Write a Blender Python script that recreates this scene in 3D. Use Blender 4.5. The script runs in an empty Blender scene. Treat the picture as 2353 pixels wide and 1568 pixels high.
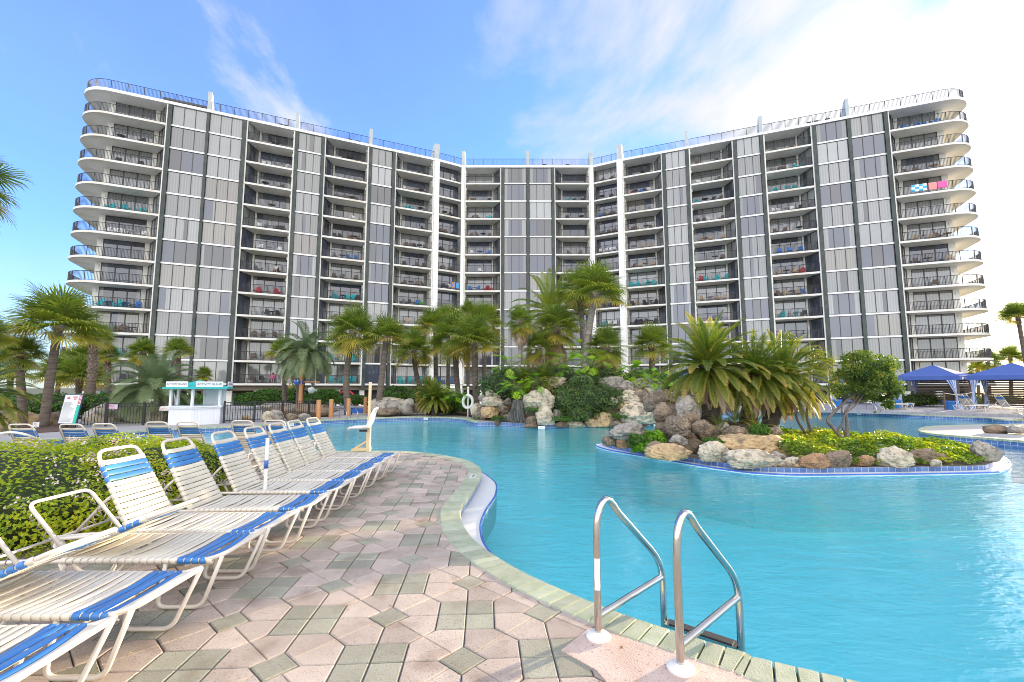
import bpy, bmesh, math, random
from mathutils import Vector, Matrix, noise as mnoise
rad = math.radians
random.seed(7)
SC = bpy.context.scene
COL = SC.collection

# ---------------------------------------------------------------- camera
F_PX, EYE = 1046.0, 1.65                      # focal length in pixels of a 2353 px wide picture, eye height
PITCH = math.atan(106 / F_PX)
CP, SP = math.cos(PITCH), math.sin(PITCH)
cam = bpy.data.objects.new('camera', bpy.data.cameras.new('camera'))
COL.objects.link(cam)
cam.location = (0, 0, EYE)
cam.rotation_euler = (math.pi / 2 + PITCH, 0, 0)
cam.data.sensor_width = 36
cam.data.lens = F_PX / 2353 * 36
cam.data.clip_end = 3000
cam.data.clip_start = 0.05
SC.camera = cam

# ---------------------------------------------------------------- sky, sun, exposure
SUN_AZ, SUN_EL = rad(55), rad(7.5)
world = bpy.data.worlds.new("World")
SC.world = world
world.use_nodes = True
wt = world.node_tree
wn, wl = wt.nodes, wt.links
wn.clear()
def wnode(t, **k):
    n = wn.new(t)
    for a, b in k.items():
        setattr(n, a, b)
    return n
def wmath(op, a, b=None, c=None, clamp=False):
    n = wn.new('ShaderNodeMath'); n.operation = op; n.use_clamp = clamp
    for i, x in enumerate((a, b, c)):
        if x is None: continue
        if isinstance(x, (int, float)): n.inputs[i].default_value = x
        else: wl.new(x, n.inputs[i])
    return n.outputs[0]
sky = wnode('ShaderNodeTexSky', sky_type='NISHITA', sun_disc=False)
sky.sun_elevation = SUN_EL
sky.sun_rotation = SUN_AZ
sky.air_density = 1.0
sky.dust_density = 0.3
sky.ozone_density = 2.5
sky.altitude = 0
tc = wnode('ShaderNodeTexCoord')
nrm = wnode('ShaderNodeVectorMath', operation='NORMALIZE')
wl.new(tc.outputs['Generated'], nrm.inputs[0])
sep = wnode('ShaderNodeSeparateXYZ')
wl.new(nrm.outputs[0], sep.inputs[0])
# angle to the sun drives how thick the bright cloud veil is
dotn = wnode('ShaderNodeVectorMath', operation='DOT_PRODUCT')
wl.new(nrm.outputs[0], dotn.inputs[0])
dotn.inputs[1].default_value = (math.sin(SUN_AZ) * math.cos(SUN_EL), math.cos(SUN_AZ) * math.cos(SUN_EL), math.sin(SUN_EL))
# project the view direction onto a cloud deck so that wisps foreshorten towards the horizon
zc = wmath('MAXIMUM', sep.outputs[2], 0.0)
zz = wmath('ADD', zc, 0.22)
cx = wmath('DIVIDE', sep.outputs[0], zz)
cy = wmath('DIVIDE', sep.outputs[1], zz)
comb = wnode('ShaderNodeCombineXYZ')
wl.new(cx, comb.inputs[0]); wl.new(cy, comb.inputs[1])
cmap = wnode('ShaderNodeMapping')
cmap.inputs['Rotation'].default_value = (0, 0, rad(35))
cmap.inputs['Scale'].default_value = (1.0, 0.34, 1)
cmap.inputs['Location'].default_value = (2.2, 8.4, 0)
wl.new(comb.outputs[0], cmap.inputs[0])
def wnoise(scale, detail, rough, dist, vec):
    n = wnode('ShaderNodeTexNoise')
    n.inputs['Scale'].default_value = scale; n.inputs['Detail'].default_value = detail
    n.inputs['Roughness'].default_value = rough; n.inputs['Distortion'].default_value = dist
    wl.new(vec, n.inputs['Vector'])
    return n.outputs[0]
n1 = wnoise(1.7, 9, 0.60, 0.9, cmap.outputs[0])
n2 = wnoise(0.9, 3, 0.5, 0.3, comb.outputs[0])
# cloud amount = noise + more towards the sun, less straight to the left
g = wmath('MULTIPLY_ADD', dotn.outputs['Value'], 0.46, -0.60)
a = wmath('MULTIPLY_ADD', n1, 1.5, wmath('SUBTRACT', g, 0.12))
a = wmath('MULTIPLY_ADD', n2, 0.75, a)
ramp = wnode('ShaderNodeMapRange', interpolation_type='SMOOTHSTEP')
ramp.inputs['From Min'].default_value = 0.40; ramp.inputs['From Max'].default_value = 0.95
wl.new(a, ramp.inputs['Value'])
hz = wnode('ShaderNodeMapRange', interpolation_type='SMOOTHSTEP')      # milky band at the horizon
hz.inputs['From Min'].default_value = 0.42; hz.inputs['From Max'].default_value = -0.02
hz.inputs['To Max'].default_value = 0.52
wl.new(sep.outputs[2], hz.inputs['Value'])
back = wnode('ShaderNodeMapRange', interpolation_type='SMOOTHSTEP')    # unseen bright cloud added behind the photographer to light the shaded facade
back.inputs['From Min'].default_value = 0.25; back.inputs['From Max'].default_value = -0.45
wl.new(sep.outputs[1], back.inputs['Value'])
cov = wmath('MAXIMUM', ramp.outputs[0], hz.outputs[0])
cov = wmath('MAXIMUM', cov, wmath('MULTIPLY', back.outputs[0], 0.8))
cov = wmath('MAXIMUM', cov, 0.17)
# blue tint for the clear part, white for cloud
tint = wnode('ShaderNodeMix', data_type='RGBA', blend_type='MULTIPLY')
tint.inputs[0].default_value = 1.0
wl.new(sky.outputs[0], tint.inputs[6]); tint.inputs[7].default_value = (0.50, 0.80, 1.42, 1)
glow = wmath('POWER', wmath('MAXIMUM', dotn.outputs['Value'], 0.0), 16.0)
cb = wmath('MULTIPLY_ADD', glow, 3.4, wmath('MULTIPLY_ADD', back.outputs[0], 4.0, 1.55))
cc = wnode('ShaderNodeVectorMath', operation='SCALE')
warm = wnode('ShaderNodeMix', data_type='RGBA')          # warm tint for haze near the low sun and the cloud added behind
warm.inputs[6].default_value = (0.99, 0.99, 1.0, 1); warm.inputs[7].default_value = (1.0, 0.86, 0.62, 1)
lowz = wnode('ShaderNodeMapRange', interpolation_type='SMOOTHSTEP'); lowz.inputs['From Min'].default_value = 0.40; lowz.inputs['From Max'].default_value = 0.0
wl.new(sep.outputs[2], lowz.inputs['Value'])
wl.new(wmath('MAXIMUM', wmath('MULTIPLY', glow, lowz.outputs[0]), wmath('MULTIPLY', back.outputs[0], 0.28)), warm.inputs[0])
wl.new(warm.outputs[2], cc.inputs[0])
cb = wmath('MULTIPLY', cb, wmath('MULTIPLY_ADD', n1, 0.7, 0.62))
wl.new(cb, cc.inputs[3])
mixs = wnode('ShaderNodeMix', data_type='RGBA')
wl.new(cov, mixs.inputs[0]); wl.new(tint.outputs[2], mixs.inputs[6]); wl.new(cc.outputs[0], mixs.inputs[7])
bg = wnode('ShaderNodeBackground'); bg.inputs['Strength'].default_value = 0.12
wl.new(mixs.outputs[2], bg.inputs[0])
wo = wnode('ShaderNodeOutputWorld'); wl.new(bg.outputs[0], wo.inputs[0])

sd = bpy.data.lights.new('sun', 'SUN'); sd.energy = 2.7; sd.angle = rad(0.6); sd.color = (1.0, 0.78, 0.50)
sun = bpy.data.objects.new('sun', sd); COL.objects.link(sun)
sdir = Vector((math.sin(SUN_AZ) * math.cos(SUN_EL), math.cos(SUN_AZ) * math.cos(SUN_EL), math.sin(SUN_EL)))
sun.rotation_euler = sdir.to_track_quat('Z', 'Y').to_euler()
sun.location = (40, 40, 30)

SC.view_settings.view_transform = 'Standard'
SC.view_settings.look = 'None'
SC.view_settings.gamma = 1
SC.view_settings.exposure = 2.3
SC.cycles.max_bounces = 8
SC.cycles.transparent_max_bounces = 12
SC.cycles.sample_clamp_indirect = 5
SC.cycles.denoising_prefilter = 'ACCURATE'
SC.cycles.adaptive_threshold = 0.004
SC.cycles.use_denoising = True
SC.cycles.filter_width = 0.9

# ---------------------------------------------------------------- helpers
def ray(x, y):
    u = (x - 1176.5) / F_PX; v = (784 - y) / F_PX
    return Vector((u, CP - v * SP, SP + v * CP))
def G(x, y, z=0.0):
    """the point at height z seen at (x, y) of the 2353 px wide picture"""
    r = ray(x, y); t = (z - EYE) / r.z
    return Vector((r.x * t, r.y * t, z))
def AT(x, y, d):
    """the point d metres ahead seen at (x, y)"""
    r = ray(x, y); t = d / r.y
    return Vector((r.x * t, d, EYE + r.z * t))

class MB:
    """collects faces with a material slot and a per-face 'var' value; build() links them as one mesh object"""
    def __init__(s): s.v = []; s.f = []; s.m = []; s.a = []
    def add(s, vs, fs, mi=0, var=0.5):
        o = len(s.v); s.v.extend(vs)
        for f in fs:
            s.f.append([i + o for i in f]); s.m.append(mi); s.a.append(var)
    def box(s, x0, x1, y0, y1, z0, z1, mi=0, var=0.5, fn=None):
        vs = [(x, y, z) for z in (z0, z1) for y in (y0, y1) for x in (x0, x1)]
        if fn: vs = [fn(*p) for p in vs]
        s.add(vs, [(0, 2, 3, 1), (4, 5, 7, 6), (0, 1, 5, 4), (2, 6, 7, 3), (0, 4, 6, 2), (1, 3, 7, 5)], mi, var)
    def quad(s, a, b, c, d, mi=0, var=0.5): s.add([a, b, c, d], [(0, 1, 2, 3)], mi, var)
    def prism(s, poly, z0, z1, mi=0, var=0.5, fn=None, side=None):
        n = len(poly)
        vs = [(p[0], p[1], z0) for p in poly] + [(p[0], p[1], z1) for p in poly]
        if fn: vs = [fn(*p) for p in vs]
        s.add(vs, [tuple(range(n))[::-1], tuple(range(n, 2 * n))], mi, var)
        o = len(s.v) - 2 * n
        for i in range(n):
            j = (i + 1) % n
            s.f.append([o + i, o + j, o + n + j, o + n + i]); s.m.append(mi if side is None else side); s.a.append(var)
    def tube(s, pts, r, n=8, mi=0, var=0.5, closed=False, cap=True):
        pts = [Vector(p) for p in pts]; N = len(pts)
        R = r if isinstance(r, (list, tuple)) else [r] * N
        o = len(s.v); up = None
        for i, p in enumerate(pts):
            if closed: d = pts[(i + 1) % N] - pts[i - 1]
            else: d = pts[min(i + 1, N - 1)] - pts[max(i - 1, 0)]
            d = d.normalized() if d.length > 1e-9 else Vector((0, 0, 1))
            if up is None:
                up = Vector((0, 0, 1)) if abs(d.z) < 0.9 else Vector((1, 0, 0))
            x = up - d * up.dot(d)
            if x.length < 1e-5: x = d.orthogonal()
            x.normalize(); y = d.cross(x); up = x
            for k in range(n):
                t = 2 * math.pi * k / n
                s.v.append(tuple(p + (x * math.cos(t) + y * math.sin(t)) * R[i]))
        for i in range(N if closed else N - 1):
            for k in range(n):
                a = o + i * n + k; b = o + i * n + (k + 1) % n
                c = o + ((i + 1) % N) * n + (k + 1) % n; d2 = o + ((i + 1) % N) * n + k
                s.f.append([a, b, c, d2]); s.m.append(mi); s.a.append(var)
        if cap and not closed:
            s.f.append([o + k for k in range(n)][::-1]); s.m.append(mi); s.a.append(var)
            s.f.append([o + (N - 1) * n + k for k in range(n)]); s.m.append(mi); s.a.append(var)
    def lathe(s, prof, c, n=24, mi=0, var=0.5):
        """prof: list of (r, z); around the vertical through c"""
        o = len(s.v)
        for r, z in prof:
            for k in range(n):
                t = 2 * math.pi * k / n
                s.v.append((c[0] + r * math.cos(t), c[1] + r * math.sin(t), c[2] + z))
        for i in range(len(prof) - 1):
            for k in range(n):
                s.f.append([o + i * n + k, o + i * n + (k + 1) % n, o + (i + 1) * n + (k + 1) % n, o + (i + 1) * n + k]); s.m.append(mi); s.a.append(var)
        s.f.append([o + k for k in range(n)][::-1]); s.m.append(mi); s.a.append(var)
        s.f.append([o + (len(prof) - 1) * n + k for k in range(n)]); s.m.append(mi); s.a.append(var)
    def mesh(s, name, mats, smooth=False, origin=None):
        me = bpy.data.meshes.new(name)
        vs = s.v
        if origin is not None:
            ox, oy, oz = origin
            vs = [(p[0] - ox, p[1] - oy, p[2] - oz) for p in vs]
        me.from_pydata([tuple(p) for p in vs], [], s.f)
        if not isinstance(mats, (list, tuple)): mats = [mats]
        for m in mats: me.materials.append(m)
        me.polygons.foreach_set('material_index', s.m)
        at = me.attributes.new('var', 'FLOAT', 'FACE'); at.data.foreach_set('value', s.a)
        if smooth: me.polygons.foreach_set('use_smooth', [True] * len(s.f))
        me.update()
        return me
    def build(s, name, mats, parent=None, smooth=False, origin=None):
        return obj(name, s.mesh(name, mats, smooth, origin), parent)
def obj(name, me, parent=None, loc=None):
    o = bpy.data.objects.new(name, me); COL.objects.link(o)
    if parent is not None: o.parent = parent
    if loc is not None: o.location = loc
    return o
def smooth_by_angle(o, ang=35):
    me = o.data
    me.polygons.foreach_set('use_smooth', [True] * len(me.polygons))
    bm = bmesh.new(); bm.from_mesh(me)
    for e in bm.edges:
        if len(e.link_faces) == 2 and e.calc_face_angle(0) > rad(ang): e.smooth = False
    bm.to_mesh(me); bm.free()
    return o
def tag(o, label=None, cat=None, group=None, kind=None):
    if label: o['label'] = label
    if cat: o['category'] = cat
    if group: o['group'] = group
    if kind: o['kind'] = kind
    return o
def thing(name, label, cat, loc=(0, 0, 0), group=None, rz=0):
    o = bpy.data.objects.new(name, None); COL.objects.link(o)
    o.location = loc; o.rotation_euler = (0, 0, rz); o.empty_display_size = 0.2
    return tag(o, label, cat, group)
def copy_tree(o, parent=None):
    c = o.copy(); COL.objects.link(c); c.parent = parent
    for ch in o.children: copy_tree(ch, c)
    return c

# ---------------------------------------------------------------- materials
def mat(name, col, rough=0.6, col2=None, scale=6.0, detail=4, bump=0.0, bscale=None, metal=0.0, spec=0.5,
        var=0.0, coat=0.0, speck=None, bdist=0.02, stretch=None, lo=0.35, hi=0.65):
    """procedural Principled material: noise between col and col2, optional bump, specks and per-face variation"""
    m = bpy.data.materials.new(name); m.use_nodes = True
    nt = m.node_tree; N, Lk = nt.nodes, nt.links
    b = N['Principled BSDF']
    b.inputs['Roughness'].default_value = rough; b.inputs['Metallic'].default_value = metal
    b.inputs['Specular IOR Level'].default_value = spec; b.inputs['Coat Weight'].default_value = coat
    b.inputs['Coat Roughness'].default_value = 0.05
    tcn = N.new('ShaderNodeTexCoord'); vec = tcn.outputs['Object']
    if stretch:
        mp = N.new('ShaderNodeMapping'); mp.inputs['Scale'].default_value = stretch
        Lk.new(vec, mp.inputs[0]); vec = mp.outputs[0]
    c4 = lambda c: (c[0], c[1], c[2], 1)
    out = None
    def noise(sc, det):
        n = N.new('ShaderNodeTexNoise'); n.inputs['Scale'].default_value = sc; n.inputs['Detail'].default_value = det
        Lk.new(vec, n.inputs['Vector']); return n
    if col2 is not None:
        n = noise(scale, detail)
        mr = N.new('ShaderNodeMapRange'); mr.inputs['From Min'].default_value = lo; mr.inputs['From Max'].default_value = hi
        Lk.new(n.outputs[0], mr.inputs['Value'])
        mx = N.new('ShaderNodeMix'); mx.data_type = 'RGBA'
        Lk.new(mr.outputs[0], mx.inputs[0]); mx.inputs[6].default_value = c4(col); mx.inputs[7].default_value = c4(col2)
        out = mx.outputs[2]
    for scol, sscale, amt, *ex in ([] if not speck else speck if isinstance(speck, list) else [speck]):
        n = noise(sscale, 2)
        mr = N.new('ShaderNodeMapRange'); mr.inputs['From Min'].default_value = 1 - amt - 0.06; mr.inputs['From Max'].default_value = 1 - amt + 0.06
        if ex: mr.inputs['To Max'].default_value = ex[0]; mr.inputs['From Max'].default_value = 1 - amt + ex[1]; n.inputs['Detail'].default_value = 7
        Lk.new(n.outputs[0], mr.inputs['Value'])
        mx = N.new('ShaderNodeMix'); mx.data_type = 'RGBA'
        Lk.new(mr.outputs[0], mx.inputs[0])
        if out is None: mx.inputs[6].default_value = c4(col)
        else: Lk.new(out, mx.inputs[6])
        mx.inputs[7].default_value = c4(scol); out = mx.outputs[2]
    if var:
        at = N.new('ShaderNodeAttribute'); at.attribute_name = 'var'
        mr = N.new('ShaderNodeMapRange'); mr.inputs['To Min'].default_value = 1 - var; mr.inputs['To Max'].default_value = 1 + var
        Lk.new(at.outputs['Fac'], mr.inputs['Value'])
        hs = N.new('ShaderNodeHueSaturation'); Lk.new(mr.outputs[0], hs.inputs['Value'])
        if out is None: hs.inputs['Color'].default_value = c4(col)
        else: Lk.new(out, hs.inputs['Color'])
        out = hs.outputs[0]
    if out is None: b.inputs['Base Color'].default_value = c4(col)
    else: Lk.new(out, b.inputs['Base Color'])
    if bump:
        n = noise(bscale or scale * 2, 6)
        bp = N.new('ShaderNodeBump'); bp.inputs['Strength'].default_value = bump; bp.inputs['Distance'].default_value = bdist
        Lk.new(n.outputs[0], bp.inputs['Height']); Lk.new(bp.outputs[0], b.inputs['Normal'])
    return m
def leafmat(name, ramp_cols, rough=0.45, trans=0.35, spec=0.4):
    """leaf: colour by the per-leaf 'var' value along a ramp, with light passing through the blade"""
    m = bpy.data.materials.new(name); m.use_nodes = True
    nt = m.node_tree; N, Lk = nt.nodes, nt.links
    b = N['Principled BSDF']; b.inputs['Roughness'].default_value = rough; b.inputs['Specular IOR Level'].default_value = spec
    at = N.new('ShaderNodeAttribute'); at.attribute_name = 'var'
    r = N.new('ShaderNodeValToRGB'); Lk.new(at.outputs['Fac'], r.inputs[0])
    el = r.color_ramp.elements
    while len(el) < len(ramp_cols): el.new(0.5)
    for e, (p, c) in zip(el, ramp_cols):
        e.position = p; e.color = (c[0], c[1], c[2], 1)
    Lk.new(r.outputs[0], b.inputs['Base Color'])
    tr = N.new('ShaderNodeBsdfTranslucent')
    hs = N.new('ShaderNodeHueSaturation'); hs.inputs['Saturation'].default_value = 1.15; hs.inputs['Value'].default_value = 1.6
    Lk.new(r.outputs[0], hs.inputs['Color']); Lk.new(hs.outputs[0], tr.inputs[0])
    mx = N.new('ShaderNodeMixShader'); mx.inputs[0].default_value = trans
    Lk.new(b.outputs[0], mx.inputs[1]); Lk.new(tr.outputs[0], mx.inputs[2])
    Lk.new(mx.outputs[0], N['Material Output'].inputs[0])
    return m
# ---------------------------------------------------------------- ground, pool
M_conc = mat('concrete_walk', (0.42, 0.40, 0.37), 0.85, (0.34, 0.33, 0.31), 1.5, 6, bump=0.15, bscale=60)
M_grout = mat('grout', (0.10, 0.095, 0.09), 0.95, (0.16, 0.15, 0.14), 30)
M_coping = mat('coping_brick', (0.31, 0.36, 0.24), 0.75, (0.40, 0.42, 0.31), 9, 5, bump=0.25, bscale=90, var=0.14)
M_plaster = mat('pool_plaster', (0.74, 0.84, 0.82), 0.8, (0.79, 0.87, 0.84), 2.0, 5)
M_ledge = mat('ledge_plaster', (0.52, 0.54, 0.54), 0.8, (0.60, 0.61, 0.60), 40, 3)
M_tile = bpy.data.materials.new('pool_tile'); M_tile.use_nodes = True
def tilemat(m, size=0.152):
    nt = m.node_tree; N, Lk = nt.nodes, nt.links; b = N['Principled BSDF']
    uv = N.new('ShaderNodeUVMap')
    br = N.new('ShaderNodeTexBrick'); br.offset = 0.0
    br.inputs['Scale'].default_value = 1.0; br.inputs['Mortar Size'].default_value = 0.006
    br.inputs['Brick Width'].default_value = size; br.inputs['Row Height'].default_value = size
    br.inputs['Color1'].default_value = (0.07, 0.14, 0.36, 1); br.inputs['Color2'].default_value = (0.13, 0.22, 0.44, 1)
    br.inputs['Mortar'].default_value = (0.45, 0.50, 0.55, 1)
    Lk.new(uv.outputs[0], br.inputs['Vector'])
    nz = N.new('ShaderNodeTexNoise'); nz.inputs['Scale'].default_value = 14; nz.inputs['Detail'].default_value = 5
    mx = N.new('ShaderNodeMix'); mx.data_type = 'RGBA'; mx.blend_type = 'MULTIPLY'; mx.inputs[0].default_value = 0.6
    rr = N.new('ShaderNodeValToRGB'); Lk.new(nz.outputs[0], rr.inputs[0])
    rr.color_ramp.elements[0].position = 0.3; rr.color_ramp.elements[0].color = (0.5, 0.5, 0.55, 1); rr.color_ramp.elements[1].position = 0.7
    Lk.new(br.outputs[0], mx.inputs[6]); Lk.new(rr.outputs[0], mx.inputs[7])
    Lk.new(mx.outputs[2], b.inputs['Base Color']); b.inputs['Roughness'].default_value = 0.2
tilemat(M_tile)
# water: mirror-like by Fresnel, otherwise lets the light through with a turquoise tint
M_water = bpy.data.materials.new('pool_water'); M_water.use_nodes = True
def watermat(m):
    nt = m.node_tree; N, Lk = nt.nodes, nt.links; N.clear()
    o = N.new('ShaderNodeOutputMaterial')
    tr = N.new('ShaderNodeBsdfTransparent'); tr.inputs[0].default_value = (0.40, 0.90, 0.975, 1)
    gl = N.new('ShaderNodeBsdfGlossy'); gl.inputs['Roughness'].default_value = 0.03; gl.inputs[0].default_value = (1, 1, 1, 1)
    fr = N.new('ShaderNodeFresnel'); fr.inputs['IOR'].default_value = 1.33
    mx = N.new('ShaderNodeMixShader')
    tcn = N.new('ShaderNodeTexCoord')
    def nz(sc, det, st, dist):
        mp = N.new('ShaderNodeMapping'); mp.inputs['Scale'].default_value = st; mp.inputs['Rotation'].default_value = (0, 0, rad(12))
        Lk.new(tcn.outputs['Object'], mp.inputs[0])
        n = N.new('ShaderNodeTexNoise'); n.inputs['Scale'].default_value = sc; n.inputs['Detail'].default_value = det
        n.inputs['Distortion'].default_value = dist
        Lk.new(mp.outputs[0], n.inputs['Vector']); return n.outputs[0]
    a = nz(2.2, 3, (0.6, 1.5, 1), 0.6); b = nz(9.0, 3, (0.7, 1.4, 1), 0.8)
    ad = N.new('ShaderNodeMath'); ad.operation = 'MULTIPLY_ADD'; ad.inputs[1].default_value = 0.30
    Lk.new(b, ad.inputs[0]); Lk.new(a, ad.inputs[2])
    bp = N.new('ShaderNodeBump'); bp.inputs['Strength'].default_value = 0.55; bp.inputs['Distance'].default_value = 0.045
    Lk.new(ad.outputs[0], bp.inputs['Height'])
    Lk.new(bp.outputs[0], gl.inputs['Normal']); Lk.new(bp.outputs[0], fr.inputs['Normal'])
    Lk.new(fr.outputs[0], mx.inputs[0]); Lk.new(tr.outputs[0], mx.inputs[1]); Lk.new(gl.outputs[0], mx.inputs[2])
    Lk.new(mx.outputs[0], o.inputs[0])
watermat(M_water)
WZ = -0.19                                     # water level
def smooth_path(pts, step, closed=False):
    """Catmull-Rom through pts, resampled at about step"""
    P = [Vector((p[0], p[1], 0)) for p in pts]; n = len(P); raw = []
    rng = range(n if closed else n - 1)
    for i in rng:
        p0 = P[i - 1] if (closed or i > 0) else P[0] * 2 - P[1]
        p1 = P[i]; p2 = P[(i + 1) % n]
        p3 = P[(i + 2) % n] if (closed or i + 2 < n) else p2 * 2 - p1
        k = max(4, int((p2 - p1).length / step * 2))
        for j in range(k):
            t = j / k
            raw.append(0.5 * ((2 * p1) + (p2 - p0) * t + (2 * p0 - 5 * p1 + 4 * p2 - p3) * t * t + (3 * p1 - p0 - 3 * p2 + p3) * t ** 3))
    if not closed: raw.append(P[-1])
    else: raw.append(raw[0].copy())
    L = [0]
    for a, b in zip(raw, raw[1:]): L.append(L[-1] + (b - a).length)
    m = max(2, int(round(L[-1] / step))); out = []; j = 0
    for i in range(m if closed else m + 1):
        s = L[-1] * i / m
        while j < len(L) - 2 and L[j + 1] < s: j += 1
        t = (s - L[j]) / max(1e-9, L[j + 1] - L[j])
        out.append(raw[j].lerp(raw[j + 1], t))
    return out
near_px = [(1847, 1550), (1737, 1519), (1647, 1493), (1549, 1462), (1450, 1429), (1364, 1396), (1233, 1339), (1160, 1300), (1098, 1257),
           (1075, 1233), (1060, 1208), (1055, 1180), (1060, 1163), (1081, 1134), (1097, 1108), (1105, 1090), (1100, 1077), (1080, 1064),
           (1050, 1055), (1000, 1046), (950, 1041), (900, 1039)]
near = [G(*p) for p in near_px]
far_px = [(199, 1003), (300, 993), (430, 985), (587, 978.6), (712, 968.6), (821, 962.8), (977, 958.7), (1058, 962), (1093, 970)]
far = [G(*p) for p in far_px]
rock_px = [(1152, 980), (1243, 984.5), (1340, 983), (1411, 982), (1506, 978), (1600, 965), (1700, 953)]
rock = [G(x, y, WZ) for x, y in rock_px]
farR = [G(*p) for p in [(1804, 945), (1991, 949), (2130, 955), (2259, 960), (2353, 967)]]
pool_pts = ([(16, 0.2), (9, 0.75), (4.2, 1.65)] + [tuple(p[:2]) for p in near] + [(-4.5, 11.9), (-8, 12.05), (-11.5, 12.3), (-14.2, 13.2)]
            + [tuple(p[:2]) for p in far] + [tuple(p[:2]) for p in rock] + [tuple(p[:2]) for p in farR]
            + [(33, 19.5), (38, 17), (40, 10), (36, 2), (27, -0.5)])
pool = smooth_path(pool_pts, 0.115, closed=True)
def ring_normals(P):
    out = []
    n = len(P)
    for i in range(n):
        d = (P[(i + 1) % n] - P[i - 1]).normalized()
        out.append(Vector((-d.y, d.x, 0)))
    return out
pool_n = ring_normals(pool)
area = sum(pool[i].x * pool[(i + 1) % len(pool)].y - pool[(i + 1) % len(pool)].x * pool[i].y for i in range(len(pool)))
OUT = 1 if area < 0 else -1                    # sign that makes the normals point out of the pool
pool_n = [n * OUT for n in pool_n]
def fill_with_holes(loops):
    bm = bmesh.new()
    for lp in loops:
        vs = [bm.verts.new(p) for p in lp]
        for i in range(len(vs)): bm.edges.new((vs[i], vs[(i + 1) % len(vs)]))
    bmesh.ops.triangle_fill(bm, use_beauty=True, use_dissolve=False, edges=bm.edges[:])
    for f in bm.faces:
        f.normal_update()
        if f.normal.z < 0: f.normal_flip()
    return bm
# ground: one sheet out to the horizon with the pool cut out; it drops behind the garden to the parking level
outer = []
for i in range(64):
    t = 2 * math.pi * i / 64
    outer.append(Vector((1500 * math.cos(t), 1500 * math.sin(t), 0)))
inner = [Vector((x, y, 0)) for x, y in [(-90, -30), (90, -30), (90, 41), (-90, 41)]]
hole = [p + n * 0.12 for p, n in zip(pool, pool_n)]
bm = fill_with_holes([inner, hole[::3]])
me = bpy.data.meshes.new('ground'); bm.to_mesh(me); bm.free()
me.materials.append(M_conc)
tag(obj('pavement', me), kind='structure')
M_earth = mat('garden_ground', (0.09, 0.08, 0.05), 0.95, (0.06, 0.09, 0.03), 0.6, 6)
low = [Vector((x, y, -1.0)) for x, y in [(-92, -32), (92, -32), (92, 46), (-92, 46)]]
bm = fill_with_holes([[v + Vector((0, 0, -1.0)) for v in outer], low])
me = bpy.data.meshes.new('terrain'); bm.to_mesh(me); bm.free()
mb = MB()
iv = [tuple(v) for v in inner]; lv = [tuple(v) for v in low]
for i in range(4):
    j = (i + 1) % 4
    mb.add([iv[i], iv[j], lv[j], lv[i]], [(3, 2, 1, 0)])
me.materials.append(M_earth)
tag(obj('ground', me), kind='structure')
tag(mb.build('slope', M_earth), kind='structure')
# pool shell: tile band then plaster, bottom
mb = MB(); uvs = []
n = len(pool); acc = 0
for i in range(n):
    a, b = pool[i], pool[(i + 1) % n]; L = (b - a).length
    for z0, z1, mi in ((-0.21, 0.0, 0), (-1.30, -0.21, 1)):
        mb.add([(a.x, a.y, z0), (b.x, b.y, z0), (b.x, b.y, z1), (a.x, a.y, z1)], [(0, 1, 2, 3)], mi)
        uvs += [(acc, z0 + 0.004), (acc + L, z0 + 0.004), (acc + L, z1 + 0.004), (acc, z1 + 0.004)]
    acc += L
me = mb.mesh('pool_wall', [M_tile, M_plaster])
uvl = me.uv_layers.new(name='UVMap'); uvl.data.foreach_set('uv', [c for u in uvs for c in u])
tag(obj('pool_wall', me), kind='structure')
mb = MB(); mb.quad((-30, -8, -1.3), (60, -8, -1.3), (60, 45, -1.3), (-30, 45, -1.3))
tag(mb.build('pool_floor', M_plaster), kind='structure')
bm = fill_with_holes([[p + n * 0.02 + Vector((0, 0, WZ)) for p, n in zip(pool, pool_n)][::2]])
me = bpy.data.meshes.new('water'); bm.to_mesh(me); bm.free(); me.materials.append(M_water)
tag(obj('water', me), kind='structure')
# coping: bricks across the edge
def coping(path, normals, name, w=0.25, skip=None, closed=True):
    mb = MB(); n = len(path)
    for i in range(n if closed else n - 1):
        a, b = path[i], path[(i + 1) % n]; na, nb = normals[i], normals[(i + 1) % n]
        if skip and skip((a + b) / 2): continue
        g = 0.004 / max(0.05, (b - a).length)
        A = a.lerp(b, g * 1.0); B = b.lerp(a, g * 1.0)
        v = random.random()
        o0, o1 = -0.018, w
        top = 0.030
        q = [A + na * o0, B + nb * o0, B + nb * o1, A + na * o1]
        ch = 0.012
        q2 = [A.lerp(B, 0.05) + na * (o0 + ch), B.lerp(A, 0.05) + nb * (o0 + ch), B.lerp(A, 0.05) + nb * (o1 - ch), A.lerp(B, 0.05) + na * (o1 - ch)]
        vs = [(p.x, p.y, -0.04) for p in q] + [(p.x, p.y, top - ch) for p in q] + [(p.x, p.y, top) for p in q2]
        mb.add(vs, [(0, 1, 5, 4), (1, 2, 6, 5), (2, 3, 7, 6), (3, 0, 4, 7), (4, 5, 9, 8), (5, 6, 10, 9), (6, 7, 11, 10), (7, 4, 8, 11), (8, 9, 10, 11)], 0, v)
    return tag(mb.build(name, M_coping), kind='structure')
rk0, rk1 = G(1096, 972).x, G(1760, 950).x
coping(pool, pool_n, 'pool_kerb', skip=lambda p: (p.y > 16.5 and rk0 < p.x < rk1) or p.x > 34 or p.y < -0.3)
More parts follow.
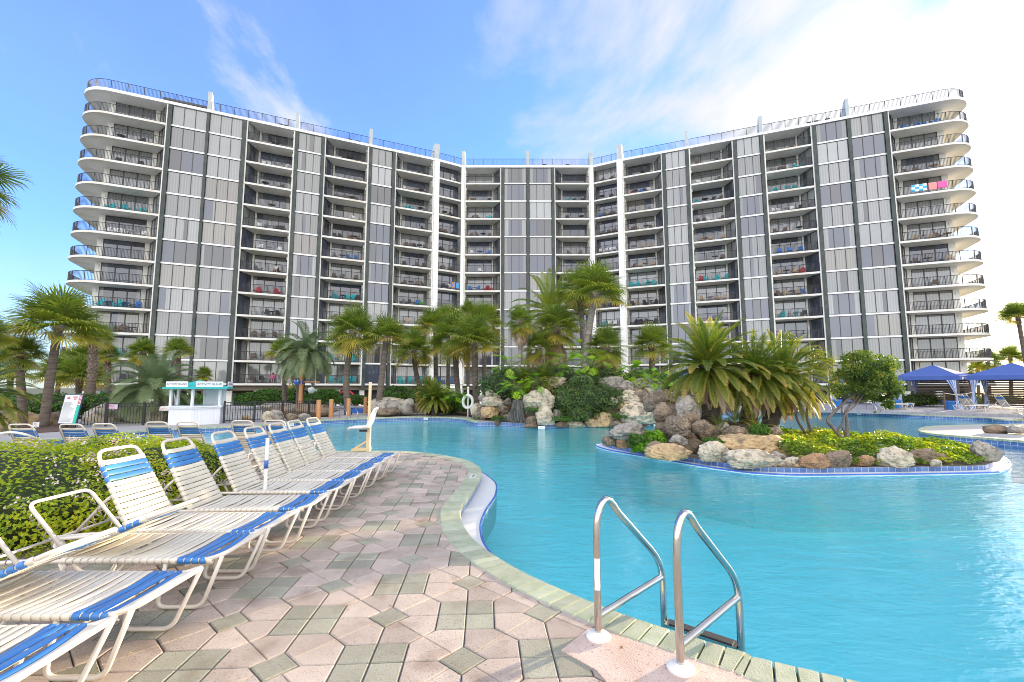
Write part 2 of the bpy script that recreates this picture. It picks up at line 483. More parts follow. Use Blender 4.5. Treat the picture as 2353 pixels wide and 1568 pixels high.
# shallow sun ledge beside the deck
led_px = [(1100, 1078), (1122, 1093), (1137, 1106), (1141, 1118), (1137, 1138), (1120, 1163), (1107, 1190), (1104, 1215), (1112, 1245), (1140, 1282), (1178, 1318)]
led = smooth_path([tuple(G(x, y, -0.12)[:2]) for x, y in led_px], 0.1)
inn = [tuple((p - nn * 0.0)[:2]) for p, nn in zip(pool, pool_n)]
i0 = min(range(n), key=lambda i: (pool[i] - led[0]).length); i1 = min(range(n), key=lambda i: (pool[i] - led[-1]).length)
lo_, hi_ = min(i0, i1), max(i0, i1)
seg = [tuple(pool[i][:2]) for i in range(lo_, hi_ + 1)]
if (Vector((*seg[0], 0)) - led[-1]).length > (Vector((*seg[-1], 0)) - led[-1]).length: seg = seg[::-1]
mb = MB(); mb.prism([tuple(p[:2]) for p in led] + seg, -0.6, -0.135, 0)
M_blue = mat('blue_edge_tile', (0.03, 0.10, 0.42), 0.25, (0.06, 0.16, 0.5), 20)
mb.tube([(p.x, p.y, -0.142) for p in led], 0.016, 6, 1)
tag(mb.build('sun_ledge', [M_ledge, M_blue]), kind='structure')
# ---------------------------------------------------------------- pavers of the near terrace
M_pink = mat('pink_paver', (0.385, 0.318, 0.265), 0.85, (0.47, 0.395, 0.335), 3.0, 6, bump=0.35, bscale=160, var=0.16, speck=[((0.25, 0.18, 0.13), 105, 0.38), ((0.20, 0.13, 0.085), 3.4, 0.40, 0.55, 0.10), ((0.62, 0.52, 0.43), 1.1, 0.46, 0.30, 0.2)])
M_green = mat('green_paver', (0.285, 0.28, 0.215), 0.85, (0.35, 0.34, 0.265), 3.0, 6, bump=0.35, bscale=160, var=0.18, speck=[((0.19, 0.17, 0.12), 105, 0.38), ((0.17, 0.13, 0.08), 3.4, 0.40, 0.5, 0.10)])
def pool_side(p):
    """signed distance to the pool edge, positive on the terrace, and the nearest index"""
    bi, bd = 0, 1e9
    for i in NEAR_I:
        q = pool[i]; d = (q.x - p[0]) ** 2 + (q.y - p[1]) ** 2
        if d < bd: bi, bd = i, d
    q = pool[bi]
    return (p[0] - q.x) * pool_n[bi].x + (p[1] - q.y) * pool_n[bi].y, bi
NEAR_I = [i for i in range(len(pool)) if pool[i].y < 12.6 and pool[i].x < 6]
def pavers():
    mb = MB(); P = 0.55; ca, sa = math.cos(rad(3.5)), math.sin(rad(3.5))
    h, dg = 0.2, 0.1414
    def place(x, y): return (-0.33 + x * ca - y * sa, 3.465 + x * sa + y * ca)
    pieces = []
    rot = [(1, 0, 0, 1), (0, -1, 1, 0), (-1, 0, 0, -1), (0, 1, -1, 0)]
    for i in range(-18, 8):
        for j in range(-7, 18):
            cx, cy = i * P, j * P
            if (i + j) % 2 == 0:
                for a, b in ((0, 0), (-h, 0), (0, -h), (-h, -h)):
                    pieces.append(([(cx + a, cy + b), (cx + a + h, cy + b), (cx + a + h, cy + b + h), (cx + a, cy + b + h)], 1))
                for q in rot:
                    R = lambda x, y: (cx + q[0] * x + q[1] * y, cy + q[2] * x + q[3] * y)
                    m = (P - dg / 2, dg / 2)
                    pieces.append(([R(h, 0), R(P - dg, 0), R(*m), R(P / 2, P / 2), R(h, h)], 0))
                    pieces.append(([R(0, h), R(h, h), R(P / 2, P / 2), R(dg / 2, P - dg / 2), R(0, P - dg)], 0))
            else:
                pieces.append(([(cx + dg, cy), (cx, cy + dg), (cx - dg, cy), (cx, cy - dg)], 1))
    for poly, mi in pieces:
        w = [place(*p) for p in poly]
        c = (sum(p[0] for p in w) / len(w), sum(p[1] for p in w) / len(w))
        if c[0] < -9.5 or c[0] > 2.6 or c[1] > 12.6 or c[1] < 0.3: continue
        d, bi = pool_side(c)
        if d < 0.45:
            ok = False; w2 = []
            for p in w:
                dd, k = pool_side(p)
                if dd < 0.2: p = (pool[k].x + pool_n[k].x * 0.2, pool[k].y + pool_n[k].y * 0.2)
                else: ok = True
                w2.append(p)
            if not ok: continue
            w = w2; c = (sum(p[0] for p in w) / len(w), sum(p[1] for p in w) / len(w))
        v = random.random(); z = 0.022 + random.uniform(-0.0015, 0.0015)
        n = len(w)
        def sh(k, zz):
            out = []
            for p in w:
                dx, dy = c[0] - p[0], c[1] - p[1]; L = math.hypot(dx, dy) or 1
                t = min(0.8, k * 1.3 / L); out.append((p[0] + dx * t, p[1] + dy * t, zz))
            return out
        mb.add([(p[0], p[1], 0.006) for p in w], [tuple(range(n))], 2, v)
        ring = sh(0.004, 0.002) + sh(0.004, z - 0.006) + sh(0.011, z)
        fs = [(a, (a + 1) % n, n + (a + 1) % n, n + a) for a in range(n)] + [(n + a, n + (a + 1) % n, 2 * n + (a + 1) % n, 2 * n + a) for a in range(n)]
        fs.append(tuple(range(2 * n, 3 * n)))
        mb.add(ring, fs, mi, v)
    o = mb.build('paving', [M_pink, M_green, M_grout])
    bm = bmesh.new(); bm.from_mesh(o.data); bmesh.ops.recalc_face_normals(bm, faces=bm.faces[:]); bm.to_mesh(o.data); bm.free()
    tag(o, kind='structure')
pavers()
M_pad = mat('ladder_pad', (0.50, 0.365, 0.295), 0.85, (0.58, 0.455, 0.385), 5, 8, bump=0.3, bscale=90, speck=((0.30, 0.20, 0.15), 60, 0.33))
mb = MB()
pad = [G(1290, 1505), G(1355, 1452), G(1440, 1476), G(1540, 1507), G(1640, 1536), G(1700, 1556), G(1760, 1600), G(1580, 1660), G(1430, 1620), G(1370, 1550)]
mb.prism([tuple(p[:2]) for p in pad], 0.0, 0.027)
tag(mb.build('ladder_pad', M_pad), kind='structure')

# ---------------------------------------------------------------- the apartment building
M_white = mat('painted_concrete', (0.80, 0.78, 0.71), 0.75, (0.74, 0.72, 0.66), 0.8, 6)
M_trim = mat('white_trim', (0.78, 0.78, 0.77), 0.6, (0.72, 0.72, 0.71), 1.5, 4)
M_stain = mat('slab_edge', (0.70, 0.69, 0.65), 0.7, (0.58, 0.51, 0.38), 0.55, 8, lo=0.52, hi=0.80)
M_stone = mat('green_stone_panel', (0.030, 0.042, 0.039), 0.30, (0.060, 0.075, 0.069), 1.1, 6, spec=0.35)
M_rail = mat('black_rail', (0.035, 0.037, 0.045), 0.45)
M_fin = mat('grey_render', (0.50, 0.53, 0.52), 0.8, (0.42, 0.46, 0.45), 1.2)
M_frame = mat('bronze_frame', (0.055, 0.057, 0.058), 0.4)
M_beam = mat('brown_beam', (0.20, 0.165, 0.13), 0.8, (0.17, 0.14, 0.11), 0.7)
def glass(name, col, fold=0.0, fs=1.15, rough=0.04, ior=1.95):
    """window pane over a curtain or a dark room"""
    m = bpy.data.materials.new(name); m.use_nodes = True
    nt = m.node_tree; N, Lk = nt.nodes, nt.links; b = N['Principled BSDF']
    b.inputs['Roughness'].default_value = 0.7; b.inputs['Specular IOR Level'].default_value = 0.1
    b.inputs['Coat Weight'].default_value = 1.0; b.inputs['Coat IOR'].default_value = ior; b.inputs['Coat Roughness'].default_value = rough
    if fold:
        uv = N.new('ShaderNodeUVMap')
        w = N.new('ShaderNodeTexWave'); w.inputs['Scale'].default_value = fs; w.inputs['Distortion'].default_value = 3.0
        w.inputs['Detail'].default_value = 2; w.inputs['Detail Scale'].default_value = 0.7
        mp = N.new('ShaderNodeMapping'); mp.inputs['Scale'].default_value = (1, 0.06, 1)
        Lk.new(uv.outputs[0], mp.inputs[0]); Lk.new(mp.outputs[0], w.inputs[0])
        at = N.new('ShaderNodeAttribute'); at.attribute_name = 'var'
        mr = N.new('ShaderNodeMapRange'); mr.inputs['To Min'].default_value = 1 - fold; mr.inputs['To Max'].default_value = 1.05  # shading of the folds put into the curtain colour as darker stripes
        Lk.new(w.outputs[0], mr.inputs['Value'])
        m2 = N.new('ShaderNodeMath'); m2.operation = 'MULTIPLY_ADD'; m2.inputs[1].default_value = 0.35; m2.inputs[2].default_value = 0.82
        Lk.new(at.outputs['Fac'], m2.inputs[0])
        m3 = N.new('ShaderNodeMath'); m3.operation = 'MULTIPLY'; Lk.new(m2.outputs[0], m3.inputs[0]); Lk.new(mr.outputs[0], m3.inputs[1])
        hs = N.new('ShaderNodeHueSaturation'); hs.inputs['Color'].default_value = (*col, 1); Lk.new(m3.outputs[0], hs.inputs['Value'])
        Lk.new(hs.outputs[0], b.inputs['Base Color'])
    else: b.inputs['Base Color'].default_value = (*col, 1)
    return m
GL = [glass('glass_dark', (0.040, 0.042, 0.048)), glass('curtain_grey', (0.175, 0.18, 0.175), 0.24), glass('curtain_beige', (0.21, 0.195, 0.165), 0.22),
      glass('curtain_pale', (0.24, 0.245, 0.24), 0.20), glass('curtain_rose', (0.30, 0.235, 0.23), 0.25), glass('glass_blue', (0.05, 0.062, 0.095)),
      glass('blind_white', (0.28, 0.29, 0.29), 0.10, 3), glass('blind_green', (0.16, 0.235, 0.215), 0.12)]
WMATS = [M_frame, M_trim] + GL
FL, Z1, NF = 2.75, 2.10, 12
ZR = Z1 + NF * FL                              # top of the roof slab
class Seg:
    def __init__(s, a, b):
        s.o = Vector((*a, 0)); d = Vector((*b, 0)) - s.o; s.len = d.length
        s.t = d.normalized(); s.n = Vector((-s.t.y, s.t.x, 0))
    def P(s, u, d, z): p = s.o + s.t * u + s.n * d; return (p.x, p.y, z)
SL = Seg((-40.3, 50.5), (-11.4, 63.9)); SC_ = Seg((-7.6, 66.1), (11.7, 66.1)); SR = Seg((15.5, 64.4), (44.9, 52.1))
pH = SL.P(32.57, 0, 0)[:2]; pI = SC_.P(-0.02, 0, 0)[:2]; pM = SC_.P(19.88, 0, 0)[:2]; pN = SR.P(0.02, 0, 0)[:2]
S4 = Seg(pH, pI); S7 = Seg(pM, pN)
HOUSE = thing('apartment_building', 'twelve storey curved white and dark apartment building behind the pool', 'building', (0, 60, -1.0))
HO = (0, 60, -1.0)
def part(mb, name, mats, parent=None, dz=0.0, smooth=False):
    o = mb.build(name, mats, parent or HOUSE, smooth, (HO[0], HO[1], HO[2]) if parent is None else HO)
    return o
def arc(cx, cy, r, a0, a1, n=12):
    return [(cx + r * math.cos(a0 + (a1 - a0) * i / n), cy + r * math.sin(a0 + (a1 - a0) * i / n)) for i in range(n + 1)]
R_END = 3.0
endL = [(-0.06, -0.12)] + arc(-5.5, -0.12 + R_END, R_END, -math.pi / 2, -math.pi, 14) + [(-5.5 - R_END, 9.0), (-6.0, 9.0), (-6.0, 2.2), (-0.06, 2.2)]
endR = [(32.29, 2.2), (38.1, 2.2), (38.1, 9.0), (37.6 + R_END, 9.0)] + arc(37.6, -0.12 + R_END, R_END, 0, -math.pi / 2, 14) + [(32.29, -0.12)]
# body behind the recesses
def body():
    mb = MB()
    def pr(seg, poly, z0=Z1 - 0.25, z1=ZR - 0.35): mb.prism([seg.P(u, d, 0)[:2] for u, d in poly], z0, z1)
    # one closed volume for the deep part
    loop = [SL.P(-6.0, 2.35, 0), SL.P(33.0, 2.35, 0), SC_.P(0.2, 2.35, 0), SC_.P(19.6, 2.35, 0), SR.P(-0.3, 2.35, 0), SR.P(38.1, 2.35, 0),
            SR.P(38.1, 15, 0), SR.P(-4, 15, 0), SC_.P(24, 15, 0), SC_.P(-4, 15, 0), SL.P(36, 15, 0), SL.P(-6.0, 15, 0)]
    mb.prism([p[:2] for p in loop], Z1 - 0.25, ZR - 0.352)
    for seg, a, b in ((SL, 0.1, 7.8), (SL, 13.5, 16.9), (SL, 22.8, 26.1), (SC_, 6.1, 13.9), (SR, 6.5, 9.8), (SR, 15.6, 19.0), (SR, 24.6, 32.2)):
        pr(seg, [(a, 0.12), (b, 0.12), (b, 2.34), (a, 2.34)])
    part(mb, 'wall', M_white)
    # rear face of the ground level and the beam over it
    mb = MB()
    for seg, a, b in ((SL, -6, 33), (SC_, -0.5, 20.5), (SR, -0.5, 38)):
        mb.box(a, b, 0.5, 0.9, 1.25, Z1 - 0.252, fn=seg.P)
    part(mb, 'beam', M_beam)
    mb = MB()
    for seg, a, b in ((SL, 14, 33), (SC_, -0.5, 20.5), (SR, -0.5, 38)):
        mb.box(a, b, 1.3, 1.5, -1.0, 1.85, 0, fn=seg.P)
    part(mb, 'ground_floor_glazing', GL[0])
    mb = MB()
    for seg, a, b in ((SL, -6, 14),): mb.box(a, b, 14.6, 14.9, 0.4, 1.85, 0, fn=seg.P)
    part(mb, 'garage_wall', M_beam)
    for seg, ss in ((SL, (-5.8, 0.1, 3.9, 7.7, 10.6, 13.6, 16.8, 19.8, 22.8, 26.0, 29.0, 32.2)), (SC_, (0.2, 3.2, 6.2, 10, 13.8, 16.7, 19.6)), (SR, (0.3, 3.4, 6.6, 9.7, 12.6, 15.7, 18.9, 21.8, 24.8, 28.4, 32.1, 35, 37.8))):
        for u in ss:
            mb = MB(); mb.box(u - 0.3, u + 0.3, 0.55, 1.28, -1.0, 1.248, fn=seg.P); part(mb, 'ground_column', M_white)
body()
# dark stone pilasters and white columns
for seg, lst in ((SL, ((-0.06, .35), (3.79, 4.05), (7.51, 7.95), (13.39, 13.8), (16.59, 16.97), (22.63, 23.02), (25.79, 26.23))),
                 (SC_, ((5.97, 6.41), (9.78, 10.2), (13.56, 13.99))),
                 (SR, ((6.36, 6.8), (9.49, 9.92), (15.48, 15.9), (18.66, 19.07), (24.53, 24.94), (28.21, 28.57), (31.89, 32.29)))):
    for a, b in lst:
        mb = MB()
        for k in range(-1, NF):
            z0 = Z1 + k * FL - 0.24; z1 = z0 + FL
            z1 = min(z1, ZR - 0.352)
            if k == -1: z0 = Z1 - 0.9
            mb.box(a, b, -0.22, 0.118, z0 + 0.012, z1, 0, random.random(), fn=seg.P)
        part(mb, 'pilaster', mat_stone_var if 'mat_stone_var' in globals() else M_stone)
for seg, a, b in ((SL, 31.83, 32.57), (SC_, -0.02, 0.44), (SC_, 19.37, 19.88), (SR, 0.02, 0.78)):
    mb = MB(); mb.box(a, b, -0.35, 2.34, -1.0, ZR - 0.352, fn=seg.P); part(mb, 'column', M_trim)
# roof slab, fins, penthouse
roofpoly = ([SL.P(u, d, 0) for u, d in endL[::-1] if d < 8 and not (u > -5.9 and d > 2) and not (abs(u + 6.0) < .1)])
roofL = [SL.P(-5.5 - R_END, 12, 0)] + [SL.P(u, d - 0.06, 0) for u, d in arc(-5.5, -0.12 + R_END, R_END, -math.pi, -math.pi / 2, 14)]
roofR = [SR.P(u, d - 0.06, 0) for u, d in arc(37.6, -0.12 + R_END, R_END, -math.pi / 2, 0, 14)] + [SR.P(37.6 + R_END, 12, 0)]
front = [SL.P(32.3, -0.18, 0), SC_.P(0.1, -0.18, 0), SC_.P(19.8, -0.18, 0), SR.P(0.3, -0.18, 0)]
backp = [SR.P(38, 15.2, 0), SC_.P(23, 15.2, 0), SC_.P(-4, 15.2, 0), SL.P(-6, 15.2, 0)]
mb = MB(); mb.prism([p[:2] for p in roofL + front + roofR + backp], ZR - 0.35, ZR)
ROOF = part(mb, 'roof', M_trim)
def railing_mesh(pts, name, h=1.05, z=0.0, closed=False, step=0.125, post=1.5, origin=None):
    """pts: 2-D path; balusters, posts, top and bottom bars"""
    mb = MB(); L = [0]
    for a, b in zip(pts, pts[1:]): L.append(L[-1] + math.hypot(b[0] - a[0], b[1] - a[1]))
    def at(s):
        for i in range(len(pts) - 1):
            if s <= L[i + 1] or i == len(pts) - 2:
                t = (s - L[i]) / max(1e-9, L[i + 1] - L[i]); a, b = pts[i], pts[i + 1]
                return (a[0] + (b[0] - a[0]) * t, a[1] + (b[1] - a[1]) * t)
    n = max(1, int(L[-1] / step)); pe = max(1, int(round(post / step)))
    for i in range(n + 1):
        x, y = at(L[-1] * i / n); r = 0.030 if i % pe == 0 or i == n else 0.012
        mb.box(x - r, x + r, y - r, y + r, z + 0.08 if r < 0.025 else z, z + h)
    mb.tube([(p[0], p[1], z + h) for p in pts], 0.030, 4)
    mb.tube([(p[0], p[1], z + 0.09) for p in pts], 0.018, 4)
    return mb
inset = 0.14
rp = ([SL.P(-5.5 - R_END + inset, 12, 0)] + [SL.P(u, d, 0) for u, d in arc(-5.5, R_END, R_END - inset, -math.pi, -math.pi / 2, 14)]
      + [SL.P(32.3, inset, 0), SC_.P(0.1, inset, 0), SC_.P(19.8, inset, 0), SR.P(0.3, inset, 0)]
      + [SR.P(u, d, 0) for u, d in arc(37.6, R_END, R_END - inset, -math.pi / 2, 0, 14)] + [SR.P(37.6 + R_END - inset, 12, 0)])
o = railing_mesh([p[:2] for p in rp], 'railing', z=ZR, h=1.15).build('roof_railing', M_rail, ROOF, origin=HO)
for seg, a, b in ((SL, 3.72, 4.12), (SL, 13.39, 13.8), (SL, 22.63, 23.02), (SL, 31.83, 32.57), (SC_, -0.02, 0.44), (SC_, 9.78, 10.2), (SC_, 19.37, 19.88),
                  (SR, 0.02, 0.78), (SR, 9.49, 9.92), (SR, 18.66, 19.07), (SR, 28.21, 28.57)):
    mb = MB(); prof = [(-0.1, ZR), (2.9, ZR), (0.75, ZR + 2.3), (-0.1, ZR + 2.3)]
    vs = [seg.P(a, d, z) for d, z in prof] + [seg.P(b, d, z) for d, z in prof]
    mb.add(vs, [(0, 1, 2, 3), (7, 6, 5, 4), (0, 4, 5, 1), (1, 5, 6, 2), (2, 6, 7, 3), (3, 7, 4, 0)])
    part(mb, 'roof_fin', M_fin)
M_gh = glass('penthouse_glass', (0.14, 0.22, 0.22))
mb = MB(); mb.box(-1.2, 3.5, 3.0, 7.0, ZR + 0.002, ZR + 1.7, 0, fn=SL.P); mb.box(-1.4, 3.7, 2.8, 7.2, ZR + 1.702, ZR + 1.95, 1, fn=SL.P)
part(mb, 'penthouse', [M_gh, M_frame])

def pane_uv(mb_uv, corners): mb_uv.extend(corners)
class WB(MB):
    """window builder: keeps a UV per face corner (metres along / up the pane)"""
    def __init__(s): super().__init__(); s.uv = []
    def build_uv(s, name, mats, parent, origin):
        me = s.mesh(name, mats, False, origin); ul = me.uv_layers.new(name='UVMap')
        flat = []
        k = 0
        for f, u in zip(s.f, s.uv2()): 
            for c in u: flat.extend(c)
        ul.data.foreach_set('uv', flat); return obj(name, me, parent)
    def uv2(s):
        d = dict(s.uv)
        for i, f in enumerate(s.f): yield d.get(i, [(0, 0)] * len(f))
    def pane(s, P, u0, u1, z0, z1, d, mi, var, off=0.0):
        s.quad(P(u0, d, z0), P(u1, d, z0), P(u1, d, z1), P(u0, d, z1), mi, var)
        s.uv.append((len(s.f) - 1, [(u0 + off, z0), (u1 + off, z0), (u1 + off, z1), (u0 + off, z1)]))
rw = random.Random(11)
def dressing(rg, np_=3, dark=0.3):
    """per pane list of (start, end, material) describing curtains"""
    k = rg.random(); off = rg.random() * 7
    cur = rg.choice([3, 3, 4, 5, 5, 5, 3])
    if k < dark * 0.45: base = [[(0, 1, 2 + rg.choice([0, 5, 5]))] for _ in range(np_)]
    elif k < dark: 
        m = 2 + rg.choice([0, 5, 5]); base = [[(0, 1, m)] for _ in range(np_)]
        c = rg.choice([3, 5]); f = rg.uniform(0.25, 0.6)
        base[0] = [(0, f, c), (f, 1, m)]; base[-1] = [(0, 1 - f, m), (1 - f, 1, c)]
    elif k < dark + 0.18:
        base = [[(0, 1, cur)] for _ in range(np_)]; j = rg.randrange(np_); f = rg.uniform(0.3, 0.8)
        base[j] = [(0, f, 7), (f, 1, cur)] if rg.random() < .5 else [(0, 1 - f, cur), (1 - f, 1, 2)]
    elif k < dark + 0.24: base = [[(0, 1, 8)] for _ in range(np_)]
    else: base = [[(0, 1, cur)] for _ in range(np_)]
    return base, off, rg.random()
def panes(wb, P, u0, u1, z0, z1, d, rg, np_=3, fw=0.05, dark=0.3, proud=0.05):
    base, off, var = dressing(rg, np_, dark)
    w = (u1 - u0) / np_
    for i in range(np_):
        for a, b, m in base[i]:
            wb.pane(P, u0 + w * (i + a), u0 + w * (i + b), z0, z1, d, m, min(1, max(0, var + rg.uniform(-.12, .12))), off)
    for i in range(np_ + 1):
        u = u0 + w * i; h = fw * (1 if 0 < i < np_ else 1.3)
        lo = u - h if i else u; hi = u + h if i < np_ else u
        wb.box(lo, hi, d - proud, d + 0.01, z0, z1, 0, fn=P)
    wb.box(u0, u1, d - proud + .003, d + 0.009, z0 + .001, z0 + fw, 0, fn=P); wb.box(u0, u1, d - proud + .003, d + 0.009, z1 - fw, z1 - .001, 0, fn=P)
# big windows between the pilasters
WCOL = [(SL, .35, 3.79), (SL, 4.05, 7.51), (SL, 13.8, 16.59), (SL, 23.02, 25.79), (SC_, 6.41, 9.78), (SC_, 10.2, 13.56),
        (SR, 6.8, 9.49), (SR, 15.9, 18.66), (SR, 24.94, 28.21), (SR, 28.57, 31.89)]
rest = WB()
SPECIAL = {(0, 11): None}
for ci, (seg, a, b) in enumerate(WCOL):
    for k in range(NF):
        z = Z1 + k * FL
        wb = rest if ci in (4, 5) else WB()
        panes(wb, seg.P, a + 0.03, b - 0.03, z + 0.02, z + FL - 0.21, 0.0, rw, 3, 0.035, 0.42)
        wb.box(a, b, -0.10, 0.118, z - 0.20, z + 0.012, 1, fn=seg.P)
        if wb is not rest: wb.build_uv('window', WMATS, HOUSE, HO)
tag(rest.build_uv('window', WMATS, HOUSE, HO), kind='stuff')
# balcony bays
BAYS = [('L', SL, -6.07, -0.06, 'R'), ('', SL, 7.95, 13.39, 'L'), ('', SL, 16.97, 22.63, 'L'), ('', SL, 26.23, 31.83, 'L'), ('', S4, 0.0, S4.len, ''),
        ('', SC_, .44, 5.97, 'R'), ('', SC_, 13.99, 19.37, 'L'), ('', S7, 0.0, S7.len, ''), ('', SR, .78, 6.36, 'R'), ('', SR, 9.92, 15.48, 'R'),
        ('', SR, 19.07, 24.53, 'R'), ('R', SR, 32.29, 38.18, 'L')]
SMALL = (4, 5, 6, 7)
st_b, st_r, st_d, st_l = MB(), MB(), WB(), MB()
for bi, (end, seg, s0, s1, sp) in enumerate(BAYS):
    P = seg.P
    # fixed walls of the recess, full height
    mb = MB(); zt = ZR - 0.353; zb = Z1 - 0.24
    DB = 2.05
    dw = (s1 - 0.16, s1 - 0.004)               # straight side wall
    if end == 'L': g0, g1 = s0 + 0.53, s1 - 1.69
    elif end == 'R': g0, g1 = s0 + 1.63, s1 - 0.60
    elif sp == 'L': g0, g1 = s0 + 1.46, s1 - 0.22
    elif sp == 'R': g0, g1 = s0 + 0.22, s1 - 1.46
    else: g0, g1 = s0 + 0.05, s1 - 0.05
    if sp == 'L' and not end: mb.box(s1 - 0.17, s1 - 0.003, -0.10, 2.34, zb, zt, fn=P); mb.box(s0 + .003, s0 + 0.14, -0.10, 0.12, zb, zt, fn=P)
    elif sp == 'R' and not end: mb.box(s0 + 0.003, s0 + 0.17, -0.10, 2.34, zb, zt, fn=P); mb.box(s1 - 0.14, s1 - .003, -0.10, 0.12, zb, zt, fn=P)
    elif end == 'L': mb.box(s1 - 0.14, s1 - .003, -0.10, 0.12, zb, zt, fn=P)
    elif end == 'R': mb.box(s0 + .003, s0 + 0.14, -0.10, 0.12, zb, zt, fn=P)
    lo, hi = (s0, s1)
    if sp == 'R': lo, hi = (s0 + (0.172 if not end else 0), s1 - 1.15)
    if sp == 'L': lo, hi = (s0 + 1.15, s1 - (0.172 if not end else 0))
    if g0 > lo + .02: mb.box(lo, g0, DB, 2.34, zb, zt, fn=P)
    if hi > g1 + .02: mb.box(g1, hi, DB, 2.34, zb, zt, fn=P)
    if mb.f: part(mb, 'recess_wall', M_white)
    # slab outline and railing path
    if end == 'L': poly = [SL.P(u, d, 0)[:2] for u, d in endL]; rail = [SL.P(u, d, 0)[:2] for u, d in [(-0.2, 0.02)] + arc(-5.5, -0.12 + R_END, R_END - inset, -math.pi / 2, -math.pi, 14) + [(-5.5 - R_END + inset, 9.0)]]
    elif end == 'R': poly = [SR.P(u, d, 0)[:2] for u, d in endR]; rail = [SR.P(u, d, 0)[:2] for u, d in [(37.6 + R_END - inset, 9.0)] + arc(37.6, -0.12 + R_END, R_END - inset, 0, -math.pi / 2, 14) + [(32.45, 0.02)]]
    else: poly = [P(u, d, 0)[:2] for u, d in ((s0 + .002, -0.12), (s1 - .002, -0.12), (s1 - .002, 2.30), (s0 + .002, 2.30))]; rail = [P(s0 + 0.16, 0.0, 0)[:2], P(s1 - 0.16, 0.0, 0)[:2]]
    sb = MB(); sb.prism(poly, -0.24, 0.0)
    rb = railing_mesh(rail, 'railing')
    lb = MB()
    lu = {'L': s1 - 0.30, 'R': s0 + 0.18}.get(sp, None)
    if end == 'L': lu = -5.95
    if end == 'R': lu = 37.75
    if lu is not None:
        if end: lb.box(lu + .05, lu + 0.25, DB - 0.10, DB - .002, 1.9, 2.25, fn=P)
        else: lb.box(lu, lu + 0.115, 0.55, 0.75, 1.9, 2.25, fn=P)
    small = bi in SMALL
    if not small:
        me_s = sb.mesh('balcony', M_stain, False, (0, 60, 0)); me_r = rb.mesh('railing', M_rail, False, (0, 60, 0))
        me_l = lb.mesh('wall_light', M_trim, False, (0, 60, 0)) if lb.f else None
    for k in range(NF):
        z = Z1 + k * FL
        if small:
            for src, dst in ((sb, st_b), (rb, st_r), (lb, st_l)):
                dst.add([(p[0], p[1], p[2] + z) for p in src.v], src.f, 0)
        else:
            b = obj('balcony', me_s, HOUSE, (0, 0, z - HO[2])); obj('railing', me_r, b)
            if me_l: obj('wall_light', me_l, b)
        wb = st_d if small else WB()
        dk = 0.5 if k > 3 else 0.22
        panes(wb, P, g0, g1, z + 0.02, z + FL - 0.26, DB + 0.06 if sp else 1.2, rw, 3 if sp else 3, 0.045, dk, 0.06)
        if sp == 'L':
            A = Vector(P(s0 + 0.14, 0.1, 0)); B = Vector(P(s0 + 1.2, DB + .02, 0))
        elif sp == 'R':
            A = Vector(P(s1 - 1.2, DB + .02, 0)); B = Vector(P(s1 - 0.14, 0.1, 0))
        if sp:
            sg = Seg(tuple(A[:2]), tuple(B[:2]))
            panes(wb, sg.P, 0, sg.len, z + 0.02, z + FL - 0.26, 0.0, rw, 2, 0.05, 0.45, 0.05)
        if not small: wb.build_uv('sliding_door', WMATS, HOUSE, HO)
tag(st_b.build('balcony', M_stain, HOUSE, origin=HO), kind='stuff')
o = HOUSE.children[-1]
tag(st_r.build('railing', M_rail, o, origin=(0, 60, -1.0)), kind='stuff')
tag(st_l.build('wall_light', M_trim, o, origin=(0, 60, -1.0)), kind='stuff')
tag(st_d.build_uv('sliding_door', WMATS, HOUSE, HO), kind='stuff')
# ---------------------------------------------------------------- sun loungers
M_tubeb = mat('cream_frame', (0.66, 0.60, 0.52), 0.35, (0.60, 0.53, 0.45), 3, coat=0.3)
M_strapw = mat('cream_strap', (0.66, 0.615, 0.52), 0.38, (0.60, 0.55, 0.45), 2.5, 5, var=0.06)
M_strapb = mat('blue_strap', (0.030, 0.155, 0.43), 0.35, (0.045, 0.195, 0.49), 3, 5, var=0.10)
M_wire = mat('rack_wire', (0.45, 0.42, 0.38), 0.4, metal=0.3)
TR = 0.0165
LW = 0.287                                     # half width between the rails
def rnd_path(pts, r=0.05, n=5):
    """polyline with rounded corners"""
    P = [Vector(p) for p in pts]; out = [P[0]]
    for i in range(1, len(P) - 1):
        a, b, c = P[i - 1], P[i], P[i + 1]
        ra = min(r, (a - b).length * 0.49); rc = min(r, (c - b).length * 0.49)
        p0 = b + (a - b).normalized() * ra; p1 = b + (c - b).normalized() * rc
        for k in range(n + 1):
            t = k / n
            out.append((1 - t) ** 2 * p0 + 2 * t * (1 - t) * b + t * t * p1)
    out.append(P[-1]); return out
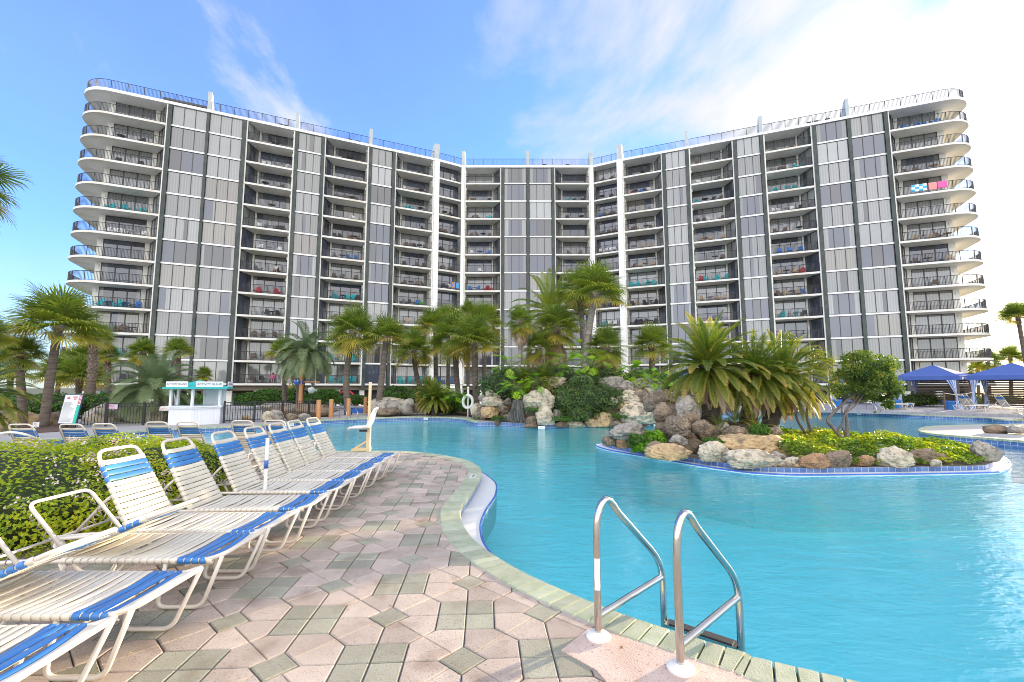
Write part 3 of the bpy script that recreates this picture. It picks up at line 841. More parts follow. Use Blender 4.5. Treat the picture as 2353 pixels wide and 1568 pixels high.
def strap(mb, org, ex, ez, s, w, mi, sag, LW=LW):
    """one vinyl strap round both rails; ex along the lounger, ez up from the webbing, width along local y"""
    ey = Vector((0, 1, 0)); R = TR + 0.003
    path = []
    for a in (-70, -30, 10, 50, 90): path.append((-LW - R * math.cos(rad(a)) * 1.0, R * math.sin(rad(a))))
    for k in range(1, 8):
        t = k / 8; path.append((-LW + 2 * LW * t, R - sag * 4 * t * (1 - t)))
    for a in (90, 50, 10, -30, -70): path.append((LW + R * math.cos(rad(a)), R * math.sin(rad(a))))
    th = 0.0035; o = len(mb.v); v = random.random()
    for i, (y, z) in enumerate(path):
        j0, j1 = max(0, i - 1), min(len(path) - 1, i + 1)
        ty, tz = path[j1][0] - path[j0][0], path[j1][1] - path[j0][1]
        L = math.hypot(ty, tz); ny, nz = -tz / L, ty / L
        edge = (i < 5 or i > len(path) - 6)
        ww = w * (0.5 if not edge else 0.46)
        for ds, dn in ((-ww, -th), (ww, -th), (ww + .001, th * .2), (ww - 0.004, th), (-ww + 0.004, th), (-ww - .001, th * .2)):
            mb.v.append(tuple(org + ex * (s + ds) + ey * (y + ny * dn) + ez * (z + nz * dn)))
    n = 6
    for i in range(len(path) - 1):
        for k in range(n):
            mb.f.append([o + i * n + k, o + i * n + (k + 1) % n, o + (i + 1) * n + (k + 1) % n, o + (i + 1) * n + k]); mb.m.append(mi); mb.a.append(v)
SEAT_H, HINGE = 0.355, 1.22
def lounger_meshes():
    X, Z = Vector((1, 0, 0)), Vector((0, 0, 1))
    out = {}
    # base frame: rails, foot bar, sled legs front and rear, rear rail extension
    mb = MB()
    foot = [(HINGE + 0.62, -LW, SEAT_H - 0.03), (HINGE + 0.30, -LW, SEAT_H - .005), (0.13, -LW, SEAT_H + 0.004), (0.0, -LW, SEAT_H + 0.05), (0.0, LW, SEAT_H + 0.05), (0.13, LW, SEAT_H + 0.004), (HINGE + 0.30, LW, SEAT_H - .005), (HINGE + 0.62, LW, SEAT_H - 0.03)]
    mb.tube(rnd_path(foot, 0.06, 5), TR, 10)
    for s in (-1, 1):
        y = s * (LW + 0.002); yi = s * (LW - 0.03)
        mb.tube(rnd_path([(0.02, y, SEAT_H + 0.035), (0.17, yi, TR), (0.50, yi, TR), (0.43, y, SEAT_H - 0.02)], 0.07, 5), TR * 0.92, 8)
        mb.tube(rnd_path([(HINGE + 0.60, y, SEAT_H - 0.03), (HINGE + 0.44, yi, TR), (HINGE + 0.08, yi, TR), (HINGE - 0.06, y, SEAT_H - 0.02)], 0.07, 5), TR * 0.92, 8)
    mb.tube([(0.31, -LW + .03, SEAT_H - 0.05), (0.31, LW - .03, SEAT_H - 0.05)], 0.012, 6)
    for x in (0.44, 0.78, HINGE + 0.60): mb.tube([(x, -LW, SEAT_H - 0.028), (x, LW, SEAT_H - 0.028)], 0.012, 6)
    out['frame'] = mb.mesh('frame', M_tubeb, True)
    mb = MB(); N = 21; pitch = 0.0535
    for i in range(N):
        blue = 1 <= i <= 4
        strap(mb, Vector((0, 0, SEAT_H)), X, Z, 0.105 + pitch * i, 0.046, 1 if blue else 0, random.uniform(0.003, 0.024))
    out['seat'] = mb.mesh('seat', [M_strapw, M_strapb], True)
    def back(ang):
        """ang: direction of the back from the hinge, measured from +x (away from the foot)"""
        ex = Vector((math.cos(ang), 0, math.sin(ang))); ez = Vector((-math.sin(ang), 0, math.cos(ang)))
        h = Vector((HINGE + 0.03, 0, SEAT_H + 0.012)); q = lambda s, y: tuple(h + ex * s + Vector((0, y, 0)))
        mb = MB(); BL = 0.78
        lw = lambda s: 0.272 - 0.045 * s / BL
        mb.tube(rnd_path([q(0, -lw(0)), q(BL, -lw(BL)), q(BL, lw(BL)), q(0, lw(0))], 0.10, 7), TR, 10, 0)
        mb.tube([q(0.0, -lw(0)), q(0.0, lw(0))], TR * 0.8, 8, 0)
        n = 13; p0 = BL - 0.125
        for i in range(n):
            blue = 1 <= i <= 3
            strap(mb, h, ex, ez, p0 - 0.0535 * i, 0.046, 2 if blue else 1, random.uniform(0.002, 0.020), lw(p0 - 0.0535 * i))
        return mb.mesh('backrest', [M_tubeb, M_strapw, M_strapb], True), h, ex
    def rack(a, b, wires=True):
        """a: point on the left arm's lower end, b: upper end (x, z)"""
        mb = MB(); w = LW - 0.035
        mb.tube(rnd_path([(a[0], -w, a[1]), (b[0], -w, b[1]), (b[0], w, b[1]), (a[0], w, a[1])], 0.07, 5), TR * 0.85, 8, 0)
        d = Vector((b[0] - a[0], 0, b[1] - a[1])); dn = Vector((d.z, 0, -d.x)).normalized()
        if dn.z > 0: dn = -dn
        for s in (-1, 1):
            pts = []
            for k in range(4):
                for t, off in ((0.15, 0.0), (0.25, 0.05), (0.5, 0.06), (0.75, 0.02)):
                    f = 0.12 + 0.19 * (k + t)
                    pts.append(Vector((a[0], s * w, a[1])) + d * min(f, .95) + dn * off)
            mb.tube(pts, 0.004, 5, 1)
        return mb.mesh('back_support', [M_tubeb, M_wire], True)
    a_up = rad(61)
    out['back_up'], h, ex = back(a_up)
    m = h + ex * 0.34
    out['rack_up'] = rack((HINGE + 0.50, SEAT_H + 0.0), (m.x + 0.03, m.z))
    out['back_fold'], h, ex = back(rad(180 - 24))
    out['rack_fold'] = rack((HINGE - 0.02, SEAT_H + 0.05), (HINGE + 0.30, SEAT_H + 0.40))
    return out
LMS = [lounger_meshes() for _ in range(4)]
def lounger(x, y, rz, label, pose, group, sc=1.0):
    LM = LMS[int(abs(x * 7.3 + y * 13.1) * 10) % 4]
    t = thing('sun_lounger', label, 'sun lounger', (x, y, 0.024), group, rz)
    obj('frame', LM['frame'], t); obj('seat', LM['seat'], t)
    obj('backrest', LM['back_' + pose], t); obj('back_support', LM['rack_' + pose], t)
    t.scale = (sc, sc, sc)
    return t
ORD = ['nearest', 'second nearest', 'third nearest', 'fourth nearest', 'fifth nearest', 'sixth nearest', 'seventh nearest', 'third from the pool end', 'second from the pool end', 'last, at the pool edge']
front_y = [2.28, 2.97, 3.79, 4.45, 5.21, 5.98, 6.65, 7.35, 7.94, 8.61]
FG = 'blue and white strap loungers lined up on the paved terrace'
lab = ['blue and white strap lounger cut off by the bottom left corner of the photo',
       'strap lounger with its back folded forward, second nearest in the terrace row',
       'strap lounger with folded back in front of the nearest upright back',
       'upright strap lounger against the flowering bush, nearest with its back raised',
       'strap lounger just before the white umbrella pole, second with its back raised',
       'strap lounger directly behind the white umbrella pole',
       'strap lounger second beyond the white umbrella pole',
       'strap lounger third from the pool end of the terrace row',
       'strap lounger second from the pool end of the terrace row',
       'strap lounger at the pool end of the terrace row, beside the lift chair']
for i, y in enumerate(front_y):
    lounger(-2.11 - 0.005 * i + random.uniform(-.03, .03), y, math.pi + rad(random.uniform(-1.6, 2.4)) + rad(1.0), lab[i], 'fold' if i < 3 else 'up', FG)
# back row: seen from behind, feet to the water
BG = 'strap loungers facing the pool behind the bush'
bk = [(43, 975, 'strap lounger seen from behind over the bush, at the left edge'),
      (160, 975, 'strap lounger under the pool rules board, seen from behind'),
      (243, 974, 'strap lounger seen from behind in front of the black fence gate'),
      (356, 970, 'strap lounger seen from behind in front of the white kiosk'),
      (437, 970, 'strap lounger seen from behind below the kiosk, right one of two'),
      (553, 967, 'strap lounger seen from behind between kiosk and rocks, left of the last one'),
      (632, 966, 'strap lounger seen from behind, last of the back row near the duck pole')]
for i, (x, y, l) in enumerate(bk):
    p = G(x, y, 0.97)
    lounger(p.x, p.y + 0.33 + HINGE * .9, -math.pi / 2 + rad(random.uniform(-3, 3)), l, 'up', BG, 0.9)

# ---------------------------------------------------------------- pool ladder
M_steel = mat('stainless_steel', (0.62, 0.60, 0.58), 0.16, (0.55, 0.50, 0.44), 5, metal=1.0, stretch=(1, 1, 0.25))
M_plast = mat('white_plastic', (0.78, 0.77, 0.75), 0.4, (0.70, 0.68, 0.64), 8)
M_dark = mat('dark_tread', (0.03, 0.03, 0.035), 0.6)
lad = thing('pool_ladder', 'stainless steel pool ladder with two grab rails at the near terrace edge', 'pool ladder', (0.563, 3.148, 0.027))
q = Vector((0.585, 0.485, 0)); B = [Vector((0.563, 3.148, 0.027)), Vector((0.976, 2.809, 0.027))]
prof = [(0, 0), (0, 0.66), (0.03, 0.80), (0.13, 0.872), (0.23, 0.82), (0.30, 0.755), (0.86, 0.385), (0.965, 0.285), (1.0, 0.17), (1.0, -1.1)]
for b in B:
    mb = MB()
    pts = rnd_path([b + q * a + Vector((0, 0, z)) for a, z in prof], 0.07, 4)
    mb.tube(pts, 0.0245, 16)
    mb.tube([b + Vector((0, 0, 0.13)), b + q * 1.0 + Vector((0, 0, 0.19))], 0.0225, 14)
    o = mb.build('grab_rail', M_steel, lad, True, lad.location); smooth_by_angle(o)
    mb = MB(); mb.lathe([(0.078, 0), (0.080, 0.012), (0.066, 0.026), (0.032, 0.032), (0.026, 0.036)], b, 28)
    smooth_by_angle(mb.build('base_cap', M_plast, lad, True, lad.location))
# torn white sticker on the left post
mb = MB(); b = B[0]; o0 = len(mb.v); n = 8
for k, z in enumerate((0.30, 0.33, 0.40, 0.47, 0.50)):
    for j in range(n):
        a = rad(-150 + 95 * j / (n - 1) + (6 if k % 2 else 0)); mb.v.append((b.x + 0.0252 * math.cos(a), b.y + 0.0252 * math.sin(a), b.z + z))
for k in range(4):
    for j in range(n - 1): mb.f.append([k * n + j, k * n + j + 1, (k + 1) * n + j + 1, (k + 1) * n + j]); mb.m.append(0); mb.a.append(.5)
mb.build('sticker', M_plast, lad, True, lad.location)
for z in (-0.13, -0.42, -0.71):
    mb = MB(); c0, c1 = B[0] + q, B[1] + q; e = (c1 - c0).normalized(); f = Vector((e.y, -e.x, 0)) * -1
    L = (c1 - c0).length
    fn = lambda x, y, zz: tuple(c0 + e * x + f * y + Vector((0, 0, zz)))
    mb.box(0.02, L - 0.02, -0.05, 0.05, z - 0.02, z, 0, fn=fn); mb.box(0.05, L - 0.05, -0.035, 0.035, z + .001, z + 0.008, 1, fn=fn)
    mb.build('step', [M_steel, M_dark], lad, False, lad.location)

# ---------------------------------------------------------------- small poolside things
def pole_thing(name, label, cat, base, h, r, m, group=None):
    t = thing(name, label, cat, base, group); mb = MB(); mb.tube([base, Vector(base) + Vector((0, 0, h))], r, 12)
    smooth_by_angle(mb.build('pole', m, t, True, base)); return t
b = G(608, 1142, 0.30); b.z = 0.024
t = pole_thing('umbrella_pole', 'white umbrella pole without canopy standing between two loungers', 'umbrella pole', b, 0.99, 0.022, M_plast)
M_bluep = mat('blue_plastic', (0.03, 0.12, 0.42), 0.4)
mb = MB(); mb.tube([b + Vector((0, 0, 0.62)), b + Vector((0, 0, 0.72))], 0.0235, 12); mb.build('label', M_bluep, t, True, b)
mb = MB(); mb.lathe([(0.2, 0), (0.2, 0.04), (0.05, 0.06), (0.03, 0.2)], b, 20); smooth_by_angle(mb.build('base', M_plast, t, True, b))
# pool lift
M_cream = mat('cream_enamel', (0.62, 0.47, 0.25), 0.45, (0.66, 0.55, 0.36), 2)
b = G(846, 1040); b.z = 0.03
lift = thing('pool_lift', 'cream pool lift mast with a white moulded chair at the water edge', 'pool lift', b)
mb = MB()
mb.box(-.045, .045, -.05, .05, 0, 0.85, fn=lambda x, y, z: (b.x + x, b.y + y, b.z + z)); mb.box(-.03, .03, -.03, .03, .85, 1.75, fn=lambda x, y, z: (b.x + .0 + x, b.y + y, b.z + z))
mb.box(-.42, .06, -.06, .06, 0.0, 0.07, fn=lambda x, y, z: (b.x + x, b.y + y, b.z + z + max(0, x * .2 + .02)))
mb.tube([b + Vector((-.35, 0, .06)), b + Vector((-.02, 0, .26))], 0.03, 8)
mb.build('mast', M_cream, lift, False, b)
mb = MB(); prof = [(-0.50, 0.53), (-0.42, 0.56), (-0.25, 0.565), (-0.08, 0.57), (0.05, 0.60), (0.12, 0.72), (0.16, 0.88), (0.22, 1.02), (0.27, 1.06)]
W = [0.10, 0.19, 0.22, 0.22, 0.21, 0.20, 0.19, 0.14, 0.06]; o0 = len(mb.v); m = 9
for (x, z), w in zip(prof, W):
    for k in range(m):
        s = -1 + 2 * k / (m - 1); mb.v.append((b.x + x * .95, b.y - 0.12 + w * s, b.z + z + 0.05 * abs(s) ** 3))
for i in range(len(prof) - 1):
    for k in range(m - 1): mb.f.append([i * m + k, i * m + k + 1, (i + 1) * m + k + 1, (i + 1) * m + k]); mb.m.append(0); mb.a.append(.5)
o = mb.build('chair', M_plast, lift, True, b); md = o.modifiers.new('t', 'SOLIDIFY'); md.thickness = 0.035
mb = MB(); mb.box(-0.2, 0.0, -0.14, -0.08, 0.50, 0.55, fn=lambda x, y, z: (b.x + x, b.y + y, b.z + z)); mb.build('bracket', M_dark, lift, False, b)
# depth marker tiles with their writing
def text_mesh(body, size, m, name='lettering', extrude=0.002, parent=None):
    cu = bpy.data.curves.new(name, 'FONT'); cu.body = body; cu.size = size; cu.align_x = 'CENTER'; cu.align_y = 'CENTER'; cu.extrude = extrude
    o = bpy.data.objects.new(name, cu); dg = bpy.context.evaluated_depsgraph_get()
    COL.objects.link(o); bpy.context.view_layer.update()
    me = bpy.data.meshes.new_from_object(o.evaluated_get(bpy.context.evaluated_depsgraph_get())); bpy.data.objects.remove(o)
    me.materials.clear(); me.materials.append(m)
    o = obj(name, me, parent); return o
M_ink = mat('black_ink', (0.02, 0.02, 0.025), 0.6)
M_whitetile = mat('white_tile', (0.75, 0.75, 0.74), 0.25)
def marker(p, nrm, label, flat=False, txt='4 FT', w=0.13, h=0.12):
    """tile on the pool wall (or lying on the coping) facing nrm"""
    t = thing('depth_marker', label, 'depth marker', p, 'pool depth markers')
    nv = Vector(nrm).normalized(); side = Vector((-nv.y, nv.x, 0)) if not flat else Vector((nv.y, -nv.x, 0))
    up = Vector((0, 0, 1)) if not flat else Vector((nv.x, nv.y, 0)) * -1
    f = nv if not flat else Vector((0, 0, 1))
    M = Matrix((side, up, f)).transposed().to_4x4()
    mb = MB(); mb.box(-w * .9, w * .9, -h / 2, h / 2, 0, 0.006); o = mb.build('tile', M_whitetile, t)
    o.matrix_local = M
    x = text_mesh(txt, h * 0.62, M_ink, 'lettering', 0.001, t); x.matrix_local = M @ Matrix.Translation((0, 0, 0.008))
def nearest(p):
    i = min(range(len(pool)), key=lambda k: (pool[k] - Vector((p[0], p[1], 0))).length); return i
for px, lbl, fl, txt in (((1092, 1100), 'white tile marker with black writing lying on the near coping', True, '4 FT'), ((977, 960), 'white depth tile on the far pool wall below the rock bed', False, '4 FT'),
                    ((672, 972), 'white depth tile on the far pool wall right of the black fence', False, '4 FT'), ((1970, 951), 'white depth tile on the far right wall behind the small tree', False, '4 FT'),
                    ((2250, 962), 'white depth tile on the far right wall below the cabanas', False, '4 FT')):
    i = nearest(G(*px)); p = pool[i] + (pool_n[i] * 0.12 + Vector((0, 0, 0.031)) if fl else pool_n[i] * -0.022 + Vector((0, 0, -0.085)))
    marker(p, pool_n[i] * (1 if fl else -1), lbl, fl, txt)
for px, lbl, txt in (((1244, 982), 'depth tile on the foot of the back rock pile under the white boulder', '4½FT'), ((1508, 977), 'depth tile on the rock pile wall left of the island rocks', '4 FT')):
    p = G(px[0], px[1], WZ + 0.07); marker(p + Vector((0, -0.1, 0)), (-0.1, -1, 0), lbl, False, txt, 0.17, 0.12)

# ---------------------------------------------------------------- kiosk, fence, boards
M_kwhite = mat('kiosk_white', (0.74, 0.76, 0.79), 0.6, (0.69, 0.71, 0.75), 2, stretch=(6, 6, 0.3))
M_teal = mat('teal_roof', (0.02, 0.42, 0.40), 0.5, (0.03, 0.48, 0.46), 3, stretch=(1, 1, 8))
kb = G(443, 977.5); kb.x -= 0.50; kb.y += 1.0; kb.z = 0.0
KR = 1.12; ka = rad(-38)
kio = thing('kiosk', 'white hexagonal kiosk with a teal roof lettered ACTIVITY ISLAND', 'kiosk', kb)
hexa = lambda r, z=None: [(kb.x + r * math.cos(ka - math.pi / 6 + k * math.pi / 3), kb.y + r * math.sin(ka - math.pi / 6 + k * math.pi / 3)) for k in range(6)]
mb = MB(); mb.prism(hexa(KR), 0.0, 0.76); 
for k in range(6):
    a, c = Vector((*hexa(KR + .004)[k], 0)), Vector((*hexa(KR + .004)[(k + 1) % 6], 0))
    for j in range(1, 9):
        p = a.lerp(c, j / 9); mb.box(-.004, .004, -.004, .004, 0.02, 0.70, fn=lambda x, y, z: (p.x + x, p.y + y, z))
mb.build('body', M_kwhite, kio, False, kb)
mb = MB(); mb.prism(hexa(KR + 0.10), 0.762, 0.82); mb.prism(hexa(KR + 0.05), 0.70, 0.7615); mb.build('counter', M_kwhite, kio, False, kb)
for k in range(6):
    x, y = hexa(KR - 0.05)[k]
    mb = MB(); mb.box(x - .045, x + .045, y - .045, y + .045, 0.82, 1.62); mb.build('post', M_kwhite, kio, False, kb)
mb = MB(); e = hexa(KR + 0.30); e2 = hexa(KR + 0.28)
vs = [(*p, 1.57) for p in e] + [(*p, 1.64) for p in e] + [(*p, 1.645) for p in hexa(KR + .28)] + [(*p, 1.86) for p in hexa(0.40)] + [(kb.x, kb.y, 1.97)]
fs = [tuple(range(6))[::-1]]
for k in range(6):
    j = (k + 1) % 6
    fs += [(k, j, 6 + j, 6 + k), (6 + k, 6 + j, 12 + j, 12 + k), (12 + k, 12 + j, 18 + j, 18 + k), (18 + k, 18 + j, 24)]
mb.add(vs, fs); mb.build('roof', M_teal, kio, False, kb)
for k, txt in ((5, 'ACTIVITY ISLAND'), (0, 'ACTIVITY ISLAND'), (1, 'ACTIVITY ISLAND')):
    e = hexa(KR + 0.26); a, c = Vector((*e[k], 0)), Vector((*e[(k + 1) % 6], 0)); d = (c - a).normalized(); nn = Vector((d.y, -d.x, 0)); mid = (a + c) / 2
    side = d; up = Vector((0, 0, 1)); M = Matrix((side, up, nn)).transposed().to_4x4()
    mb = MB(); mb.box(-.53, .53, -.125, .125, -.012, .012); o = mb.build('sign_panel', M_kwhite, kio); o.matrix_local = Matrix.Translation(mid - kb + Vector((0, 0, 1.775)) + nn * .02) @ M
    x = text_mesh(txt, 0.122, M_ink, 'lettering', 0.002, o); x.location = (0, 0, 0.0125)
# interior shelf wall of the kiosk
mb = MB(); h = hexa(KR - .06); mb.add([(*h[2], .82), (*h[3], .82), (*h[3], 1.58), (*h[2], 1.58)], [(0, 1, 2, 3)]); mb.build('back_panel', M_kwhite, kio, False, kb)
M_black = mat('black_metal', (0.012, 0.012, 0.014), 0.4)
def fence(a, b, label, gate=None):
    a, b = Vector((a.x, a.y, 0)), Vector((b.x, b.y, 0)); L = (b - a).length; d = (b - a) / L
    t = thing('metal_fence', label, 'fence', a)
    fn = lambda x, y, z: tuple(a + d * x + Vector((-d.y, d.x, 0)) * y + Vector((0, 0, z)))
    mb = MB(); n = int(L / 0.105)
    for i in range(n):
        x = L * (i + .5) / n; mb.box(x - .01, x + .01, -.01, .01, .06, .97, fn=fn)
    mb.box(0, L, -.012, .012, .93, .962, fn=fn); mb.box(0, L, -.012, .012, .10, .132, fn=fn); mb.box(0, L, -.012, .012, .80, .825, fn=fn)
    mb.build('picket_panel', M_black, t, False, a)
    for i in range(int(L / 1.25) + 1):
        x = min(L - .03, i * 1.25 + .03); w = .04
        mb = MB(); mb.box(x - w, x + w, -w, w, 0, 1.02, fn=fn); mb.build('post', M_black, t, False, a)
    return t
fence(G(150, 983), G(384, 976), 'black metal picket fence left of the white kiosk')
fence(G(512, 973), G(733, 963), 'black metal picket fence between the kiosk and the brown posts')
# rules board
M_boardw = mat('board_face', (0.74, 0.74, 0.74), 0.5)
M_tealp = mat('teal_stripe', (0.02, 0.50, 0.36), 0.5); M_red = mat('red_print', (0.55, 0.05, 0.10), 0.5); M_grey = mat('grey_print', (0.30, 0.32, 0.36), 0.6)
M_navy = mat('navy_edge', (0.02, 0.07, 0.14), 0.5)
b = G(152, 984); b.z = 0
bd = thing('rules_board', 'tall leaning white notice board with red heading and teal stripe', 'notice board', b)
ex = Vector((1, -0.12, 0)).normalized(); en = Vector((ex.y, -ex.x, 0)); tilt = lambda x, y, z: tuple(b + ex * (x + z * 0.14) - en * (-y) * 1.0 + Vector((0, 0, z)) - en * (z * .05))
mb = MB(); mb.box(-.44, .40, -.02, .02, .16, 1.37, fn=tilt); mb.build('board', M_navy, bd, False, b)
mb = MB(); mb.box(-.41, .24, .021, .024, .19, 1.335, fn=tilt); mb.build('face', M_boardw, bd, False, b)
mb = MB(); mb.box(.243, .385, .021, .024, .19, .93, fn=tilt); mb.build('teal_stripe', M_tealp, bd, False, b)
mb = MB(); mb.box(.243, .385, .021, .023, .933, 1.335, 0, fn=tilt)
for k in range(7):
    z = .95 + k * .055
    mb.add([tilt(.243, .0245, z), tilt(.385, .0245, z + .03), tilt(.385, .0245, min(1.335, z + .062)), tilt(.243, .0245, z + .032)], [(0, 1, 2, 3)], 1)
mb.build('striped_awning', [M_boardw, M_red], bd, False, b)
mb = MB()
r0 = random.Random(4)
for k in range(19): mb.box(-.37, -.37 + r0.uniform(.3, .56), .0245, .026, 1.02 - k * .042, 1.034 - k * .042, 0, fn=tilt)
for x0, x1, z in ((-.02, .2, 1.22), (.03, .15, 1.14)):
    w = (x1 - x0) / 7
    for k in range(7): mb.box(x0 + k * w, x0 + (k + .7) * w, .0245, .026, z, z + .05, 1, fn=tilt)
mb.box(-.30, -.14, .0245, .026, 1.17, 1.20, 1, fn=tilt); mb.box(-.27, -.17, .0245, .026, 1.205, 1.24, 1, fn=tilt)
mb.build('print', [M_grey, M_red], bd, False, b)
for x in (-.38, .33):
    mb = MB(); mb.box(x - .03, x + .03, -.05, -.021, 0, 1.3, fn=tilt); mb.build('leg', M_black, bd, False, b)
# little signs
M_pinks = mat('pink_print', (0.55, 0.10, 0.25), 0.5); M_lilac = mat('lilac_face', (0.60, 0.50, 0.62), 0.5)
def sign(name, p, w, h, label, stake=None, face=None, ink=None, yaw=0, rows=3):
    t = thing(name, label, 'sign', p)
    mb = MB(); mb.box(-w / 2, w / 2, -.012, .0, 0, h); mb.build('panel', face or M_boardw, t)
    mb = MB(); rr = random.Random(int(p[0] * 100))
    for k in range(rows):
        z = h * (k + .6) / (rows + .3); ww = w * rr.uniform(.25, .4); m_ = int(ww * 2 / .03)
        for j in range(max(3, m_)):
            s = 2 * ww / max(3, m_); x = -ww + j * s
            if rr.random() < .85: mb.box(x, x + s * .7, -.015, -.013, z - h * .07, z + h * .09)
    mb.build('print', ink or M_grey, t)
    if stake:
        mb = MB(); mb.box(-.02, .02, .001, .03, -stake, h * .9); mb.build('stake', M_plast, t)
    t.rotation_euler[2] = yaw
    return t
f0, f1 = G(150, 983), G(384, 976)
pp = f0.lerp(f1, .43); sign('fence_sign', (pp.x, pp.y - 0.06, 0.72), .52, .2, 'small lilac sign with pink print hung on the black fence', None, M_lilac, M_pinks)
pp = f0.lerp(f1, .97); sign('fence_sign', (pp.x, pp.y - 0.07, 0.62), .40, .2, 'small white sign with orange print on the fence beside the kiosk', None, None, mat('orange_print', (.6, .2, .08), .5))
p = G(267, 975); sign('stake_sign', (p.x, p.y + 0.9, 0.45), .2, .26, 'small white sign on a white stake behind the black fence', .45)
p = G(728, 958); sign('stake_sign', (p.x, p.y, 0.22), .26, .15, 'small white sign on a short stake before the right fence', .22)
p = G(695, 938); sign('stake_sign', (p.x, p.y + 1.5, 0.78), .34, .14, 'white sign above the right black fence by the palm trunk', .78)
p = G(82, 985); sign('stake_sign', (p.x, p.y, 0.05), .26, .2, 'small teal edged sign low in front of the left rocks', .05)
M_wood = mat('dark_wood', (0.055, 0.035, 0.028), 0.4, (0.09, 0.06, 0.045), 3, stretch=(8, 8, 0.6))
p = G(362, 975); p.y += 0.8; p.z = 0
sb = thing('surfboard', 'dark brown surfboard with white edge standing upright behind the fence', 'surfboard', p)
mb = MB(); N = 14
for i in range(N + 1):
    z = 1.36 * i / N; w = .22 * (1 - (abs(i / N - .45) / .62) ** 2.6)
    for x, y in ((-w, 0), (-w * .6, -.03), (w * .6, -.03), (w, 0), (w * .6, .03), (-w * .6, .03)): mb.v.append((p.x + x + z * .01, p.y + y, z))
for i in range(N):
    for k in range(6): mb.f.append([i * 6 + k, i * 6 + (k + 1) % 6, i * 6 + 6 + (k + 1) % 6, i * 6 + 6 + k]); mb.m.append(0 if k not in (2, 3) else 1); mb.a.append(.5)
mb.build('deck', [M_wood, M_plast], sb, True, p)
p = G(320, 975); p.y += 0.5
t = pole_thing('shower_post', 'slim white post with a cross piece behind the black fence', 'post', (p.x, p.y, 0), 1.12, .03, M_plast)
mb = MB(); mb.box(-.16, .16, -.03, .03, 1.0, 1.1); mb.build('cross_piece', M_plast, t)
# splash pole with buckets and a duck
M_tan = mat('tan_paint', (0.52, 0.25, 0.11), 0.5, (0.47, 0.22, 0.09), 2)
p = G(631, 955); p.y += 3.2; p.z = 0
spl = thing('splash_pole', 'tan splash pole with toy fish buckets and a white duck on top', 'splash pole', p)
mb = MB(); mb.tube([p, p + Vector((0, 0, 3.05))], .13, 14); mb.tube([p + Vector((0, 0, 1.75)), p + Vector((0, 0, 1.83))], .16, 14)
mb.tube([p + Vector((-1.0, 0, 2.25)), p + Vector((0, 0, 2.35))], .04, 8); mb.tube([p + Vector((0, 0, 2.0)), p + Vector((1.25, -.1, 1.98))], .04, 8); mb.tube([p + Vector((-.35, 0, 2.82)), p + Vector((0, 0, 2.82))], .04, 8)
smooth_by_angle(mb.build('pole', M_tan, spl, True, p))
def blob(mb, c, r, mi=0, n=12, m=8):
    o = len(mb.v)
    for i in range(m + 1):
        a = math.pi * i / m
        for k in range(n):
            t = 2 * math.pi * k / n; mb.v.append((c[0] + r[0] * math.sin(a) * math.cos(t), c[1] + r[1] * math.sin(a) * math.sin(t), c[2] + r[2] * math.cos(a)))
    for i in range(m):
        for k in range(n): mb.f.append([o + i * n + k, o + (i + 1) * n + k, o + (i + 1) * n + (k + 1) % n, o + i * n + (k + 1) % n]); mb.m.append(mi); mb.a.append(.5)
M_orange = mat('orange_plastic', (.65, .30, .03), .4); M_olive = mat('olive_plastic', (.25, .22, .05), .4)
mb = MB(); blob(mb, p + Vector((0, 0, 3.14)), (.25, .2, .13)); blob(mb, p + Vector((.05, 0, 3.36)), (.13, .12, .13)); blob(mb, p + Vector((.17, -.02, 3.33)), (.07, .05, .03), 1)
mb.build('duck', [M_plast, M_orange], spl, True, p)
for off, ma, sc in (((-.22, -.1, 1.98), M_bluep, 1.0), ((-.62, -.1, 1.72), M_olive, .9), ((.75, -.12, 1.45), mat('grey_fish', (.42, .50, .48), .4), 1.0)):
    c = p + Vector(off); mb = MB(); blob(mb, c, (.24 * sc, .2 * sc, .22 * sc), 0, 14, 10)
    blob(mb, c + Vector((.1, -.17 * sc, .1)), (.06, .04, .06), 1); blob(mb, c + Vector((-.1, -.17 * sc, .1)), (.06, .04, .06), 1)
    mb.add([tuple(c + Vector(v)) for v in ((.2, 0, 0), (.38, 0, .14), (.38, 0, -.14), (.2, .03, 0))], [(0, 1, 2), (3, 2, 1)], 0)
    mb.tube([c + Vector((0, 0, .2)), c + Vector((0, 0, .42))], .012, 5, 0)
    mb.build('fish_bucket', [ma, M_plast], spl, True, p)
# brown bollards with a rope net
for x, yb in ((731, 964), (760, 960), (800, 956), (839, 950)):
    p = G(x, yb); t = thing('wooden_post', {731: 'square brown post at the right end of the black fence', 760: 'round brown post left of the far handrails', 800: 'round brown post right of the far handrails behind the leaning palm', 839: 'brown post between leaning palm and the lift mast'}[x], 'post', (p.x, p.y, 0), 'brown posts beside the splash area')
    mb = MB(); mb.tube([(0, 0, 0), (0, 0, .98), (0, 0, 1.0)], [.115, .115, .10], 14); smooth_by_angle(mb.build('shaft', M_tan, t))
for (xa, ya), (xb, yb), l in (((836, 962), (867, 970), ''),): pass
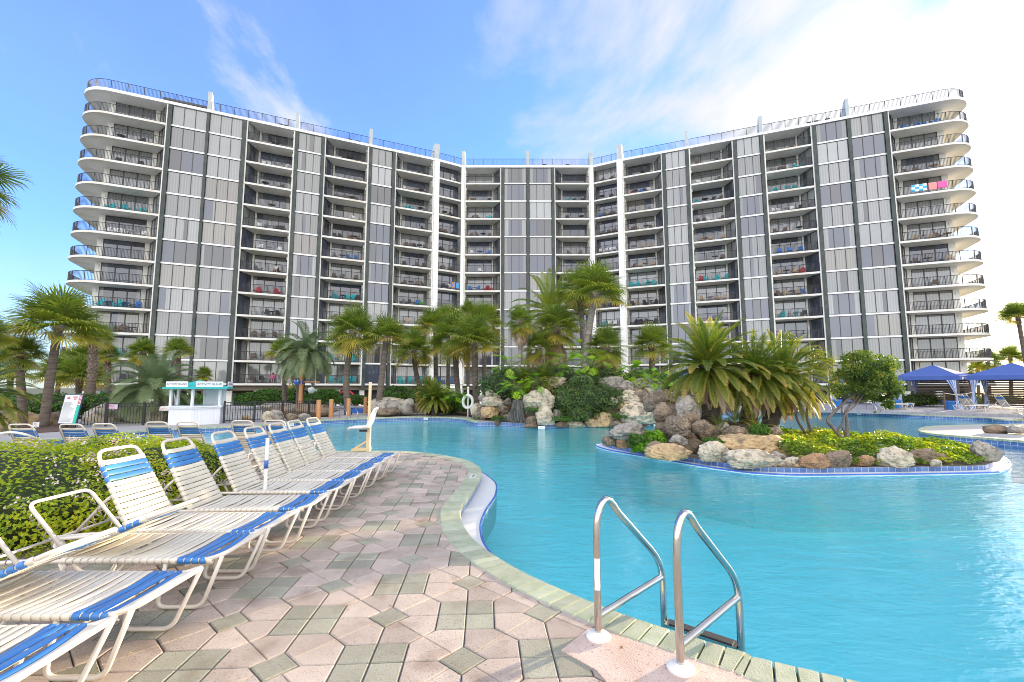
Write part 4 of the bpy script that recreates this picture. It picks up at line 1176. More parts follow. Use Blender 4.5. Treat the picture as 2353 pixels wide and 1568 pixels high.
# far handrails
def handrail(pa, lbl, d=(0.25, -0.55)):
    t = thing('handrail', lbl, 'handrail', pa); mb = MB(); a = Vector(pa)
    for s in (0, .55):
        o = Vector((s, s * .1, 0)); mb.tube(rnd_path([a + o, a + o + Vector((0, 0, .85)), a + o + Vector((d[0] * 1.6, d[1] * 1.6, .35)), a + o + Vector((d[0] * 1.7, d[1] * 1.7, -.8))], .12, 5), .022, 8)
    mb.build('rail', M_steel, t, True, pa)
handrail(tuple(G(772, 963) + Vector((0, .5, 0))), 'pair of thin steel handrails at the far pool edge below the red arch', (0.42, -.5))
p = G(2002, 948); handrail((p.x, p.y + .4, 0), 'pair of steel handrails at the far right pool wall behind the small tree', (0.1, -.4))
M_redp = mat('red_plastic', (.55, .03, .03), .35)
p = G(785, 935); p.y += 1; p.z = 0
t = thing('slide_arch', 'red arched tube behind the brown posts', 'slide', p)
mb = MB(); mb.tube([p + Vector((-.9 * math.cos(math.pi * k / 16) * 1.0, .0, 1.35 * math.sin(math.pi * k / 16))) for k in range(17)], .07, 8); mb.build('tube', M_redp, t, True, p)
p = G(826, 950); mb = MB(); mb.box(-.75, .75, -.4, .4, 0, .18, fn=lambda x, y, z: (p.x + x, p.y + .7 + y, z)); mb.prism([(p.x - .7, p.y + .35), (p.x + .7, p.y + .35), (p.x + .6, p.y + 1.05), (p.x - .6, p.y + 1.05)], .181, .26)
tag(mb.build('wading_mat', M_bluep), 'flat bright blue pool mat lying behind the brown posts', 'mat')
# life ring stand
p = G(1071, 962); p.y += 1.0; p.z = 0
t = thing('life_ring_stand', 'white life ring hanging on a white post beside the back rock pile', 'life ring', p)
mb = MB(); mb.tube([p, p + Vector((0, 0, 1.55))], .05, 10); blob(mb, p + Vector((0, 0, 1.6)), (.06, .06, .08)); mb.build('post', M_plast, t, True, p)
mb = MB(); mb.tube([p + Vector((.27 * math.cos(2 * math.pi * k / 24), -.09, .85 + .34 * math.sin(2 * math.pi * k / 24))) for k in range(24)], .085, 10, closed=True); mb.build('ring', M_plast, t, True, p)
p2 = p + Vector((1.2, .6, 0)); pole_thing('gate_post', 'thin white gate post right of the life ring', 'post', p2, 1.6, .05, M_plast)
# white tube rail at the left edge
mb = MB(); pts = [G(-60, 1010, .72), G(20, 992, .80), G(60, 998, .75), G(100, 1016, .55), G(140, 1033, .3), G(165, 1040, .05)]
a = G(-60, 1010, .72)
mb.tube(smooth_tube if False else rnd_path([Vector((p.x * .92, p.y * .92, p.z + (EYE - p.z) * .08)) for p in pts], .2, 4), .022, 8)
tag(mb.build('handrail', M_plast, None, True), 'white tubular handrail entering at the left edge behind the bush', 'handrail')
# ---------------------------------------------------------------- vegetation
GREEN = [(0.0, (0.055, 0.095, 0.024)), (0.25, (0.12, 0.18, 0.034)), (0.5, (0.23, 0.28, 0.05)), (0.70, (0.38, 0.37, 0.06)), (0.84, (0.46, 0.34, 0.05)), (1.0, (0.36, 0.24, 0.11))]
M_fan = leafmat('fan_leaf', GREEN, 0.42, 0.38)
M_sago = leafmat('sago_leaf', [(0.0, (0.03, 0.06, 0.014)), (0.35, (0.075, 0.13, 0.022)), (0.6, (0.17, 0.20, 0.032)), (0.82, (0.36, 0.28, 0.055)), (1.0, (0.52, 0.27, 0.11))], 0.38, 0.34)
M_silver = leafmat('silver_leaf', [(0.0, (0.085, 0.125, 0.055)), (0.5, (0.21, 0.27, 0.125)), (0.8, (0.36, 0.40, 0.21)), (1.0, (0.42, 0.38, 0.17))], 0.5, 0.25)
M_deadleaf = leafmat('dead_leaf', [(0.0, (0.22, 0.14, 0.08)), (0.5, (0.38, 0.27, 0.17)), (1.0, (0.52, 0.42, 0.31))], 0.8, 0.2)
M_trunk = mat('palm_trunk', (0.17, 0.135, 0.11), 0.9, (0.095, 0.072, 0.055), 3.0, 8, bump=0.8, bscale=14, stretch=(1, 1, 5))
M_trunkg = mat('grey_trunk', (0.28, 0.25, 0.22), 0.9, (0.16, 0.14, 0.12), 3.0, 8, bump=0.6, bscale=14, stretch=(1, 1, 4))
M_boot = mat('palm_boot', (0.30, 0.23, 0.17), 0.9, (0.14, 0.095, 0.065), 5.0, 6, bump=0.6, bscale=20, var=0.3)
M_sagotrunk = mat('sago_trunk', (0.045, 0.036, 0.028), 0.95, (0.09, 0.07, 0.05), 12, 6, bump=1.0, bscale=22)
M_bark = mat('grey_bark', (0.20, 0.17, 0.15), 0.9, (0.11, 0.09, 0.08), 8, 6, bump=0.7, bscale=30, stretch=(1, 1, .5))
UP = Vector((0, 0, 1))
SHORE = [(1000, 26), (1082, 24), (1096, 23.4), (1152, 21.4), (1243, 20.3), (1340, 20.7), (1411, 20.9), (1506, 21.9), (1600, 25), (1700, 28)]
def shore(x, off):
    """distance of the back rock shoreline under picture column x, plus off metres inland"""
    for (a, da), (b, db) in zip(SHORE, SHORE[1:]):
        if x <= b: return da + (db - da) * max(0, (x - a) / (b - a)) + off
    return 28 + off
def fan_leaf(mb, org, d, pet, L, rg, v, nseg=24, droop=0.35, spread=150):
    """costapalmate leaf: petiole, then segments radiating from a hub"""
    d = d.normalized(); side = d.cross(UP)
    if side.length < .05: side = Vector((rg.uniform(-1, 1), rg.uniform(-1, 1), 0))
    side.normalize()
    pts = []; dd = d.copy(); p = org.copy()
    for k in range(5):
        pts.append(p.copy()); p = p + dd * (pet / 4); dd = (dd - UP * 0.10 * droop * pet).normalized()
    w = 0.014
    for a, b in zip(pts, pts[1:]):
        mb.quad(a - side * w, a + side * w, b + side * w, b - side * w, 0, min(1, v + .18))
    hub = pts[-1]; nrm = side.cross(dd).normalized()
    if nrm.z < 0: nrm = -nrm
    roll = rg.uniform(-.5, .5)
    side2 = side * math.cos(roll) + nrm * math.sin(roll); nrm2 = dd.cross(side2)
    for i in range(nseg):
        a = rad(spread) * (2 * (i + rg.uniform(-.2, .2)) / (nseg - 1) - 1) * 0.86
        sd = (dd * math.cos(a) + side2 * math.sin(a) + nrm2 * (0.22 - .42 * abs(a) / 2.6) + dd * .0).normalized()
        l = L * (1.0 - 0.28 * (abs(a) / 2.6) ** 1.5) * rg.uniform(.86, 1.06)
        h0 = hub + dd * (0.10 * L * (1 - abs(a) / 2.6))
        ws = 0.021 * L + .005
        wv = sd.cross(nrm2).normalized()
        p1 = h0 + sd * l * 0.42; s2 = (sd - UP * droop * rg.uniform(.5, 1.0)).normalized(); p2 = p1 + s2 * l * 0.34
        s3 = (s2 - UP * droop * rg.uniform(1.0, 2.6)).normalized(); p3 = p2 + s3 * l * 0.26
        vv = min(1, max(0, v + rg.uniform(-.13, .13)))
        o = len(mb.v)
        mb.v.extend([tuple(x) for x in (h0 - wv * ws * .3, h0 + wv * ws * .3, p1 - wv * ws, p1 + wv * ws, p2 - wv * ws * .7, p2 + wv * ws * .7, p3)])
        mb.f.extend([[o, o + 1, o + 3, o + 2], [o + 2, o + 3, o + 5, o + 4], [o + 4, o + 5, o + 6]]); mb.m.extend([0, 0, 0]); mb.a.extend([vv, min(1, vv + .05), min(1, vv + .22)])
def fan_crown(seed, n=36, R=1.9, lo=-24, skirt=0, young=1.0):
    """crown round the origin; returns (green mesh, dead mesh or None)"""
    rg = random.Random(seed); mb = MB(); dm = MB()
    for i in range(n):
        t = i / (n - 1); el = 86 - (86 - lo) * t ** 0.85 + rg.uniform(-9, 9); az = i * 137.5 + rg.uniform(-14, 14)
        d = Vector((math.cos(rad(az)) * math.cos(rad(el)), math.sin(rad(az)) * math.cos(rad(el)), math.sin(rad(el))))
        v = 0.22 + 0.30 * t ** 1.5 + rg.uniform(-.12, .12) + (0.26 if t > .8 and rg.random() < .6 else 0)
        fan_leaf(mb, Vector((0, 0, -.10 - .25 * t)), d, R * rg.uniform(.36, .52), R * rg.uniform(.50, .62), rg, v, 30, 0.10 + .26 * t + rg.uniform(0, .14), 150)
    for i in range(skirt):
        az = i * 137.5; el = rg.uniform(-84, -55)
        d = Vector((math.cos(rad(az)) * math.cos(rad(el)), math.sin(rad(az)) * math.cos(rad(el)), math.sin(rad(el))))
        fan_leaf(dm, Vector((0, 0, -.3 - .5 * R * i / skirt)), d, R * .35, R * rg.uniform(.4, .6), rg, rg.uniform(.1, .95), 16, 0.8, 75)
    return mb.mesh('crown', M_fan), (dm.mesh('dead_fronds', M_deadleaf) if skirt else None)
def pinnate(mb, org, d, L, rg, v, nl=34, ll=0.16, curve=1.0, w=0.008, vee=35, tipv=0.0, mi=0):
    """feather frond: curved midrib with narrow leaflets either side"""
    d = d.normalized(); p = org.copy(); dd = d.copy(); n = 14; pts = []
    for k in range(n + 1):
        pts.append((p.copy(), dd.copy())); p = p + dd * (L / n); dd = (dd - UP * curve * (0.05 + 0.16 * k / n)).normalized()
    side = d.cross(UP); side = side.normalized() if side.length > .05 else Vector((1, 0, 0))
    for (a, da), (b, db) in zip(pts, pts[1:]):
        nr = side.cross(da).normalized() * .006
        mb.quad(a - side * .008, a + side * .008, b + side * .006, b - side * .006, mi, min(1, v + .2))
    for i in range(nl):
        t = (i + .5 + rg.uniform(-.2, .2)) / nl; k = t * n; j = min(n - 1, int(k)); f = k - j
        q = pts[j][0].lerp(pts[j + 1][0], f); dq = pts[j][1].lerp(pts[j + 1][1], f).normalized()
        nr = side.cross(dq).normalized()
        if nr.z < 0: nr = -nr
        env = min(1, t * 5 + .25) * min(1, (1 - t) * 3.2 + .22)
        for s in (-1, 1):
            sd = (side * s * math.cos(rad(vee)) + nr * math.sin(rad(vee)) * .7 + dq * (0.45 + .5 * t)).normalized()
            l = ll * env * rg.uniform(.9, 1.1); tip = q + sd * l - UP * l * .16 * curve; m = q + sd * l * .55
            wv = dq * w
            vv = min(1, max(0, v + rg.uniform(-.06, .06) + tipv * max(0, t - .55) * 2))
            o = len(mb.v); mb.v.extend([tuple(x) for x in (q - wv * .6, q + wv * .6, m + wv, m - wv, tip)])
            mb.f.extend([[o, o + 1, o + 2, o + 3], [o + 3, o + 2, o + 4]]); mb.m.extend([mi, mi]); mb.a.extend([vv, min(1, vv + tipv)])
def feather_crown(seed, n, R, lo, ll, material, vbase, curve=1.0, nl=34, w=0.008, dead=0, hi=84, tipv=0.0, name='crown', lean=None):
    rg = random.Random(seed); mb = MB(); dm = MB()
    for i in range(n):
        t = i / (n - 1); el = hi - (hi - lo) * t ** .8 + rg.uniform(-8, 8); az = i * 137.5 + rg.uniform(-12, 12)
        d = Vector((math.cos(rad(az)) * math.cos(rad(el)), math.sin(rad(az)) * math.cos(rad(el)), math.sin(rad(el))))
        if lean: d = (d + Vector(lean)).normalized()
        v = vbase + .20 * t + rg.uniform(-.14, .14)
        pinnate(mb, Vector((math.cos(rad(az)) * .06, math.sin(rad(az)) * .06, -.12 * t)), d, R * rg.uniform(.85, 1.08), rg, v, nl, ll, curve, w, tipv=tipv)
    for i in range(dead):
        az = i * 137.5 + 40; el = rg.uniform(-80, -35)
        d = Vector((math.cos(rad(az)) * math.cos(rad(el)), math.sin(rad(az)) * math.cos(rad(el)), math.sin(rad(el))))
        pinnate(dm, Vector((0, 0, -.15)), d, R * rg.uniform(.6, .85), rg, rg.uniform(.2, .9), nl, ll * .8, .6, w)
    return mb.mesh(name, material), (dm.mesh('dead_fronds', M_deadleaf) if dead else None)
FANS = [fan_crown(s, 36 + 2 * s, 1.9, (4, -14, 8, -30)[s]) for s in range(4)]
SKIRT = [fan_crown(20, 40, 1.9, -45, 46), fan_crown(21, 36, 1.9, -30, 60)]
PINDO = [feather_crown(31, 54, 1.9, -30, .46, M_silver, .30, 1.15, 46, .020)[0], feather_crown(32, 54, 2.0, -35, .46, M_silver, .25, 1.2, 46, .020)[0]]
DATE = feather_crown(41, 40, 2.6, -20, .36, M_fan, .34, .75, 54, .022, 6)
def trunk_mesh(a, b, r0, r1, bend=0.0, rg=random, boots=0.0, name='trunk', m=None, ring=True):
    """tapered ringed trunk from a to b (relative to a); boots: share of the top length clad in old leaf bases"""
    mb = MB(); n = 26; pts = []; R = []
    d = b - a; side = Vector((d.y, -d.x, 0)); side = side.normalized() if side.length > .01 else Vector((1, 0, 0))
    fwd = Vector((d.x, d.y, 0)); fwd = fwd.normalized() if fwd.length > .01 else Vector((0, 1, 0))
    for i in range(n + 1):
        t = i / n; p = d * t + fwd * (-bend * math.sin(math.pi * t)) + side * (.05 * math.sin(t * 5) * d.length * .05)
        pts.append(p); f = r0 + (r1 - r0) * t
        if t < .10: f *= 1 + 2.2 * (.10 - t)
        R.append(f * (1 + (0.035 if ring and i % 2 else 0) + rg.uniform(-.02, .02)))
    mb.tube(pts, R, 12)
    if boots:
        L = d.length; nb = int(70 * boots * L / 1.5) + 14
        for i in range(nb):
            t = 1 - boots * (i + .5) / nb; k = t * n; j = min(n - 1, int(k)); p = pts[j].lerp(pts[j + 1], k - j)
            az = i * 2.39996; o = Vector((math.cos(az), math.sin(az), 0)); s = Vector((-o.y, o.x, 0)); rr = R[j] * .85
            l = rg.uniform(.12, .22); w = rg.uniform(.035, .06)
            q0, q1 = p + o * rr, p + o * (rr + l * .65) + UP * l * .85
            tk = o * .022
            mb.add([tuple(x) for x in (q0 - s * w, q0 + s * w, q1 + s * w * .45, q1 - s * w * .45, q0 - s * w - tk + UP * .03, q0 + s * w - tk + UP * .03, q1 + s * w * .4 - tk, q1 - s * w * .4 - tk)],
                   [(0, 1, 2, 3), (7, 6, 5, 4), (0, 3, 7, 4), (1, 5, 6, 2), (3, 2, 6, 7)], 1, rg.random())
    return mb.mesh(name, [m or M_trunk, M_boot], True)
rp_ = random.Random(77)
def palm(label, base, top, r, crown, cR, group=None, boots=0.15, name='palm_tree', bend=0.0, m=None, dead=None, r1=None, basis=1.9, zs=1.0):
    """base, top: world points; cR crown radius wanted"""
    t = thing(name, label, 'palm tree', base, group); base = Vector(base); top = Vector(top)
    obj('trunk', trunk_mesh(base, top, r, r1 or r * .85, bend, rp_, boots, m=m), t)
    c = obj('crown', crown, t, top - base); s = cR / basis; c.scale = (s, s, s * zs); c.rotation_euler = (0, 0, rp_.uniform(0, 6.28))
    if dead:
        c2 = obj('dead_fronds', dead, t, top - base); c2.scale = (s, s, s); c2.rotation_euler = c.rotation_euler
    return t
def px_palm(label, bx, by, tx, ty, rpx, rtrunk, crown=None, boots=.12, bend=0, d=None, m=None, dead=None, group=None, z0=0.0, basis=1.9, name='palm_tree', zs=1.0):
    """palm whose foot is seen at (bx, by) and crown heart at (tx, ty); d: distance if the foot is hidden"""
    if d is None: b = G(bx, by, z0); d = b.y
    else:
        b = AT(bx, by, d); 
        if z0 is not None: b.z = z0
    tp = AT(tx, ty, d)
    return palm(label, b, tp, rtrunk, crown or FANS[rp_.randrange(4)][0], rpx / F_PX * d * 1.0, group, boots, name, bend, m, dead, basis=basis, zs=zs)
PG = 'palms in the planting between pool and building'
px_palm('tall leaning sabal palm left of the rules board, with golden lower fronds', 100, 981, 133, 752, 112, .17, FANS[0][0], .16)
px_palm('shaggy palm behind the tall leaning palm at the left', 55, 960, 44, 812, 62, .16, FANS[1][0], .3, d=19.5)
px_palm('palm showing only its fronds at the left edge of the photo', -70, 1000, -40, 775, 70, .17, FANS[2][0], d=17)
px_palm('near palm outside the left edge with frond tips reaching in against the sky', -330, 1000, -104, 405, 128, .19, FANS[3][0], d=9)
px_palm('palm with a thick pineapple shaped trunk of old leaf bases left of the balconies', 207, 935, 217, 778, 46, .20, FANS[2][0], .55, d=25)
px_palm('slim short palm with a small crown right of the pineapple trunked palm', 247, 912, 249, 816, 30, .17, FANS[1][0], .35, d=30)
px_palm('short booted palm under the left wing, left one of a pair', 331, 905, 328, 810, 40, .22, FANS[3][0], .6, d=30)
px_palm('short booted palm under the left wing, right one of a pair', 404, 905, 408, 808, 40, .23, FANS[0][0], .6, d=30)
px_palm('smallest palm, just left of the teal kiosk roof', 468, 915, 470, 862, 24, .15, FANS[1][0], .4, d=31)
px_palm('slender background palm at far left behind the hedge', 130, 920, 136, 862, 60, .14, FANS[2][0], .2, d=30, group='palms behind the left hedge')
px_palm('slender background palm under the lowest left balconies', 180, 925, 183, 868, 62, .15, FANS[0][0], .4, d=27, group='palms behind the left hedge')
px_palm('background palm beside the left balcony ends', 205, 905, 200, 830, 62, .15, FANS[3][0], .2, d=38, group='palms behind the left hedge')
px_palm('low background palm at the left frame edge', 22, 930, 26, 840, 60, .15, FANS[1][0], .3, d=27, group='palms behind the left hedge')
px_palm('sabal palm just left of the duck topped pole', 655, 918, 651, 812, 46, .16, FANS[2][0], .12, d=33)
px_palm('leaning sabal palm above the red arch, its bent trunk crossing to the pool edge', 800, 954, 813, 762, 72, .19, FANS[3][0], .06, bend=.25)
px_palm('sabal palm right of the lift mast with a straight pale trunk', 867, 955, 888, 776, 64, .19, FANS[0][0], .08)
px_palm('sabal palm with a bent trunk behind the grey rocks', 988, 942, 951, 806, 62, .19, FANS[1][0], .1, bend=-.3)
px_palm('sabal palm over the grey rocks, left of the tall cluster', 1003, 940, 1000, 752, 58, .19, FANS[2][0], .1)
px_palm('broad sabal palm with pale hanging fronds left of the life ring', 1056, 945, 1042, 776, 74, .19, FANS[3][0], .1)
px_palm('dark full sabal palm above the life ring', 1094, 940, 1090, 786, 78, .2, FANS[0][0], .3, d=29)
px_palm('sabal palm standing high behind the dark full one', 1114, 925, 1112, 738, 56, .17, FANS[1][0], .1, d=36)
px_palm('sabal palm behind the broad one, against the lowest white column', 1030, 925, 1030, 745, 56, .17, FANS[2][0], .1, d=38)
px_palm('small palm peeping over the cluster at the white column', 1075, 915, 1078, 720, 36, .15, FANS[3][0], .1, d=40)
px_palm('dead skirted thin palm with a bare grey stem', 1190, 915, 1197, 738, 44, .11, SKIRT[0][0], .05, d=25, m=M_trunkg, dead=SKIRT[0][1])
px_palm('tallest sabal palm in front of the white columns, crown high over the rocks', 1340, 890, 1368, 674, 88, .21, FANS[0][0], .1, d=25, bend=.2, m=M_trunkg)
px_palm('sabal palm just left of the tallest one, half hidden by it', 1352, 880, 1332, 672, 64, .18, FANS[3][0], .08, d=28, m=M_trunkg)
px_palm('palm with a thick brown skirt in the middle of the rock bed', 1270, 880, 1279, 752, 70, .2, SKIRT[1][0], .1, d=26, dead=SKIRT[1][1])
px_palm('palm wearing a long straw skirt right of the tallest palm', 1402, 880, 1393, 796, 60, .2, SKIRT[0][0], .1, d=25, dead=SKIRT[1][1])
px_palm('low skirted palm between the thin stem and the brown skirted palm', 1235, 890, 1238, 800, 52, .18, SKIRT[1][0], .1, d=25.5, dead=SKIRT[0][1])
px_palm('full sabal palm right of the white columns, behind the big sago', 1497, 880, 1498, 792, 58, .2, FANS[1][0], .1, d=27)
px_palm('palm leaning in at the right edge above the cabana roofs', 2372, 900, 2338, 728, 44, .2, FANS[2][0], .1, d=48)
px_palm('palm in the sun glow between the two cabanas', 2322, 905, 2322, 822, 34, .2, FANS[0][0], .1, d=58, group='backlit palms beyond the cabanas')
px_palm('palm in the sun glow over the right cabana edge', 2272, 905, 2270, 832, 34, .2, FANS[3][0], .1, d=56, group='backlit palms beyond the cabanas')
px_palm('lowest palm in the sun glow left of the right cabana', 2248, 905, 2246, 850, 28, .18, FANS[1][0], .1, d=60, group='backlit palms beyond the cabanas')
px_palm('silvery pindo palm with drooping fronds left of the kiosk', 355, 950, 358, 893, 84, .24, PINDO[0], .5, d=22.5, basis=1.55)
px_palm('grey green pindo palm with a dark trunk right of the duck pole', 690, 925, 706, 812, 62, .26, PINDO[1], .45, d=31, basis=1.55, bend=.15)
px_palm('date palm with long arching fronds behind the skirted palms', 1258, 890, 1262, 716, 92, .25, DATE[0], .2, d=30, basis=2.2, dead=DATE[1], name='date_palm')
# sago palms
SAGO = [feather_crown(51, 104, 1.35, -34, .19, M_sago, .32, .66, 52, .0115, 14, tipv=.22), feather_crown(52, 104, 1.4, -42, .19, M_sago, .30, .72, 52, .0115, 26, tipv=.24),
        feather_crown(53, 26, 0.7, 5, .10, M_sago, .40, .9, 30, .006, tipv=.15)]
def sago(label, base, top, cR, kind, r, group=None, basis=1.15, dead=True):
    t = thing('sago_palm', label, 'sago palm', base, group); base = Vector(base); top = Vector(top)
    if r: 
        mb = MB(); n = 18; d = top - base
        pts = [d * (i / n) for i in range(n + 1)]; R = [r * (1.12 - .25 * i / n) * (1 + (.08 if i % 2 else 0)) for i in range(n + 1)]
        mb.tube(pts, R, 16)
        for i in range(int(260 * d.length)):
            tt = rp_.random(); az = i * 2.4; o = Vector((math.cos(az), math.sin(az), 0)); s = Vector((-o.y, o.x, 0)); p = d * tt + o * r * .95
            mb.add([tuple(p - s * .03 - UP * .02), tuple(p + s * .03 - UP * .02), tuple(p + o * .045 + UP * .03)], [(0, 1, 2)], 0)
        mb.build('trunk', M_sagotrunk, t)
    c = obj('crown', SAGO[kind][0], t, top - base); s = cR / basis; c.scale = (s,) * 3; c.rotation_euler = (0, 0, rp_.uniform(0, 6.28))
    if SAGO[kind][1] and dead:
        c = obj('dead_fronds', SAGO[kind][1], t, top - base); c.scale = (s,) * 3
    return t
ISZ = 0.10
b1 = AT(1634, 970, 13.0); sago('largest sago palm on the rock island, crown above its thick dark trunk', (b1.x, b1.y, .3), AT(1626, 840, b1.y), 1.34, 0, .25)
b2 = AT(1712, 975, b1.y + .3); sago('spreading sago palm with hanging brown fronds at the middle of the island', (b2.x, b2.y, .25), AT(1738, 862, b1.y + .2), 1.10, 1, .22)
b3 = AT(1760, 985, b1.y + .5); sago('leaning sago palm at the right of the island clump', (b3.x, b3.y, .2), AT(1800, 866, b1.y + .9), 1.22, 1, .21)
for x, y, d, R, l in ((1655, 992, -.7, .48, 'small reddish sago sprouting at the foot of the largest sago trunk'), (1690, 968, -.4, .55, 'young sago between the two big sago trunks'), (1735, 988, -.6, .48, 'young sago with orange fronds right of the island trunks'), (1600, 968, -.4, .36, 'young sago sprouting left of the largest sago trunk')):
    p = AT(x, y, b1.y + d); sago(l, p, p + Vector((0, 0, .05)), R, 2, 0, 'young sago sprouts on the rock island', basis=.62)
for x, y, d, R, l in ((-85, 905, 9.5, 1.0, 'yellow green sago palm reaching in from the left edge'), (1000, 915, 26, 1.0, 'dark sago palm above the far grey rocks'), (985, 900, 27.5, .9, 'second dark sago palm behind the far grey rocks')):
    p = AT(x, y, d); sago(l, (p.x, p.y, 0), p, R, 0, .18, dead=False)
for x, y, d, R, l in ((1252, 870, 22, .75, 'small sago palm with yellowing fronds left of the middle rocks'), (1205, 872, 22.5, .65, 'small dry sago palm beside the bare grey palm stem')):
    p = AT(x, y, d); sago(l, (p.x, p.y, .2), p, R, 1, .14)
sago('low sago palm on the small right peninsula', G(2370, 975), G(2370, 975) + Vector((0, 0, .25)), .6, 2, 0, basis=.62)

# ---- leafy shrubs: many small leaves on and inside a lumpy volume
def leaf_quad(mb, p, nrm, L, w, v, rg, mi=0):
    t = Vector((rg.uniform(-1, 1), rg.uniform(-1, 1), rg.uniform(-1, 1))); t = t - nrm * t.dot(nrm)
    if t.length < .01: return
    t.normalize(); s = nrm.cross(t)
    o = len(mb.v); f = nrm * (w * .35)
    mb.v.extend([tuple(x) for x in (p - t * L * .5, p + s * w * .5 + f, p + t * L * .5, p - s * w * .5 + f)])
    mb.f.extend([[o, o + 1, o + 2], [o, o + 2, o + 3]]); mb.m.extend([mi, mi]); mb.a.extend([v, v])
def shrub_mesh(blobs, n, L, w, rg, vlo=.15, vhi=.75, up=.5, core=True, name='foliage', m=None, lump=.12, lumpf=3.0, zmin=None, flat=False):
    """blobs: (centre, radii); leaves near the surface, an opaque twiggy core inside"""
    mb = MB(); tot = sum(b[1][0] * b[1][1] + b[1][0] * b[1][2] + b[1][1] * b[1][2] for b in blobs)
    for c, r in blobs:
        k = int(n * (r[0] * r[1] + r[0] * r[2] + r[1] * r[2]) / tot); c = Vector(c)
        for _ in range(k):
            z = rg.uniform(-.75, 1); a = rg.uniform(0, 6.283); q = math.sqrt(max(0, 1 - z * z))
            u = Vector((q * math.cos(a), q * math.sin(a), z))
            nn = mnoise.noise(Vector((u.x * r[0], u.y * r[1], u.z * r[2])) * lumpf + c)
            depth = 1 + lump * nn * 2 - rg.random() ** 2 * .22
            p = c + Vector((u.x * r[0], u.y * r[1], u.z * r[2])) * depth
            if zmin is not None and p.z < zmin: continue
            nv = Vector((u.x / r[0], u.y / r[1], u.z / r[2])).normalized()
            nv = (nv + UP * up * .6 + Vector((rg.uniform(-1, 1), rg.uniform(-1, 1), rg.uniform(-1, 1))) * .75).normalized()
            cl = mnoise.noise(p * 2.2 + Vector((9, 3, 1))) * .5 + .5
            v = vlo + (vhi - vlo) * min(1, max(0, cl * .75 + rg.uniform(-.15, .4)))
            s = rg.uniform(.75, 1.25); leaf_quad(mb, p, nv, L * s, w * s, v, rg)
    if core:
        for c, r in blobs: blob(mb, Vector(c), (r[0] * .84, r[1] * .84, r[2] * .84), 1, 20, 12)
    return mb
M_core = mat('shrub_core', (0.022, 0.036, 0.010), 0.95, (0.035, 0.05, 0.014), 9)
M_bush = leafmat('bush_leaf', [(0.0, (0.06, 0.12, 0.014)), (.25, (0.17, 0.28, 0.02)), (.55, (0.38, 0.46, 0.022)), (.9, (0.56, 0.53, 0.035)), (1.0, (0.55, 0.26, 0.06))], .3, .42, .5)
M_hedge = leafmat('hedge_leaf', [(0.0, (0.03, 0.07, 0.012)), (.5, (0.07, 0.165, 0.02)), (1.0, (0.16, 0.27, 0.035))], .4, .25)
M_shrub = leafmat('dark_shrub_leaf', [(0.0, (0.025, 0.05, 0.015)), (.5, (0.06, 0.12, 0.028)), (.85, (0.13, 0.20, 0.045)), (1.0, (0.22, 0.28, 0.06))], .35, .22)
M_tree = leafmat('tree_leaf', [(0.0, (0.035, 0.07, 0.014)), (.45, (0.10, 0.16, 0.026)), (.8, (0.22, 0.26, 0.035)), (1.0, (0.42, 0.28, 0.05))], .4, .3)
M_bright = leafmat('bright_leaf', [(0.0, (0.06, 0.15, 0.012)), (.5, (0.17, 0.36, 0.018)), (1.0, (0.36, 0.50, 0.03))], .35, .35)
M_gc = leafmat('ground_cover_leaf', [(0.0, (0.04, 0.09, 0.014)), (.35, (0.13, 0.24, 0.024)), (.7, (0.34, 0.40, 0.035)), (1.0, (0.55, 0.48, 0.05))], .4, .35)
M_flower = mat('pale_pink_flower', (0.70, 0.55, 0.56), 0.6, (0.76, 0.68, 0.68), 20); M_flowerr = mat('rust_bud', (0.35, 0.10, 0.05), 0.6)
rg = random.Random(5)
bl = [((-6.0, 5.3, .38), (2.0, 1.45, .62)), ((-7.7, 5.1, .38), (1.5, 1.5, .62)), ((-4.95, 6.3, .36), (1.0, 1.5, .54)), ((-6.6, 7.7, .34), (1.1, .8, .52)), ((-5.6, 7.5, .28), (1.0, .9, .48))]
bush = thing('flowering_bush', 'yellow green hedge bush with pale pink flower clusters behind the near loungers', 'bush', (-6, 5.5, 0.02))
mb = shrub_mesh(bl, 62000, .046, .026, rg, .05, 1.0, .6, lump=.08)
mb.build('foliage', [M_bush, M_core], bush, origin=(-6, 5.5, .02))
mb = MB()
for _ in range(130):
    c, r = bl[rg.choice([0, 0, 0, 1, 1, 2, 3])]; z = rg.uniform(.0, .95); a = rg.uniform(-2.6, .6); q = math.sqrt(1 - z * z)
    u = Vector((q * math.cos(a), q * math.sin(a), z)); p0 = Vector(c) + Vector((u.x * r[0], u.y * r[1], u.z * r[2])) * 1.03
    for _ in range(rg.randrange(9, 20)):
        p = p0 + Vector((rg.gauss(0, .035), rg.gauss(0, .035), rg.gauss(0, .03)))
        nv = (u + Vector((rg.uniform(-1, 1), rg.uniform(-1, 1), rg.uniform(-1, 1)))).normalized()
        leaf_quad(mb, p, nv, .026, .018, .5, rg, 1 if rg.random() < .2 else 0); leaf_quad(mb, p + nv * .004, nv, .026, .018, .5, rg, 0)
o = mb.build('blossom', [M_flower, M_flowerr], bush, origin=(-6, 5.5, .02)); o['kind'] = 'stuff'
def shrub(label, blobs, n, L, w, m, name='shrub', cat='shrub', group=None, seed=1, **k):
    c = Vector(blobs[0][0]); t = thing(name, label, cat, (c.x, c.y, 0), group)
    mb = shrub_mesh(blobs, n, L, w, random.Random(seed), m=m, **k); mb.build('foliage', [m, M_core], t, origin=(c.x, c.y, 0)); return t
